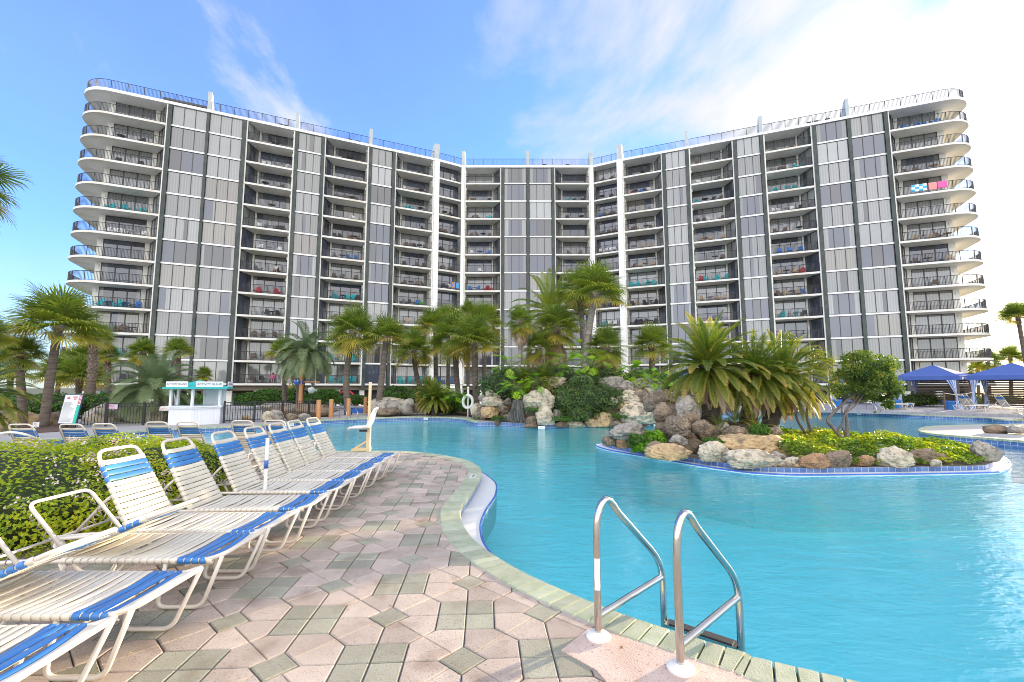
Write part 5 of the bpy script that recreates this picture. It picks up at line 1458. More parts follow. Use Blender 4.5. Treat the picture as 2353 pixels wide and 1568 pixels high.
def PB(x0, y0, x1, y1, d, dep=None):
    """lump filling the picture rectangle at distance d"""
    a, b = AT((x0 + x1) / 2, (y0 + y1) / 2, d), None
    s = d / F_PX; return (tuple(a), ((x1 - x0) / 2 * s, dep or (x1 - x0) / 2 * s * .8, (y1 - y0) / 2 * s))
HG = 'clipped green hedges in front of the building'
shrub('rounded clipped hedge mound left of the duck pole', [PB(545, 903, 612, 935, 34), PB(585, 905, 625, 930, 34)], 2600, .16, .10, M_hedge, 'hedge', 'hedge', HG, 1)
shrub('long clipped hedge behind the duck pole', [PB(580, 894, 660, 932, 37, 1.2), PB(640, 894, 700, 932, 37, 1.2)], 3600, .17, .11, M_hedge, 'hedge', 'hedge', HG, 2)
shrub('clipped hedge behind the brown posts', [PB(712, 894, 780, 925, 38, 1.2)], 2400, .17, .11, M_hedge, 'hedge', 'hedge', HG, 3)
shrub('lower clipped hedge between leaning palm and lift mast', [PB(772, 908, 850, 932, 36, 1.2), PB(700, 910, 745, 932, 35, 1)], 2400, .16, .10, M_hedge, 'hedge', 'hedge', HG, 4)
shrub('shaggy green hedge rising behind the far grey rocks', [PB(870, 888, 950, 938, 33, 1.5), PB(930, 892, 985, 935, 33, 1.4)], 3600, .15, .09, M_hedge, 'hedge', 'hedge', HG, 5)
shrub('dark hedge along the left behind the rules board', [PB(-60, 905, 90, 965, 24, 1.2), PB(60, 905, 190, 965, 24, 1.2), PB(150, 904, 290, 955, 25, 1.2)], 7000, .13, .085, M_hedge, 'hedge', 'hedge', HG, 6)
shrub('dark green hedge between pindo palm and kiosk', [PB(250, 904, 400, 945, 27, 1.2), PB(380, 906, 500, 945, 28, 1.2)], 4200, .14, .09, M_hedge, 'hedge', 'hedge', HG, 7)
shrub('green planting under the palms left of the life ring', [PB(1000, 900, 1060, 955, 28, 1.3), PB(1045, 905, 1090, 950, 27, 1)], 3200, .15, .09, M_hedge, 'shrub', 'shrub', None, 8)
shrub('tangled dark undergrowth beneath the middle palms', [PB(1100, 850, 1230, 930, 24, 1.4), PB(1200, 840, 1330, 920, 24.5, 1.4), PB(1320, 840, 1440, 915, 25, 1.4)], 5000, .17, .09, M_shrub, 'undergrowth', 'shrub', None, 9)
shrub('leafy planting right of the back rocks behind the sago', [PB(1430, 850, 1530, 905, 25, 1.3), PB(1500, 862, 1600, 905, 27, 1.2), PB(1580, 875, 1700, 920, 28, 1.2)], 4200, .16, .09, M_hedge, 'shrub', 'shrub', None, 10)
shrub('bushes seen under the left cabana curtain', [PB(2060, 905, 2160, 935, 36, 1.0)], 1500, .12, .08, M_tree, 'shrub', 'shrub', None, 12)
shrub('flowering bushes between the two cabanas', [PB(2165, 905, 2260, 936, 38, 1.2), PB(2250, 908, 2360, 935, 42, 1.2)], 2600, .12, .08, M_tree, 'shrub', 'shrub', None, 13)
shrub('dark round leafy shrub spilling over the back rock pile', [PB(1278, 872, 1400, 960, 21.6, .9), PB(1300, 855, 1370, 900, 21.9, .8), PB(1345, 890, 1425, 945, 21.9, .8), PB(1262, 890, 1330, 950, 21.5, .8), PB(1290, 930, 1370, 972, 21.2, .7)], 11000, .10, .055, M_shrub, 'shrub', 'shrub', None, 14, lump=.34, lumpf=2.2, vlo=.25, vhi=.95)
# split leaf philodendrons: bright lobed leaves on stalks
def philo(label, p, R, n, seed, group='bright split leaf plants among the rocks', hang=False):
    r = random.Random(seed); t = thing('philodendron', label, 'plant', p, group); mb = MB(); st = MB()
    for i in range(n):
        az = i * 2.4 + r.uniform(-.4, .4); el = r.uniform(-10, 70); d = Vector((math.cos(az) * math.cos(rad(el)), math.sin(az) * math.cos(rad(el)), math.sin(rad(el))))
        l = R * r.uniform(.5, 1.0); q = d * l; st.tube([Vector((0, 0, 0)), d * l * .5 + UP * l * .12, q], .012, 4)
        f = (d * .8 - UP * .55).normalized(); s = f.cross(UP); s = s.normalized() if s.length > .05 else Vector((1, 0, 0)); nn = s.cross(f)
        Lf = R * r.uniform(.45, .65); v = r.uniform(.3, .95)
        for k in range(7):
            tt = k / 6; c = q + f * Lf * tt - UP * .1 * Lf * tt * tt; wl = Lf * .55 * (math.sin(math.pi * (.18 + .78 * tt)))
            for sg in (-1, 1):
                a = c + s * sg * .0; e = c + s * sg * wl + f * wl * .45 + nn * wl * r.uniform(-.15, .1) - UP * .12 * wl
                w2 = f * Lf * .055; o = len(mb.v)
                mb.v.extend([tuple(x) for x in (a - w2, a + w2, (a + e) / 2 + w2 * 1.2, e, (a + e) / 2 - w2 * 1.2)]); mb.f.append([o, o + 1, o + 2, o + 3, o + 4]); mb.m.append(0); mb.a.append(min(1, max(0, v + r.uniform(-.1, .1))))
    st.build('stem', M_hedgestem, t); mb.build('foliage', M_bright, t); return t
M_hedgestem = mat('green_stem', (0.10, 0.14, 0.03), 0.6)
for i, (x, y, d, R, n, l) in enumerate(((1185, 900, 21.2, .75, 26, 'bright split leaf plant hanging over roots on the left rocks'), (1230, 885, 21.3, .6, 18, 'bright split leaf plant beside the pale upper boulder'), (1170, 850, 23, .8, 22, 'bright split leaf plant left of the bare grey stem'),
        (1300, 850, 22.5, .9, 24, 'bright split leaf plant under the brown skirted palm'), (1330, 815, 23, .7, 20, 'bright split leaf plant highest up, before the tallest trunk'), (1360, 845, 22, .8, 22, 'bright split leaf plant right of the tallest trunk'),
        (1460, 870, 23, .9, 26, 'bright split leaf plant behind the jagged grey rocks'), (1500, 880, 22.5, .7, 20, 'bright split leaf plant right above the jagged rocks'), (1420, 868, 23, .6, 16, 'bright split leaf plant left of the jagged rocks'), (1040, 915, 25.5, .8, 22, 'bright split leaf plant left of the life ring'), (1015, 905, 27, .7, 16, 'bright split leaf plant behind the far rocks'), (1545, 885, 22, .6, 16, 'bright split leaf plant beside the big sago'))):
    philo(l, tuple(AT(x, y, d)), R, n, 60 + i)
# hanging aerial roots
p = AT(1188, 925, 20.95); mb = MB(); r = random.Random(3)
for i in range(120):
    x = r.uniform(-.32, .32); y = r.uniform(-.12, .12); l = r.uniform(.55, .98)
    mb.tube([p + Vector((x * .5, y, .12)), p + Vector((x * .8, y - .06, -l * .4)), p + Vector((x * 1.15 + r.uniform(-.05, .05), y - .08, -l))], r.uniform(.006, .012), 4, 0, r.random())
tag(mb.build('hanging_roots', mat('grey_root', (0.20, 0.18, 0.17), .9, (0.11, 0.10, 0.095), 6, var=.3)), 'curtain of grey aerial roots under the split leaf plant', 'roots')
# ---------------------------------------------------------------- rocks
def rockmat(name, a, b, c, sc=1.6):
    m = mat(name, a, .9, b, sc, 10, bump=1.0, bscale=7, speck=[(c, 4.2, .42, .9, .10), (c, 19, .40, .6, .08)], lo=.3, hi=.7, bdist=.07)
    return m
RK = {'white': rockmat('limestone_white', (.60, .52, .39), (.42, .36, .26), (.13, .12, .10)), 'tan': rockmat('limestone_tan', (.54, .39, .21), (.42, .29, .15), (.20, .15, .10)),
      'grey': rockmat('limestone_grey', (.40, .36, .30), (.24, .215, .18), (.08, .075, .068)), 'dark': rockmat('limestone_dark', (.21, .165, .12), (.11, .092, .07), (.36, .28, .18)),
      'rust': rockmat('rust_stone', (.40, .235, .12), (.29, .175, .095), (.12, .085, .06)), 'brown': rockmat('brown_stone', (.29, .215, .145), (.17, .125, .085), (.06, .05, .04))}
import numpy as np
_ico = {}
def ico(n):
    if n not in _ico:
        bm = bmesh.new(); bmesh.ops.create_icosphere(bm, subdivisions=n, radius=1); bm.verts.ensure_lookup_table()
        _ico[n] = ([v.co.copy() for v in bm.verts], [[v.index for v in f.verts] for f in bm.faces]); bm.free()
    return _ico[n]
def boulder(label, c, r, kind, seed, group=None, rough=1.0, sub=5, rz=0.0, name='boulder', tilt=0.0):
    vs, fs = ico(sub); o = Vector((seed * 3.17, seed * 1.31, seed * 7.7)); out = []
    ca, sa = math.cos(rz), math.sin(rz); ct, st = math.cos(tilt), math.sin(tilt)
    sc = max(r)
    rr_ = random.Random(seed * 13 + 1); cuts = []
    for _ in range(9):
        cn = Vector((rr_.uniform(-1, 1), rr_.uniform(-1, 1), rr_.uniform(-.5, 1))).normalized(); cuts.append((cn, rr_.uniform(.60, .88)))
    for v in vs:
        d = 1 + .26 * mnoise.noise(v * 1.0 + o) + .16 * rough * mnoise.noise(v * 2.1 + o)
        p = v * d
        for cn, off in cuts:
            e = p.dot(cn) - off
            if e > 0: p = p - cn * e * .86
        vd = mnoise.voronoi(v * 2.1 + o)[0]
        rd = 1 - abs(mnoise.noise(v * 3.6 - o)) * 2; rd2 = 1 - abs(mnoise.noise(v * 8.0 + o)) * 2
        f = .12 * (vd[0] - .35) - .10 * rough * max(0, .22 - (vd[1] - vd[0])) * 3 + .085 * rough * rd + .055 * rough * rd2 + .045 * rough * mnoise.noise(v * 17 + o)
        pit = mnoise.noise(v * 6.0 - o * 2)
        if pit > .25: f -= .34 * rough * (pit - .25)
        f += .022 * rough * math.sin(v.z * 11 + 4 * mnoise.noise(v * 1.5 + o))
        p = p + v * f
        p.z = max(p.z, -.72)
        p = Vector((p.x * r[0], p.y * r[1], p.z * r[2]))
        p = Vector((p.x * ct + p.z * st, p.y, -p.x * st + p.z * ct))
        out.append((p.x * ca - p.y * sa, p.x * sa + p.y * ca, p.z))
    mb = MB(); mb.v = out; mb.f = [list(f) for f in fs]; mb.m = [0] * len(fs); mb.a = [.5] * len(fs)
    ob = obj(name, mb.mesh(name, RK[kind], True), None, c); return tag(ob, label, 'boulder', group)
def rk(label, cx, cy, hw, hh, kind, seed, d, dep=.8, group=None, rough=1.0, tilt=0.0, **k):
    """boulder seen centred at (cx, cy) with half sizes in picture pixels, at distance d"""
    c = AT(cx, cy, d); s = d / F_PX; return boulder(label, tuple(c), (hw * s * 1.12, hw * s * dep, hh * s * 1.3), kind, seed, group, rough, tilt=tilt, **k)
# rock island in the pool: planting bed, tile kerb, ledge
isl_px = [(1368, 1024), (1400, 1036), (1508, 1055), (1606, 1072), (1700, 1086), (1760, 1091), (1882, 1094), (2248, 1089), (2306, 1083), (2321, 1070), (2305, 1052), (2270, 1042)]
isl = [tuple(G(x, y, WZ + .01)[:2]) for x, y in isl_px] + [(12.2, 13.0), (10.0, 15.0), (7.5, 16.2), (5.4, 16.4), (3.9, 15.8), (3.0, 15.0)]
isp = smooth_path(isl, .16, True)
isn = ring_normals(isp); ar = sum(isp[i].x * isp[(i + 1) % len(isp)].y - isp[(i + 1) % len(isp)].x * isp[i].y for i in range(len(isp)))
isn = [n_ * (-1 if ar < 0 else 1) * -1 for n_ in isn]        # inward? fixed below
def inside(p, poly):
    c = False; n = len(poly)
    for i in range(n):
        a, b = poly[i], poly[i - 1]
        if (a.y > p[1]) != (b.y > p[1]) and p[0] < (b.x - a.x) * (p[1] - a.y) / (b.y - a.y) + a.x: c = not c
    return c
if not inside(isp[30] + isn[30] * .1, isp): isn = [-n_ for n_ in isn]
M_bed = mat('island_soil', (0.10, 0.08, 0.06), .95, (0.17, 0.14, 0.11), 3, 6, bump=.6, bscale=30)
mb = MB(); mb.prism([tuple(p[:2]) for p in isp], -1.3, WZ + 0.035, 0, side=2); mb.tube([(p.x, p.y, WZ + .03) for p in isp], .018, 6, 1, closed=True)
tag(mb.build('island_ledge', [M_ledge, M_blue, M_plaster]), kind='structure')
inner_i = [p + n_ * .22 for p, n_ in zip(isp, isn)]
mb = MB(); uvs = []; acc = 0
for i in range(len(inner_i)):
    a, b_ = inner_i[i], inner_i[(i + 1) % len(inner_i)]; L = (b_ - a).length
    mb.add([(a.x, a.y, WZ + .03), (b_.x, b_.y, WZ + .03), (b_.x, b_.y, -.055), (a.x, a.y, -.055)], [(0, 1, 2, 3)]); uvs += [(acc, .002), (acc + L, .002), (acc + L, .15), (acc, .15)]; acc += L
me = mb.mesh('island_kerb', M_tile); ul = me.uv_layers.new(name='UVMap'); ul.data.foreach_set('uv', [c for u in uvs for c in u]); tag(obj('island_kerb', me), kind='structure')
# gently mounded soil
bm = fill_with_holes([[Vector((p.x, p.y, -.058)) for p in inner_i[::2]]])
me = bpy.data.meshes.new('island_bed'); bm.to_mesh(me); bm.free(); me.materials.append(M_bed); tag(obj('island_bed', me), kind='structure')
mb = MB(); nx, ny = 34, 20                    # earth mound that carries the sago palms
for i in range(nx + 1):
    for j in range(ny + 1):
        x, y = 3.5 + 5.0 * i / nx, 11.9 + 3.0 * j / ny; e = ((x - 6.0) / 2.35) ** 2 + ((y - 13.4) / 1.35) ** 2
        mb.v.append((x, y, -.10 + .78 * max(0, 1 - e) ** .75 + .07 * mnoise.noise(Vector((x, y, 1)) * 3.5) * (e < 1)))
for i in range(nx):
    for j in range(ny): a = i * (ny + 1) + j; mb.f.append([a, a + ny + 1, a + ny + 2, a + 1]); mb.m.append(0); mb.a.append(.5)
tag(mb.build('island_mound', M_bed, None, True), kind='structure')
IX = lambda X, Y_: (1333 + .25 * X, 705.9 + .25 * Y_)
IR = lambda X, Y_: (1803.9 + .2336 * X, 745 + .2336 * Y_)
RI = 'boulders on the rock island'
isl_rocks = [  # label, X, Y, hw, hh, kind, dist
 ('grey boulder at the left tip of the island', 440, 1150, 155, 62, 'grey', 12.9), ('low brown rock at the far left point of the island', 265, 1240, 60, 38, 'dark', 12.4), ('reddish brown rock leaning below the left tip boulder', 400, 1235, 85, 62, 'rust', 12.2),
 ('dark brown craggy boulder behind the yellow flowering plant', 800, 1130, 98, 80, 'dark', 11.9), ('slim twisted brown rock beside the green water plants', 690, 1220, 65, 70, 'brown', 11.7),
 ('tan ledge boulder dripping into the water left of the big slab', 800, 1335, 165, 62, 'tan', 11.0), ('grey brown rock between the tan ledge and the white boulder', 1050, 1285, 95, 58, 'brown', 11.0),
 ('white craggy boulder at the left end of the big slab', 1250, 1345, 135, 75, 'white', 10.7), ('broad tan slab lying along the island front', 1530, 1290, 285, 92, 'tan', 10.9), ('white pitted boulder under the broad slab', 1580, 1405, 215, 68, 'white', 10.4),
 ('round grey stone above the slab', 1300, 1132, 62, 56, 'grey', 11.6), ('brown rounded rock left of the round grey stone', 1185, 1170, 85, 62, 'brown', 11.5), ('rust orange stone in the dry cascade', 990, 1200, 68, 36, 'rust', 11.5), ('smaller rust stone low in the cascade', 915, 1250, 50, 30, 'rust', 11.3), ('pale blue grey stone beside the cascade', 1000, 1140, 55, 48, 'grey', 11.7),
 ('purple brown boulder right of the slab', 1740, 1240, 105, 72, 'brown', 11.3), ('white knobbly rock at the right foot of the slab', 1950, 1432, 72, 44, 'white', 10.2), ('grey rock wedged behind the white knobbly rock', 1820, 1390, 65, 42, 'grey', 10.4), ('small white stone on the tile kerb', 1845, 1455, 40, 24, 'white', 10.1),
 ('large mossy boulder left of the biggest sago trunk', 985, 955, 105, 105, 'grey', 12.6), ('brown upright rock in front of the white back boulder', 770, 990, 85, 75, 'brown', 12.4), ('dark crag below the mossy boulder', 930, 1060, 85, 65, 'dark', 12.2), ('flat brown rock at the foot of the sago trunk', 1500, 1180, 120, 40, 'brown', 11.6), ('brown stone behind the flat rock under the sagos', 1740, 1150, 40, 30, 'dark', 11.8)]
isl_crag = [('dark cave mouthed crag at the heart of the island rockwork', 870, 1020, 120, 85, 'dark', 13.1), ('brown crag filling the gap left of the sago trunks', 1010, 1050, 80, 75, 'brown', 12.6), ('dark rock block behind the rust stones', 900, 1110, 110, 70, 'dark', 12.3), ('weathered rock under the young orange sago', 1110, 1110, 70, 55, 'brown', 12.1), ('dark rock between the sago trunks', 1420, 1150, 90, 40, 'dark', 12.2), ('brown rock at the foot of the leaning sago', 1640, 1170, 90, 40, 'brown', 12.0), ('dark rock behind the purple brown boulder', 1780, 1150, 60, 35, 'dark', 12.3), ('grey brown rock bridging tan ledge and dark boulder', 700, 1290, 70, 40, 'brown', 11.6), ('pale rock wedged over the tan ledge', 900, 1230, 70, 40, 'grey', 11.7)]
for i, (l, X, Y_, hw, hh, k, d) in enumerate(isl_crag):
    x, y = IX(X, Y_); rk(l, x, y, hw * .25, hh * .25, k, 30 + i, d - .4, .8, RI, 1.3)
for i, (l, X, Y_, hw, hh, k, d) in enumerate(isl_rocks):
    x, y = IX(X, Y_); d = min(12.3, max(10.2, 1.68 * F_PX / (y + hh * .25 * .8 - 890) + .25)); rk(l, x, y, hw * .25, hh * .25, k, 3 + i, d, .75, RI)
isl_rocks2 = [('orange brown rounded boulder on the kerb, left of the blocky one', 268, 1350, 128, 62, 'rust', 10.2), ('blocky beige boulder on the island kerb', 505, 1342, 118, 72, 'brown', 10.2), ('small tan stone left of the orange boulder', 150, 1395, 45, 18, 'tan', 10.0), ('orange stone half hidden in the ground cover', 785, 1350, 78, 42, 'rust', 10.5),
 ('white craggy boulder in the middle of the ground cover edge', 1080, 1312, 150, 88, 'white', 10.3), ('brown boulder right of the white craggy one', 1325, 1310, 120, 62, 'brown', 10.6), ('small pale stone right of the white craggy boulder', 1245, 1370, 38, 34, 'brown', 10.2), ('rounded mauve stone at the ground cover edge', 1530, 1325, 72, 42, 'brown', 10.5), ('small beige stone near the right kerb', 1485, 1372, 48, 34, 'white', 10.3), ('grey layered boulder at the right tip of the island', 1955, 1262, 120, 88, 'grey', 11.2)]
for i, (l, X, Y_, hw, hh, k, d) in enumerate(isl_rocks2):
    x, y = IR(X, Y_); d = max(10.0, 1.68 * F_PX / (y + hh * .2336 * .8 - 890) + .25); rk(l, x, y, hw * .2336, hh * .2336, k, 60 + i, d, .8, RI)
# back rock pile
BX = lambda X, Y_: (1082.3 + .14 * X, 862.7 + .14 * Y_)
RB = 'boulders of the back rock pile'
back_rocks = [('brown rock in the gap over the tall white boulder', 1010, 600, 110, 80, 'brown', 20.0), ('pale rock beside the pale flat topped boulder', 1080, 180, 110, 70, 'grey', 20.9), ('tan rock left of the overhanging boulder', 900, 520, 100, 90, 'dark', 20.2), ('low brown waterline rock below the tall white boulder', 1010, 830, 130, 30, 'brown', 19.1), ('low pale waterline rock right of the tall white boulder', 1480, 820, 110, 38, 'brown', 19.2), ('tan rock under the tan boulder at left', 230, 690, 80, 45, 'brown', 19.3), ('rounded white boulder at the left end of the back pile', 100, 570, 95, 88, 'white', 19.8), ('tan boulder low at the left of the back pile', 335, 612, 150, 85, 'tan', 19.6), ('long white boulder above the tan one', 355, 440, 175, 66, 'white', 19.9), ('grey sloping slab at the top left of the back pile', 250, 375, 115, 60, 'grey', 20.1), ('beige peaked boulder behind the grey slab', 390, 300, 140, 72, 'white', 20.4), ('brown rock beside the hanging roots', 540, 565, 65, 55, 'brown', 19.6), ('beige rock left of the hanging roots, higher', 610, 430, 55, 55, 'brown', 19.9), ('grey rock in the gap above the roots', 520, 490, 70, 45, 'grey', 20.0),
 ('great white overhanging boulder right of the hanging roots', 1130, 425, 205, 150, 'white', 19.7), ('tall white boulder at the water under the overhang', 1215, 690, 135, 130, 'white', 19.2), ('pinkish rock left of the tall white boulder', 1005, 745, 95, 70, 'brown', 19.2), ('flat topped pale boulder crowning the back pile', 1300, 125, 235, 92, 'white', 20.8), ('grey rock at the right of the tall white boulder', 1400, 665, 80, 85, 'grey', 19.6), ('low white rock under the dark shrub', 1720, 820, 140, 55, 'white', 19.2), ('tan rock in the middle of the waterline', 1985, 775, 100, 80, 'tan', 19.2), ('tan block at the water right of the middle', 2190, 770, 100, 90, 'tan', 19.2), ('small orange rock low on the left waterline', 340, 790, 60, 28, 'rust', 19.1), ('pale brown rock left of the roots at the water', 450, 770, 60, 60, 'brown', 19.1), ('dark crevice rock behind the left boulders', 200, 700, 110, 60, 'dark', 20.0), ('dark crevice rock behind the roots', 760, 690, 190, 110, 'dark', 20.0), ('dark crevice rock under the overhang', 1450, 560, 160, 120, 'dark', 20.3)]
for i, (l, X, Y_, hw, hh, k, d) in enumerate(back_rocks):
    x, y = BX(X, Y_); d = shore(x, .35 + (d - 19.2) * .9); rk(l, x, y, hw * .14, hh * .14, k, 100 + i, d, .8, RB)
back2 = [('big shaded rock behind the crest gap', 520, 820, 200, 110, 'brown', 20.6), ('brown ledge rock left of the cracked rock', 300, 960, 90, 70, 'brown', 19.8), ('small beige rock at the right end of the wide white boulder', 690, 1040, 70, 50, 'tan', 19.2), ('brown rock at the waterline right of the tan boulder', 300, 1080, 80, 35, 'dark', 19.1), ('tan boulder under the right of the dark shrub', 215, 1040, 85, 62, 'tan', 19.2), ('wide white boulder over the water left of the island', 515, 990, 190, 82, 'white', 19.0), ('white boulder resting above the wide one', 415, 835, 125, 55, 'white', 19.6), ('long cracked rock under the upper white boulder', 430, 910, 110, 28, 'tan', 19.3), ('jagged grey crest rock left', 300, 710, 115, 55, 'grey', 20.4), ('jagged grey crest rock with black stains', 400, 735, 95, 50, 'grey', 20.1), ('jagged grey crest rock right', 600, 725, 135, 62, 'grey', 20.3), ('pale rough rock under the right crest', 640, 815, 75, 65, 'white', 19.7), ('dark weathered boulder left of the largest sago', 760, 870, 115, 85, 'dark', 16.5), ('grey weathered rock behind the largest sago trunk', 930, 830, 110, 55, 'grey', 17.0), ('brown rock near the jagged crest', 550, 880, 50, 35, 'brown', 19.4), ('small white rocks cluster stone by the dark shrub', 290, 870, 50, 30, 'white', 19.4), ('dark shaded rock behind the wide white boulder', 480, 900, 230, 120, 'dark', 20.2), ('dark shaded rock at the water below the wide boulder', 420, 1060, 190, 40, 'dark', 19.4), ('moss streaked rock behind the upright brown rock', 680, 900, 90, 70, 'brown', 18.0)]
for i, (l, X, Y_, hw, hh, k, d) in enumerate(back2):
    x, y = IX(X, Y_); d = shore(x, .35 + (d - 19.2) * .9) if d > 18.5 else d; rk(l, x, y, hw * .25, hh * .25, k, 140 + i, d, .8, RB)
# earth mound that carries the back pile and its planting
M_mulch = mat('mulch', (0.13, 0.075, 0.05), .95, (0.08, 0.05, 0.035), 8, 6, bump=.8, bscale=40)
mp = [(x, y + .35) for x, y in [tuple(G(*q, WZ)[:2]) for q in [(1085, 968)] + rock_px]]
mb = MB(); nU = 16
front = smooth_path(mp, .5); nF = len(front); c0 = Vector((3.2, 24.5, 0))
for i, p in enumerate(front):
    for j in range(nU + 1):
        t = j / nU; q_ = p.lerp(Vector((c0.x + (p.x - c0.x) * .75, 27.5, 0)), t)
        edge = min(1, i / 3, (nF - 1 - i + 1.5) / 2); h = (.0 + 1.15 * math.sin(min(1, t * 2.6) * math.pi / 2) * (1 - max(0, t - .6) * 2.2)) * edge
        mb.v.append((q_.x, q_.y, -.25 + .28 * min(1, t * 6) + h + .08 * mnoise.noise(q_ * 1.5)))
for i in range(nF - 1):
    for j in range(nU): a = i * (nU + 1) + j; mb.f.append([a, a + nU + 1, a + nU + 2, a + 1]); mb.m.append(0); mb.a.append(.5)
tag(mb.build('rock_bed', M_mulch, None, True), kind='structure')
mb = MB(); pts = [G(855, 953), G(930, 945), G(1000, 948), G(1058, 955), G(1085, 960), G(1080, 935), G(1000, 930), G(900, 930), G(850, 938)]
mb.prism([tuple(p[:2]) for p in pts], 0.003, .02); tag(mb.build('planting_bed', M_mulch), kind='structure')
mb = MB(); pts = [G(-90, 1000), G(40, 998), G(130, 993), G(175, 984), G(170, 955), G(-90, 955)]
mb.prism([tuple(p[:2]) for p in pts], 0.003, .02); tag(mb.build('planting_bed', M_mulch), kind='structure')
RF = 'boulders beyond the far pool edge'
far_rocks = [('long layered grey boulder on the far mulch bed', 893, 935, 42, 13, 'grey', 27), ('pale flat boulder topping the far rock group', 895, 924, 40, 9, 'white', 27.6), ('upright end boulder of the far rock group', 936, 937, 17, 16, 'grey', 26.6), ('low front boulder of the far rock group', 885, 947, 32, 8, 'brown', 26.2), ('boulder at the left end of the far rock group', 862, 945, 16, 12, 'grey', 26.4), ('rounded boulder right of the far rock group', 960, 938, 24, 11, 'brown', 27.2),
 ('grey rock left in the small cluster before the right fence', 614, 958, 13, 10, 'white', 22.2), ('grey rock right in the small cluster before the right fence', 632, 956, 17, 12, 'grey', 22.4), ('brown rock beside the small sign before the fence', 671, 958, 13, 7, 'brown', 22.8), ('low rock at the right end of the fence cluster', 698, 959, 13, 6, 'grey', 22.8), ('pebble sized tan rock near the dark fence bin', 566, 962, 8, 7, 'tan', 22),
 ('long tan boulder left of the big leaning palm', 60, 968, 50, 16, 'tan', 20), ('white boulder at the left frame edge', 12, 955, 20, 12, 'white', 21), ('brown boulder behind the leaning palm foot', 128, 965, 22, 16, 'brown', 20.5), ('grey boulder low at the left behind the handrail', 20, 985, 22, 12, 'grey', 18.5),
 ('layered boulder behind the black fence, left', 240, 953, 40, 20, 'white', 22.4), ('layered boulder behind the black fence, middle', 300, 946, 36, 18, 'grey', 22.6), ('layered boulder behind the black fence, right', 345, 958, 34, 18, 'white', 22), ('boulder wall behind the right fence', 690, 945, 60, 15, 'brown', 26), ('pale boulder behind the right fence by the hedge', 640, 940, 40, 12, 'grey', 27),
 ('low grey stone on the right peninsula', 2290, 988, 22, 9, 'brown', 16.5), ('second low stone on the right peninsula', 2335, 988, 22, 8, 'grey', 16.2)]
for i, (l, x, y, hw, hh, k, d) in enumerate(far_rocks): rk(l, x, y, hw, hh, k, 200 + i, d, .8, RF, sub=3)
# ground cover, small plants on the island
mb = MB(); r = random.Random(8); k = 0
gl_, gr_ = 6.3, 12.8
inner2 = [p + n_ * .28 for p, n_ in zip(isp, isn)]
while k < 30000:
    x, y = r.uniform(5.6, 12.6), r.uniform(9.3, 16.2)
    if not inside((x, y), inner2): k += 1; continue
    if x < 6.4 and y < 11.2: k += 1; continue
    d = min((x - p.x) ** 2 + (y - p.y) ** 2 for p in inner2[::3]) ** .5
    h = .06 + min(.34, d * .32) * (1 + .5 * mnoise.noise(Vector((x, y, 0)) * 1.6)) + .06 * mnoise.noise(Vector((x, y, 3)) * 5)
    z = -.05 + h * (1 - r.random() ** 2 * .6); k += 1
    cl = mnoise.noise(Vector((x, y, 7)) * 1.3) * .6 + .45
    nv = Vector((r.uniform(-1, 1) * .8, r.uniform(-1, 1) * .8, 1)).normalized(); s = r.uniform(.7, 1.4)
    leaf_quad(mb, Vector((x, y, z)), nv, .075 * s, .05 * s, min(1, max(0, cl + r.uniform(-.25, .3))), r)
tag(mb.build('ground_cover', M_gc), 'yellow green creeping ground cover filling the right half of the island', 'ground cover', kind='stuff')
p = AT(1505, 1000, 12.0); shrub('yellow flowering leafy plant at the left of the island', [((p.x, p.y, .28), (.22, .2, .26)), ((p.x - .4, p.y - .1, .15), (.2, .16, .16))], 900, .10, .08, M_bright, 'plant', 'plant', None, 31, core=False, lump=.4, lumpf=5)
p = AT(1465, 1012, 11.9); shrub('broad leafed green plant low between the left island rocks', [(tuple(p), (.22, .15, .15))], 260, .13, .10, M_hedge, 'plant', 'plant', None, 32, core=False, lump=.4, lumpf=5)
p = AT(1745, 990, 11.5); shrub('dark leafy shrub behind the broad tan slab', [(tuple(p), (.25, .2, .15))], 600, .07, .04, M_hedge, 'plant', 'plant', None, 33, core=False)
for i, (x, y, d, w, h_, l) in enumerate(((1560, 975, 12.4, .3, .15, 'ferny green tuft on the mossy boulder'), (1640, 1012, 11.2, .22, .1, 'green tuft by the round grey stone'), (1100, 965, 19.2, .3, .2, 'green tuft at the left waterline of the back pile'), (1145, 960, 19.0, .25, .2, 'fern at the waterline left of the roots'), (1290, 962, 19.0, .4, .16, 'mossy green tuft right of the tall white boulder'), (1420, 955, 19.0, .3, .25, 'green tuft under the wide white boulder'), (1425, 905, 19.6, .3, .2, 'green tuft beside the upper white boulder'), (1226, 940, 19.3, .3, .2, 'green tuft under the overhanging boulder'))):
    p = AT(x, y, shore(x, .2 + d - 19.2) if d > 18.5 else d); shrub(l, [(tuple(p), (w, w * .7, h_ * .6)), (tuple(p + Vector((w * .8, 0, -.04))), (w * .6, w * .5, h_ * .5)), (tuple(p + Vector((-w * .7, -.05, -.02))), (w * .5, w * .5, h_ * .5))], 300, .12, .03, M_hedge, 'plant', 'plant', 'small green tufts among the rocks', 300 + i, core=False, up=1.2, lump=.5, lumpf=5)
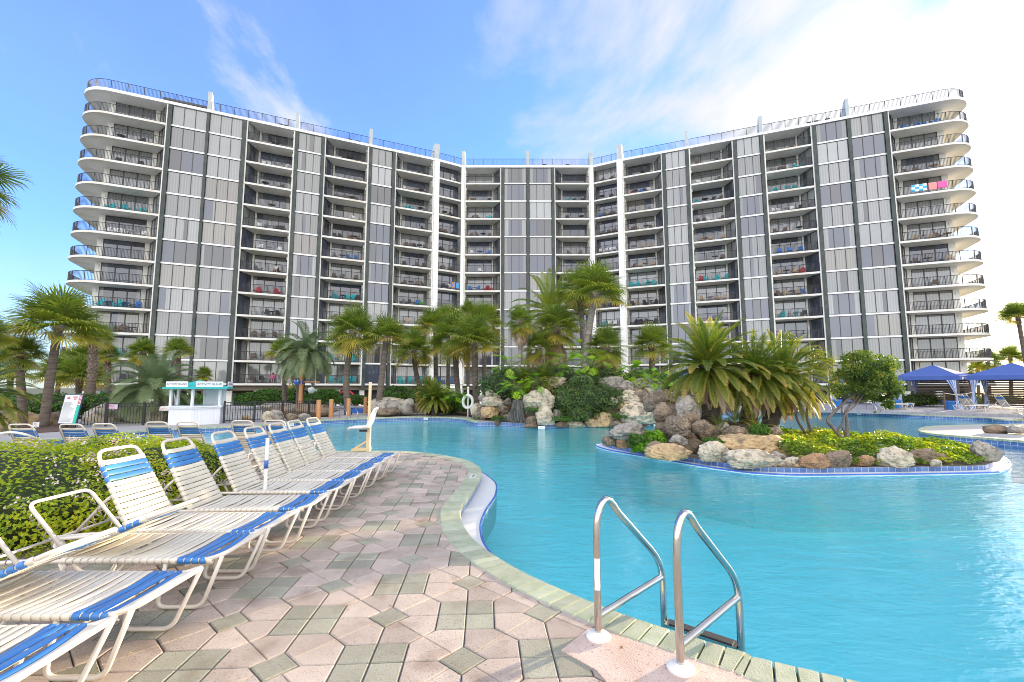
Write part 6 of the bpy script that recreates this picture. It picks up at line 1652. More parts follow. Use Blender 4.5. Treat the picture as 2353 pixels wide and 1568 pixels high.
# small tree with sinuous stems
def limb(mb, pts, r0, r1):
    P = [Vector(p) for p in pts]; out = []
    for i in range(len(P) - 1):
        p0 = P[i - 1] if i else P[0] * 2 - P[1]; p3 = P[i + 2] if i + 2 < len(P) else P[-1] * 2 - P[-2]
        for j in range(6):
            t = j / 6; a, b = P[i], P[i + 1]
            out.append(.5 * ((2 * a) + (b - p0) * t + (2 * p0 - 5 * a + 4 * b - p3) * t * t + (3 * a - p0 - 3 * b + p3) * t ** 3))
    out.append(P[-1]); n = len(out); mb.tube(out, [r0 + (r1 - r0) * i / (n - 1) for i in range(n)], 8); return out
TD = 11.9
tp = lambda X, Y_, dd=0: AT(*IR(X, Y_), TD + dd)
tb = G(*IR(615, 1225), .06); TD = tb.y
tree = thing('small_tree', 'small leafy tree with twisting grey stems on the island ground cover', 'tree', (tb.x, tb.y, .04))
mb = MB()
limb(mb, [tp(600, 1240), tp(560, 1130), tp(470, 1020), tp(420, 945), tp(500, 850), tp(620, 740), tp(720, 670), tp(850, 600)], .055, .02)
limb(mb, [tp(625, 1240, .05), tp(615, 1100, .05), tp(608, 950, .05), tp(600, 850, .05), tp(680, 760, .05), tp(740, 690, 0), tp(900, 560, .1)], .045, .018)
limb(mb, [tp(510, 1050, -.02), tp(560, 980, -.05), tp(600, 880, -.05), tp(700, 790), tp(800, 640, -.1), tp(880, 470, -.2)], .03, .012)
limb(mb, [tp(480, 860), tp(440, 730, .1), tp(430, 600, .1), tp(440, 480, .2), tp(400, 380, .2)], .02, .008)
limb(mb, [tp(600, 1180, .1), tp(590, 1080, .12), tp(560, 1010, .1)], .028, .02)
limb(mb, [tp(560, 870), tp(570, 780, .1), tp(700, 640, .2), tp(760, 500, .2)], .022, .008)
limb(mb, [tp(740, 690), tp(850, 650, -.2), tp(980, 600, -.2)], .018, .007)
mb.build('trunk', M_bark, tree, True, (tb.x, tb.y, .04))
r = random.Random(21); mb = MB()
lumps = [(800, 420, 250, 150), (650, 480, 160, 120), (960, 440, 170, 140), (1000, 600, 150, 130), (820, 580, 180, 120), (560, 620, 130, 100), (1080, 660, 90, 70), (930, 720, 120, 100), (700, 330, 130, 80), (1020, 790, 70, 50), (880, 830, 60, 40), (560, 520, 90, 80), (760, 700, 110, 80)]
sc_ = TD / F_PX * .2336
for X, Y_, hw, hh in lumps:
    c = tp(X, Y_, r.uniform(-.3, .3))
    for _ in range(int(hw * hh * .085)):
        u = Vector((r.gauss(0, 1), r.gauss(0, 1), r.gauss(0, 1))); u = u.normalized() * r.uniform(.25, 1.05)
        p = c + Vector((u.x * hw * sc_, u.y * hw * sc_ * .8, u.z * hh * sc_))
        if mnoise.noise(p * 3.1) < -.14: continue
        s = r.uniform(.7, 1.3); cl = mnoise.noise(p * 2.5 + Vector((4, 4, 4))) * .5 + .42 + .12 * u.z
        leaf_quad(mb, p, Vector((r.uniform(-1, 1), r.uniform(-1, 1), r.uniform(-.2, 1.2))).normalized(), 0.075 * s, .038 * s, min(1, max(0, cl + r.uniform(-.22, .25))), r)
mb.build('crown', M_tree, tree, False, (tb.x, tb.y, .04))
t2b = G(*IR(255, 1165), .06); D2 = t2b.y
tq = lambda X, Y_, dd=0: AT(*IR(X, Y_), D2 + dd)
t2 = thing('small_tree', 'thin sparse tree with light green sprigs behind the right sago', 'tree', (t2b.x, t2b.y, .04)); mb = MB()
limb(mb, [tq(255, 1175), tq(190, 1060), tq(130, 960), tq(110, 880), tq(140, 780, .2), tq(180, 600, .4), tq(250, 420, .5), tq(330, 300, .5)], .045, .012)
limb(mb, [tq(260, 1150), tq(250, 1040), tq(215, 920), tq(220, 820), tq(260, 640, .3), tq(420, 380, .6)], .05, .012)
limb(mb, [tq(180, 600, .4), tq(90, 380, .5), tq(60, 180, .5)], .018, .006)
mb.build('trunk', M_bark, t2, True, (t2b.x, t2b.y, .04)); mb = MB()
for X, Y_, hw, hh, n in ((60, 170, 90, 50, 260), (40, 110, 40, 40, 110), (300, 290, 110, 60, 420), (180, 290, 90, 60, 260), (430, 370, 80, 60, 300), (380, 460, 90, 50, 240), (300, 400, 120, 80, 420), (250, 1080, 60, 60, 200), (320, 1050, 50, 40, 100), (60, 885, 50, 18, 60)):
    c = tq(X, Y_, .4 if Y_ < 700 else 0)
    for _ in range(n):
        u = Vector((r.gauss(0, .5), r.gauss(0, .5), r.gauss(0, .5))); p = c + Vector((u.x * hw * sc_, u.y * hw * sc_, u.z * hh * sc_))
        leaf_quad(mb, p, Vector((r.uniform(-1, 1), r.uniform(-1, 1), r.uniform(-.2, 1.2))).normalized(), .06, .03, min(1, r.uniform(.3, .95)), r)
mb.build('crown', M_tree, t2, False, (t2b.x, t2b.y, .04))
# right peninsula
pen = smooth_path([tuple(G(x, y)[:2]) for x, y in [(2353, 1015), (2240, 1006), (2150, 999), (2115, 993), (2113, 986), (2135, 981), (2200, 978), (2270, 977), (2353, 976)]] , .12)
pen = pen + [Vector((24, 20, 0)), Vector((24, 13, 0))]
pn_ = []
for i, p in enumerate(pen):
    d_ = (pen[min(i + 1, len(pen) - 1)] - pen[max(i - 1, 0)]).normalized(); pn_.append(Vector((d_.y, -d_.x, 0)))
pc = Vector((18, 15.5, 0))
if (pen[40] + pn_[40] - pc).length > (pen[40] - pc).length: pn_ = [-x for x in pn_]
mb = MB(); mb.prism([tuple((p + x * .05)[:2]) for p, x in zip(pen, pn_)], -1.3, .012); tag(mb.build('pavement', M_conc), kind='structure')
coping(pen[:-2], pn_[:-2], 'pool_kerb', .24, None, False)
mb = MB(); uvs = []; acc = 0
for a, b_ in zip(pen[:-3], pen[1:-2]):
    L = (b_ - a).length; mb.add([(a.x, a.y, -.4), (b_.x, b_.y, -.4), (b_.x, b_.y, .0), (a.x, a.y, .0)], [(0, 1, 2, 3)]); uvs += [(acc, -.41), (acc + L, -.41), (acc + L, -.01), (acc, -.01)]; acc += L
me = mb.mesh('pool_wall', M_tile); ul = me.uv_layers.new(name='UVMap'); ul.data.foreach_set('uv', [c for u in uvs for c in u]); tag(obj('pool_wall', me), kind='structure')
# ---------------------------------------------------------------- cabanas and their deck
M_deck = mat('grey_deck_board', (0.30, 0.30, 0.32), .75, (0.22, 0.22, 0.24), 1.2, 4, stretch=(1, 14, 1))
M_canvas = mat('blue_canvas', (0.055, 0.105, 0.33), .7, (0.065, 0.12, 0.36), 1.5)
M_slat = mat('brown_slat', (0.10, 0.065, 0.045), .7, (0.14, 0.09, 0.06), 3, stretch=(.4, .4, 6))
M_bright_c = None
m = bpy.data.materials.new('striped_curtain'); m.use_nodes = True
def stripes(m):
    N, Lk = m.node_tree.nodes, m.node_tree.links; b = N['Principled BSDF']; b.inputs['Roughness'].default_value = .8
    uv = N.new('ShaderNodeUVMap'); w = N.new('ShaderNodeTexWave'); w.inputs['Scale'].default_value = 2.2; w.inputs['Distortion'].default_value = 0
    Lk.new(uv.outputs[0], w.inputs[0]); r_ = N.new('ShaderNodeValToRGB'); r_.color_ramp.interpolation = 'CONSTANT'; r_.color_ramp.elements[1].position = .5
    r_.color_ramp.elements[0].color = (.10, .20, .50, 1); r_.color_ramp.elements[1].color = (.55, .60, .68, 1)
    Lk.new(w.outputs[0], r_.inputs[0]); Lk.new(r_.outputs[0], b.inputs['Base Color'])
stripes(m); M_curt = m
DZ = 0.17
mb = MB(); front_d = [G(1790, 940, DZ), G(1880, 942, DZ), G(2060, 946, DZ), G(2360, 953, DZ)]
poly = [tuple(p[:2]) for p in front_d] + [(52, 30), (56, 42), (26, 44), (18, 36)]
mb.prism(poly, 0.0, DZ); tag(mb.build('timber_deck', M_deck), kind='structure')
def curtain(t, base, top, w0, w1, tie=.55, seed=0):
    """gathered drape from top to base, pulled in at the tie"""
    r = random.Random(seed); me = MB(); uv = []; H = top.z - base.z; m_, n_ = 26, 12
    for j in range(n_ + 1):
        f = j / n_; z = top.z - H * f
        w = w0 * (1 - f / tie) ** 1.5 * .5 + .10 if f < tie else .10 + (w1 - .10) * ((f - tie) / (1 - tie)) ** .7
        if f < tie: w = max(.10, w0 * (1 - (f / tie) ** .8) + .10)
        for i in range(m_ + 1):
            a = 2 * math.pi * i / m_; rr = w * .5 * (1 + .25 * math.sin(5 * a + seed))
            me.v.append((base.x + (top.x - base.x) * (1 - f) + rr * math.cos(a), base.y + (top.y - base.y) * (1 - f) + .55 * rr * math.sin(a), z))
    uvl_ = []
    for j in range(n_):
        for i in range(m_):
            me.f.append([j * (m_ + 1) + i, j * (m_ + 1) + i + 1, (j + 1) * (m_ + 1) + i + 1, (j + 1) * (m_ + 1) + i]); me.m.append(0); me.a.append(.5)
            uvl_ += [(i / m_ * 2, 1 - j / n_), ((i + 1) / m_ * 2, 1 - j / n_), ((i + 1) / m_ * 2, 1 - (j + 1) / n_), (i / m_ * 2, 1 - (j + 1) / n_)]
    msh = me.mesh('curtain', M_curt, True, t.location); ul = msh.uv_layers.new(name='UVMap'); ul.data.foreach_set('uv', [c for u in uvl_ for c in u]); obj('curtain', msh, t)
def cabana(c, label, W=3.4, Dp=3.2, ang=0.0, side_txt=False):
    """c: middle of the front edge; the front looks along f"""
    f = Vector((-.86, -.51, 0)).normalized(); rgt = Vector((-f.y, f.x, 0)) * 1.0
    rgt = Vector((.51, -.86, 0)).normalized()
    t = thing('cabana', label, 'cabana', (c.x, c.y, DZ)); O = Vector((c.x, c.y, DZ))
    fn = lambda x, y, z: tuple(O + rgt * x - f * y + Vector((0, 0, z)))
    e, ez0, ez1, apx = .15, 1.98, 2.28, 3.15
    mb = MB(); h = W / 2 + e
    cor = [(-h, -e), (h, -e), (h, Dp + e), (-h, Dp + e)]
    vs = [fn(x, y, ez0) for x, y in cor] + [fn(x, y, ez1) for x, y in cor] + [fn(0, Dp / 2, apx)]
    mb.add(vs, [(0, 1, 5, 4), (1, 2, 6, 5), (2, 3, 7, 6), (3, 0, 4, 7), (4, 5, 8), (5, 6, 8), (6, 7, 8), (7, 4, 8)])
    mb.build('canopy', M_canvas, t, False, O)
    if side_txt:
        mb = MB(); a = .4
        for k in range(5):
            y = .35 + k * .5; mb.box(h + .004, h + .012, y, y + .34, ez0 + .05, ez0 + .22, fn=fn)
        mb.build('lettering', M_plast, t, False, O)
    for x, y in ((-W / 2, 0), (W / 2, 0), (W / 2, Dp), (-W / 2, Dp)):
        mb = MB(); mb.box(x - .05, x + .05, y - .05, y + .05, 0, ez0 + .1, fn=fn); mb.build('post', M_slat, t, False, O)
    mb = MB()
    for k in range(15):
        z = .15 + k * .125; mb.box(-W / 2, W / 2, Dp - .015, Dp + .015, z, z + .09, fn=fn); mb.box(W / 2 - .015, W / 2 + .015, Dp * .35, Dp - .05, z, z + .09, fn=fn)
    mb.build('slat_screen', M_slat, t, False, O)
    for i, (x, y) in enumerate(((-W / 2, 0), (W / 2, 0), (W / 2, Dp * .98), (-W / 2, Dp * .98))):
        curtain(t, Vector(fn(x, y, 0)) if i < 2 else Vector(fn(x, y, .1)), Vector(fn(x + (.25 if x < 0 else -.25) * (i < 2), y, ez0)), .62 if i == 1 else .4, .4, .55, i)
    return t, fn
c1 = (G(2080, 936, DZ) + G(2190, 938, DZ)) / 2
c1 = AT(2134, 937, 33.5); cabana(c1, 'blue canopied cabana with striped curtains, the one nearer the small tree', side_txt=True)
c2 = AT(2320, 941, 30.5); cabana(c2, 'blue canopied cabana cut by the right frame edge', W=3.6)
c3 = AT(1965, 930, 40); cabana(c3, 'blue canopied cabana mostly hidden behind the small tree')
c4 = AT(1590, 905, 36); cabana(c4, 'blue canopied cabana glimpsed behind the big sago trunks')
RG = 'white strap loungers on the timber deck before the cabanas'
LR = math.atan2(.51, .86)
for x, y, d, l in ((2095, 940, 30.5, 'strap lounger left of the blue planter, front one of the pair'), (2092, 938, 31.4, 'strap lounger left of the blue planter, rear one of the pair'), (2275, 943, 28.2, 'strap lounger between the cabanas, front one of the pair'), (2282, 941, 29.2, 'strap lounger between the cabanas, rear one of the pair'), (2370, 952, 26.0, 'strap lounger cut by the right edge at the deck corner')):
    p = AT(x, y, d); t = lounger(p.x, p.y, 0, l, 'up', RG); t.location.z = DZ; t.rotation_euler[2] = math.pi - .12
M_pot = mat('blue_pot', (.02, .14, .42), .4, (.03, .17, .48), 3)
for x, y, d, l in ((2182, 939, 30.5, 'blue flower pot at the front corner of the first cabana'), (2060, 938, 33, 'blue flower pot left of the first cabana'), (1924, 939, 33.5, 'blue flower pot behind the small tree stems')):
    p = AT(x, y, d); p.z = DZ; t = thing('flower_pot', l, 'flower pot', p, 'blue pots on the timber deck'); mb = MB(); mb.lathe([(.22, 0), (.30, .5), (.33, .5), (.33, .58), (.28, .58), (.27, .5)], p, 18); smooth_by_angle(mb.build('pot', M_pot, t, True, p))
    mb = MB(); mb.lathe([(.27, 0), (.10, .03)], p + Vector((0, 0, .5)), 14); mb.build('soil', M_bed, t, False, p)
p = AT(2172, 938, 30.2); p.z = DZ; pole_thing('rope_post', 'brown rope post beside the blue pot', 'post', p, 1.15, .05, M_slat)
mb = MB(); a = p + Vector((0, 0, 1.1)); b_ = p + Vector((1.5, -.4, 1.15)); mb.tube([a.lerp(b_, k / 8) - Vector((0, 0, .5 * (k / 8) * (1 - k / 8))) for k in range(9)], .02, 6); tag(mb.build('barrier_rope', M_strapw), 'pale rope slung from the brown post to the cabana', 'rope')
# railing of dark wood behind the loungers
p0, p1 = AT(2190, 930, 34), AT(2262, 932, 34); mb = MB()
t = thing('wooden_railing', 'dark wooden railing between the two cabanas', 'railing', (p0.x, p0.y, DZ))
mb.box(0, p1.x - p0.x, -.04, .04, .95, 1.05, fn=lambda x, y, z: (p0.x + x, p0.y + y, DZ + z)); mb.build('top_rail', M_slat, t, False, (p0.x, p0.y, DZ))
for k in range(3):
    mb = MB(); x = (p1.x - p0.x) * k / 2; mb.box(x - .07, x + .07, -.07, .07, 0, .949, fn=lambda x_, y, z: (p0.x + x_, p0.y + y, DZ + z)); mb.build('post', M_slat, t, False, (p0.x, p0.y, DZ))
# ---------------------------------------------------------------- things on the balconies
def furn_mat(name, c): return mat(name, c, .55)
FM = {'turquoise': furn_mat('turquoise_paint', (.01, .42, .46)), 'blue': furn_mat('blue_paint', (.02, .16, .50)), 'red': furn_mat('red_paint', (.42, .02, .03)), 'white': furn_mat('white_paint', (.72, .72, .72)),
      'black': furn_mat('black_paint', (.02, .02, .022)), 'brown': furn_mat('brown_wicker', (.13, .085, .06)), 'tan': furn_mat('tan_wicker', (.42, .31, .20)), 'grey': furn_mat('grey_paint', (.16, .17, .19)), 'green': furn_mat('green_paint', (.08, .38, .06))}
def chair_parts(kind):
    """seat, back, arms+legs as separate meshes; local x right, y towards the sitter's front is -y"""
    se, bk, lg = MB(), MB(), (MB(), MB())
    if kind == 'adirondack chair':
        for i in range(5): y = -.30 + i * .12; se.box(-.27, .27, y, y + .10, .36 - .035 * i, .385 - .035 * i)
        for i in range(5):
            x = -.26 + i * .108; h = .98 + .07 * (2 - abs(i - 2))
            bk.add([(x, .24, .22), (x + .09, .24, .22), (x + .09 * 1.05, .52, h), (x, .52, h), (x, .265, .22), (x + .09, .265, .22), (x + .0945, .545, h), (x, .545, h)], [(0, 1, 2, 3), (7, 6, 5, 4), (0, 4, 5, 1), (1, 5, 6, 2), (2, 6, 7, 3), (3, 7, 4, 0)])
        for s in (-1, 1):
            g_ = lg[s > 0]; g_.box(s * .36 - .06, s * .36 + .06, -.38, .36, .558, .585); g_.box(s * .31 - .02, s * .31 + .02, -.34, -.25, 0, .56); g_.box(s * .31 - .02, s * .31 + .02, .25, .33, 0, .56)
    else:
        se.box(-.25, .25, -.24, .24, .41, .45); bk.add([(-.25, .22, .46), (.25, .22, .46), (.25, .36, .98), (-.25, .36, .98), (-.25, .25, .46), (.25, .25, .46), (.25, .39, .98), (-.25, .39, .98)], [(0, 1, 2, 3), (7, 6, 5, 4), (0, 4, 5, 1), (1, 5, 6, 2), (2, 6, 7, 3), (3, 7, 4, 0)])
        for s in (-1, 1):
            lg[s > 0].tube(rnd_path([(s * .28, -.28, 0), (s * .28, -.25, .62), (s * .28, .20, .62), (s * .28, .36, 0)], .06, 3), .018, 5)
    return se, bk, lg[0], lg[1]
_cm = {}
def chair(label, p, col, kind, rz, group):
    key = (col, kind)
    if key not in _cm: _cm[key] = [b.mesh(n_, FM[col]) for b, n_ in zip(chair_parts(kind), ('seat', 'backrest', 'leg_frame', 'leg_frame'))]
    t = thing('balcony_chair', label, 'chair', p, group, rz)
    for me, n_ in zip(_cm[key], ('seat', 'backrest', 'leg_frame', 'leg_frame')): obj(n_, me, t)
    return t
_tm = {}
def table(label, p, col, group):
    if col not in _tm:
        a, b = MB(), MB(); a.lathe([(.42, .69), (.42, .72)], (0, 0, 0), 16)
        for k in range(4): x, y = .28 * math.cos(k * 1.571 + .78), .28 * math.sin(k * 1.571 + .78); b.tube([(x, y, 0), (x * .2, y * .2, .40), (0, 0, .69)], .02, 5)
        _tm[col] = (a.mesh('tabletop', FM[col]), b.mesh('legs', FM[col]))
    t = thing('balcony_table', label, 'table', p, group)
    obj('tabletop', _tm[col][0], t); obj('leg_frame', _tm[col][1], t)
ROW = ['top', 'second', 'third', 'fourth', 'fifth', 'sixth', 'seventh', 'eighth', 'ninth', 'tenth', 'eleventh', 'lowest']
COLN = ['left end', 'second balcony stack', 'third balcony stack', 'fourth balcony stack', 'left corner stack', 'stack right of left corner', 'stack left of right corner', 'right corner stack', 'fourth stack from right', 'third stack from right', 'second stack from right', 'right end']
T, B_, R_, W_, K, N_, A_, Gy, Gn = 'turquoise', 'blue', 'red', 'white', 'black', 'brown', 'tan', 'grey', 'green'
# (bay, row from the top, items left to right); capital A = adirondack, c = patio chair, t = table
FURN = [(0, 2, 'tK cK'), (0, 3, 'cK cK'), (0, 5, 'AT AT AT'), (0, 6, 'cW cW cW tW cW'), (0, 9, 'AT tB AT tB AB'), (0, 10, 'cG AG AN tK'), (0, 11, 'AT AT AT AT'), (0, 12, 'cK cK'),
        (1, 1, 'tK'), (1, 2, 'cW cW tW cW'), (1, 3, 'tK cN'), (1, 4, 'tN'), (1, 5, 'cW cG tW cK cK'), (1, 6, 'cW tW cW'), (1, 7, 'AG . cK'), (1, 8, 'AR . AR'), (1, 9, '. . cK tK cK'), (1, 10, 'cN cN . cN'), (1, 11, 'cN tK cN'), (1, 12, 'cN tK cK . .'),
        (2, 1, '. cK tK cK cK'), (2, 2, '. . tW'), (2, 3, 'AN AN tK AN'), (2, 4, '. cW'), (2, 5, 'cK cK . cN tN cN'), (2, 6, 'cG tG cB cB'), (2, 7, 'cN cN . cN'), (2, 8, 'AT AT tK AT AT cK'), (2, 9, 'cN . cN'), (2, 10, 'cW cW tW cW'), (2, 11, 'AT tT AT AB AT'), (2, 12, 'AT tT AT AT AT'),
        (3, 1, '. . cK tG'), (3, 2, 'cW cA cN tK cN'), (3, 3, 'AT AT . tK cG'), (3, 4, '. . cK'), (3, 5, 'cN cN cK tK cN'), (3, 6, 'cK . cN cK'), (3, 7, 'cN tN cN cN'), (3, 8, 'cG cK cB AGn'), (3, 9, 'cA cN'), (3, 11, 'cN tK cN'), (3, 12, 'AT . AT tT AT AT'),
        (4, 1, '. cW'), (4, 3, 'tK cK'), (4, 4, 'cN cN . cK'), (4, 5, 'cK . cN'), (4, 6, 'cN cN'), (4, 7, 'cK cW'), (4, 12, 'AB AB'),
        (5, 2, 'tA . cK'), (5, 3, 'cN cN . AT'), (5, 4, 'cN cN tK cN'), (5, 5, 'cW tB cB'), (5, 6, 'cW'), (5, 7, 'cB tW cB . AR AR'), (5, 8, '. . cG'), (5, 12, 'cN cK'),
        (6, 2, '. AT cK cG cK'), (6, 3, 'cK . tK'), (6, 5, 'cN cN'), (6, 6, 'cG cK'), (7, 1, 'cN cN'), (7, 2, 'tK cK'), (7, 3, 'cB cN cN cN'), (7, 4, 'cN cN cN'), (7, 5, 'cW cW cW cW'), (7, 8, 'cK cK cK'), (7, 9, 'cT cW cW'),
        (8, 1, 'cK . tK cK'), (8, 2, 'cR tK cB cK cW'), (8, 3, 'AG . cG'), (8, 4, 'cN cN . tN cN'), (8, 5, 'tA cA cA'), (8, 6, 'cN cA tA cA'), (8, 7, 'AT AT . AT tT AT'), (8, 8, 'cK cA . AK tK AK'), (8, 9, 'AK tK AK AK tK AK'), (8, 10, 'cK'),
        (9, 1, 'cN . cK'), (9, 2, 'cW . cN'), (9, 3, 'AT tK cK cN'), (9, 4, 'cK cN cW . cN'), (9, 5, 'cA tA cA . cA'), (9, 6, '. . tN cN'), (9, 7, 'AR AT . AT . AT'), (9, 8, 'cA tN cA cA'), (9, 9, 'cG'),
        (10, 1, 'cN cN'), (10, 2, 'tW cN cN cW AT'), (10, 3, 'AT . AT AT'), (10, 4, 'cW cW tW cW cK'), (10, 5, 'cN cN . tK'), (10, 6, 'cB cB cB'), (10, 7, 'cA tN cA AR'), (10, 8, 'cN cA tN cA cB'), (10, 9, 'AT . tT cK'),
        (11, 1, 'AB AB AB AB'), (11, 3, 'cN cN . tA cA'), (11, 6, 'cA tW cA cN tN'), (11, 7, 'cN tN . cA'), (11, 8, 'cN'), (11, 12, 'AR . AR')]
CK = {'T': T, 'B': B_, 'R': R_, 'W': W_, 'K': K, 'N': N_, 'A': A_, 'G': Gy, 'Gn': Gn}
rf = random.Random(12)
ordw = ['first', 'second', 'third', 'fourth', 'fifth', 'sixth']
for bi, row, items in FURN:
    end, seg, s0, s1, sp = BAYS[bi]; it = items.split(); z = Z1 + (NF - row) * FL
    a0 = s0 + (1.5 if sp == 'L' and end == '' else .6 if end != 'R' else 1.5); a1 = s1 - (1.4 if sp == 'R' else .6)
    if sp == '': a0, a1 = s0 + .5, s1 - .5
    cnt = {}
    for i, x in enumerate(it):
        if x == '.': continue
        k, c = x[0], CK[x[1:]]; nm = {'A': 'adirondack chair', 'c': 'patio chair', 't': 'round table'}[k]
        cnt[(c, nm)] = cnt.get((c, nm), 0) + 1
    seen = {}
    for i, x in enumerate(it):
        if x == '.': continue
        k, c = x[0], CK[x[1:]]; nm = {'A': 'adirondack chair', 'c': 'patio chair', 't': 'round table'}[k]
        u = a0 + (a1 - a0) * ((i + .5) / len(it)) + rf.uniform(-.06, .06); d = rf.uniform(.75, 1.05) if sp else .6
        l = f'{c} {nm} on the {ROW[row - 1]} balcony, {COLN[bi]}'
        seen[(c, nm)] = seen.get((c, nm), 0) + 1
        if cnt[(c, nm)] > 1: l += f', {ordw[seen[(c, nm)] - 1]} from left'
        P = seg.P(u, d, z); rz = math.atan2(seg.t.y, seg.t.x) + rf.uniform(-.7, .7)
        if k == 't': table(l, P, c, 'tables on the balconies')
        else: chair(l, P, c, nm, rz, 'chairs on the balconies')
for u, sg, l in ((12.2, SL, 'dark chair on the roof left of the second fin'), (11.6, SL, 'dark chair on the roof by the second fin, nearer the left end'), (20.2, SL, 'dark chair on the roof terrace above the left wing'), (21.3, SL, 'dark chair on the roof terrace before the third fin'), (12.6, SC_, 'dark chair on the central roof, right of its fin'), (16.2, SC_, 'dark chair on the central roof, left of the last fin'), (24.6, SR, 'dark chair on the right wing roof, left of a pair'), (25.4, SR, 'dark chair on the right wing roof, right of a pair'), (26.6, SR, 'dark chair on the right wing roof near the tall fin')):
    chair(l, sg.P(u, 1.0, ZR), K, 'patio chair', math.atan2(sg.t.y, sg.t.x), 'chairs on the roof terrace')
# beach towels over railings
def towel(label, seg, u, k, w, h, c, c2, d=-.02):
    P = lambda x, y, z: seg.P(x, y, z); z = Z1 + k * FL + 1.09; mb = MB(); n = 8
    for i in range(n + 1):
        for j in range(7):
            f = j / 6; mb.v.append(P(u + w * i / n, d - .05 - .03 * math.sin(i * 1.9) * f, z - h * f))
    for i in range(n):
        for j in range(6): a = i * 7 + j; mb.f.append([a, a + 7, a + 8, a + 1]); mb.m.append(0 if (i // 2 + (j // 2 if c2 else 0)) % 2 == 0 else 1); mb.a.append(.5)
    o = mb.build('beach_towel', [c, c2 or c], None, True); md = o.modifiers.new('t', 'SOLIDIFY'); md.thickness = .012
    tag(o, label, 'towel', 'towels hung over balcony railings')
PK = furn_mat('pink_towel', (.72, .10, .35)); SA = furn_mat('salmon_towel', (.75, .28, .26)); BT = furn_mat('aqua_towel', (.05, .40, .60)); OR = furn_mat('orange_towel', (.6, .2, .06)); GB = furn_mat('blue_towel', (.06, .22, .55))
towel('blue and white patterned towel on a railing at the right end', SR, 33.9, 8, 1.45, .85, BT, FM['white'])
towel('salmon towel on a right end railing between patterned and pink towel', SR, 35.5, 8, .75, .9, SA, None)
towel('pink towel on a right end railing, last of three', SR, 36.3, 8, .9, .8, PK, None)
towel('orange and blue striped towel on a left corner railing', S4, 2.3, 5, .5, .95, OR, GB)
towel('green and blue towel on a left corner railing', S4, 2.9, 5, .6, .9, GB, BT)
# two people sitting on balconies
M_skin = mat('skin', (.50, .30, .22), .6); M_hair = mat('brown_hair', (.06, .035, .02), .7); M_shorts = mat('navy_shorts', (.03, .04, .09), .8)
def sitter(label, p, rz, shirt):
    t = thing('person', label, 'person', p, None, rz)
    V = [((0, .05, .50), .13), ((0, .07, .72), .14), ((0, .06, .95), .15), ((0, .04, 1.04), .055), ((0, .02, 1.12), .085), ((0, 0, 1.22), .09)]
    E = [(0, 1), (1, 2), (2, 3), (3, 4), (4, 5)]
    for s in (-1, 1):
        n = len(V)
        V += [((s * .19, .05, .97), .055), ((s * .25, .02, .72), .045), ((s * .20, -.20, .62), .036), ((s * .17, -.30, .60), .034), ((s * .10, 0, .48), .095), ((s * .12, -.42, .48), .068), ((s * .12, -.45, .10), .042), ((s * .12, -.58, .04), .035)]
        E += [(2, n), (n, n + 1), (n + 1, n + 2), (n + 2, n + 3), (0, n + 4), (n + 4, n + 5), (n + 5, n + 6), (n + 6, n + 7)]
    me = bpy.data.meshes.new('body'); me.from_pydata([v for v, _ in V], E, []); me.materials.append(M_skin)
    o = obj('body', me, t); md = o.modifiers.new('skin', 'SKIN'); me.skin_vertices.new() if not me.skin_vertices else None
    for sv, (_, r) in zip(me.skin_vertices[0].data, V): sv.radius = (r, r)
    me.skin_vertices[0].data[0].use_root = True; o.modifiers.new('sub', 'SUBSURF').levels = 1
    mb = MB(); mb.tube([(0, .05, .47), (0, .07, .7), (0, .06, .92), (0, .045, 1.02)], [.165, .165, .18, .09], 12)
    for s in (-1, 1): mb.tube([(s * .12, .055, .97), (s * .20, .05, .95), (s * .25, .025, .78)], [.08, .075, .062], 8)
    mb.build('shirt', shirt, t, True)
    mb = MB()
    for s in (-1, 1): mb.tube([(s * .08, .08, .48), (s * .115, -.32, .48)], [.125, .09], 10)
    mb.build('shorts', M_shorts, t, True)
    mb = MB(); blob(mb, (0, .03, 1.25), (.105, .105, .11)); mb.build('hair', M_hair, t, True)
for bi, row, u, lab_, c in ((1, 7, 11.9, 'person in a white shirt sitting on the seventh balcony of the second stack', FM['white']), (1, 12, 12.2, 'person in a pink shirt sitting on the lowest balcony behind the duck pole', PK)):
    seg = BAYS[bi][1]; z = Z1 + (NF - row) * FL; P = seg.P(u, 1.0, z); rz = math.atan2(seg.t.y, seg.t.x)
    sitter(lab_, P, rz, c); chair('dark patio chair under the person in ' + ('white' if row == 7 else 'pink'), seg.P(u, 1.12, z), K, 'patio chair', rz, 'chairs on the balconies')
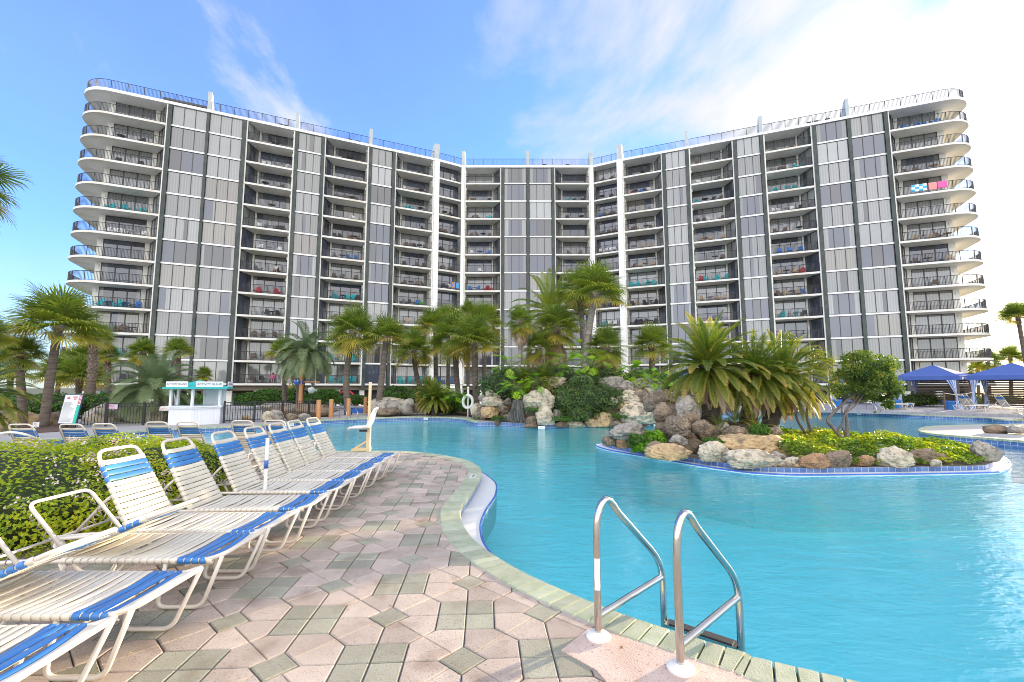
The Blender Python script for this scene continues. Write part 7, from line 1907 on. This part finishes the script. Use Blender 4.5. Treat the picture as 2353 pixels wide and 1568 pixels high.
# cars in the open parking level
def car(label, p, rz, c, van=False):
    t = thing('parked_car', label, 'car', p, None, rz); m_ = mat('car_paint', c, .25, coat=.8); mb = MB(); h = 1.9 if van else 1.42
    prof = [(-2.2, .35), (-2.25, .75), (-1.9, .95), (-1.2, h), (1.1, h), (1.7, .98), (2.2, .82), (2.25, .4)] if not van else [(-2.3, .35), (-2.3, 1.7), (-2.1, h), (1.1, h), (1.8, 1.1), (2.3, .95), (2.3, .4)]
    n = len(prof); vs = [(x, -.85, z) for x, z in prof] + [(x, .85, z) for x, z in prof]
    mb.add(vs, [tuple(range(n)), tuple(range(n, 2 * n))[::-1]] + [(i, i + n, (i + 1) % n + n, (i + 1) % n) for i in range(n)]); mb.build('body', m_, t)
    for x in (-1.4, 1.4):
        for y in (-.8, .8):
            mb = MB(); mb.tube([(x, y - .1, .33), (x, y + .1, .33)], .33, 14); mb.build('wheel', M_dark, t)
    mb = MB(); mb.box(-1.0, 1.0, -.862, .862, .98, h - .12); mb.build('window', GL[0], t)
    for y in (-.6, .6): mb = MB(); mb.box(2.2, 2.27, y - .15, y + .15, .62, .76); mb.build('headlight', M_plast, t)
p = AT(571, 913, 62); car('dark car parked under the building behind the hedges', (p.x, p.y, -1), -.6, (.02, .03, .05))
p = AT(529, 908, 60); car('pale van parked under the building right of the kiosk roof', (p.x, p.y, -1), -1.2, (.45, .52, .58), True)
# ramp wall and teal service doors under the left end
mb = MB(); p0, p1 = AT(95, 925, 48), AT(215, 893, 52)
mb.add([(p0.x, p0.y, -1), (p1.x, p1.y, -1), (p1.x, p1.y, 1.5), (p0.x, p0.y, -.2), (p0.x, p0.y + .3, -1), (p1.x, p1.y + .3, -1), (p1.x, p1.y + .3, 1.5), (p0.x, p0.y + .3, -.2)], [(0, 1, 2, 3), (7, 6, 5, 4), (3, 2, 6, 7), (0, 4, 5, 1), (1, 5, 6, 2), (3, 7, 4, 0)])
tag(mb.build('ramp_wall', mat('beige_wall', (.55, .46, .35), .85, (.50, .42, .32), 2)), 'beige sloping ramp wall under the left end of the building', 'wall')
mb = MB()
for a, b, mi in ((-5.2, -4.2, 0), (-3.9, -2.2, 1), (-1.6, -.4, 0)): mb.box(a, b, 4.0, 4.2, -1.0, 1.84, mi, fn=SL.P)
part(mb, 'service_door', [FM['turquoise'], M_dark])

# fallen leaves on the terrace
mb = MB(); r = random.Random(9)
for _ in range(70):
    x, y = r.uniform(-2.4, 1.0), r.uniform(2.2, 9.5)
    if pool_side((x, y))[0] < .05: continue
    leaf_quad(mb, Vector((x, y, .034)), Vector((r.uniform(-.3, .3), r.uniform(-.3, .3), 1)).normalized(), r.uniform(.02, .05), r.uniform(.012, .022), r.random(), r)
tag(mb.build('leaf_litter', M_deadleaf), 'scattered small dry leaves on the terrace paving', 'leaf litter', kind='stuff')
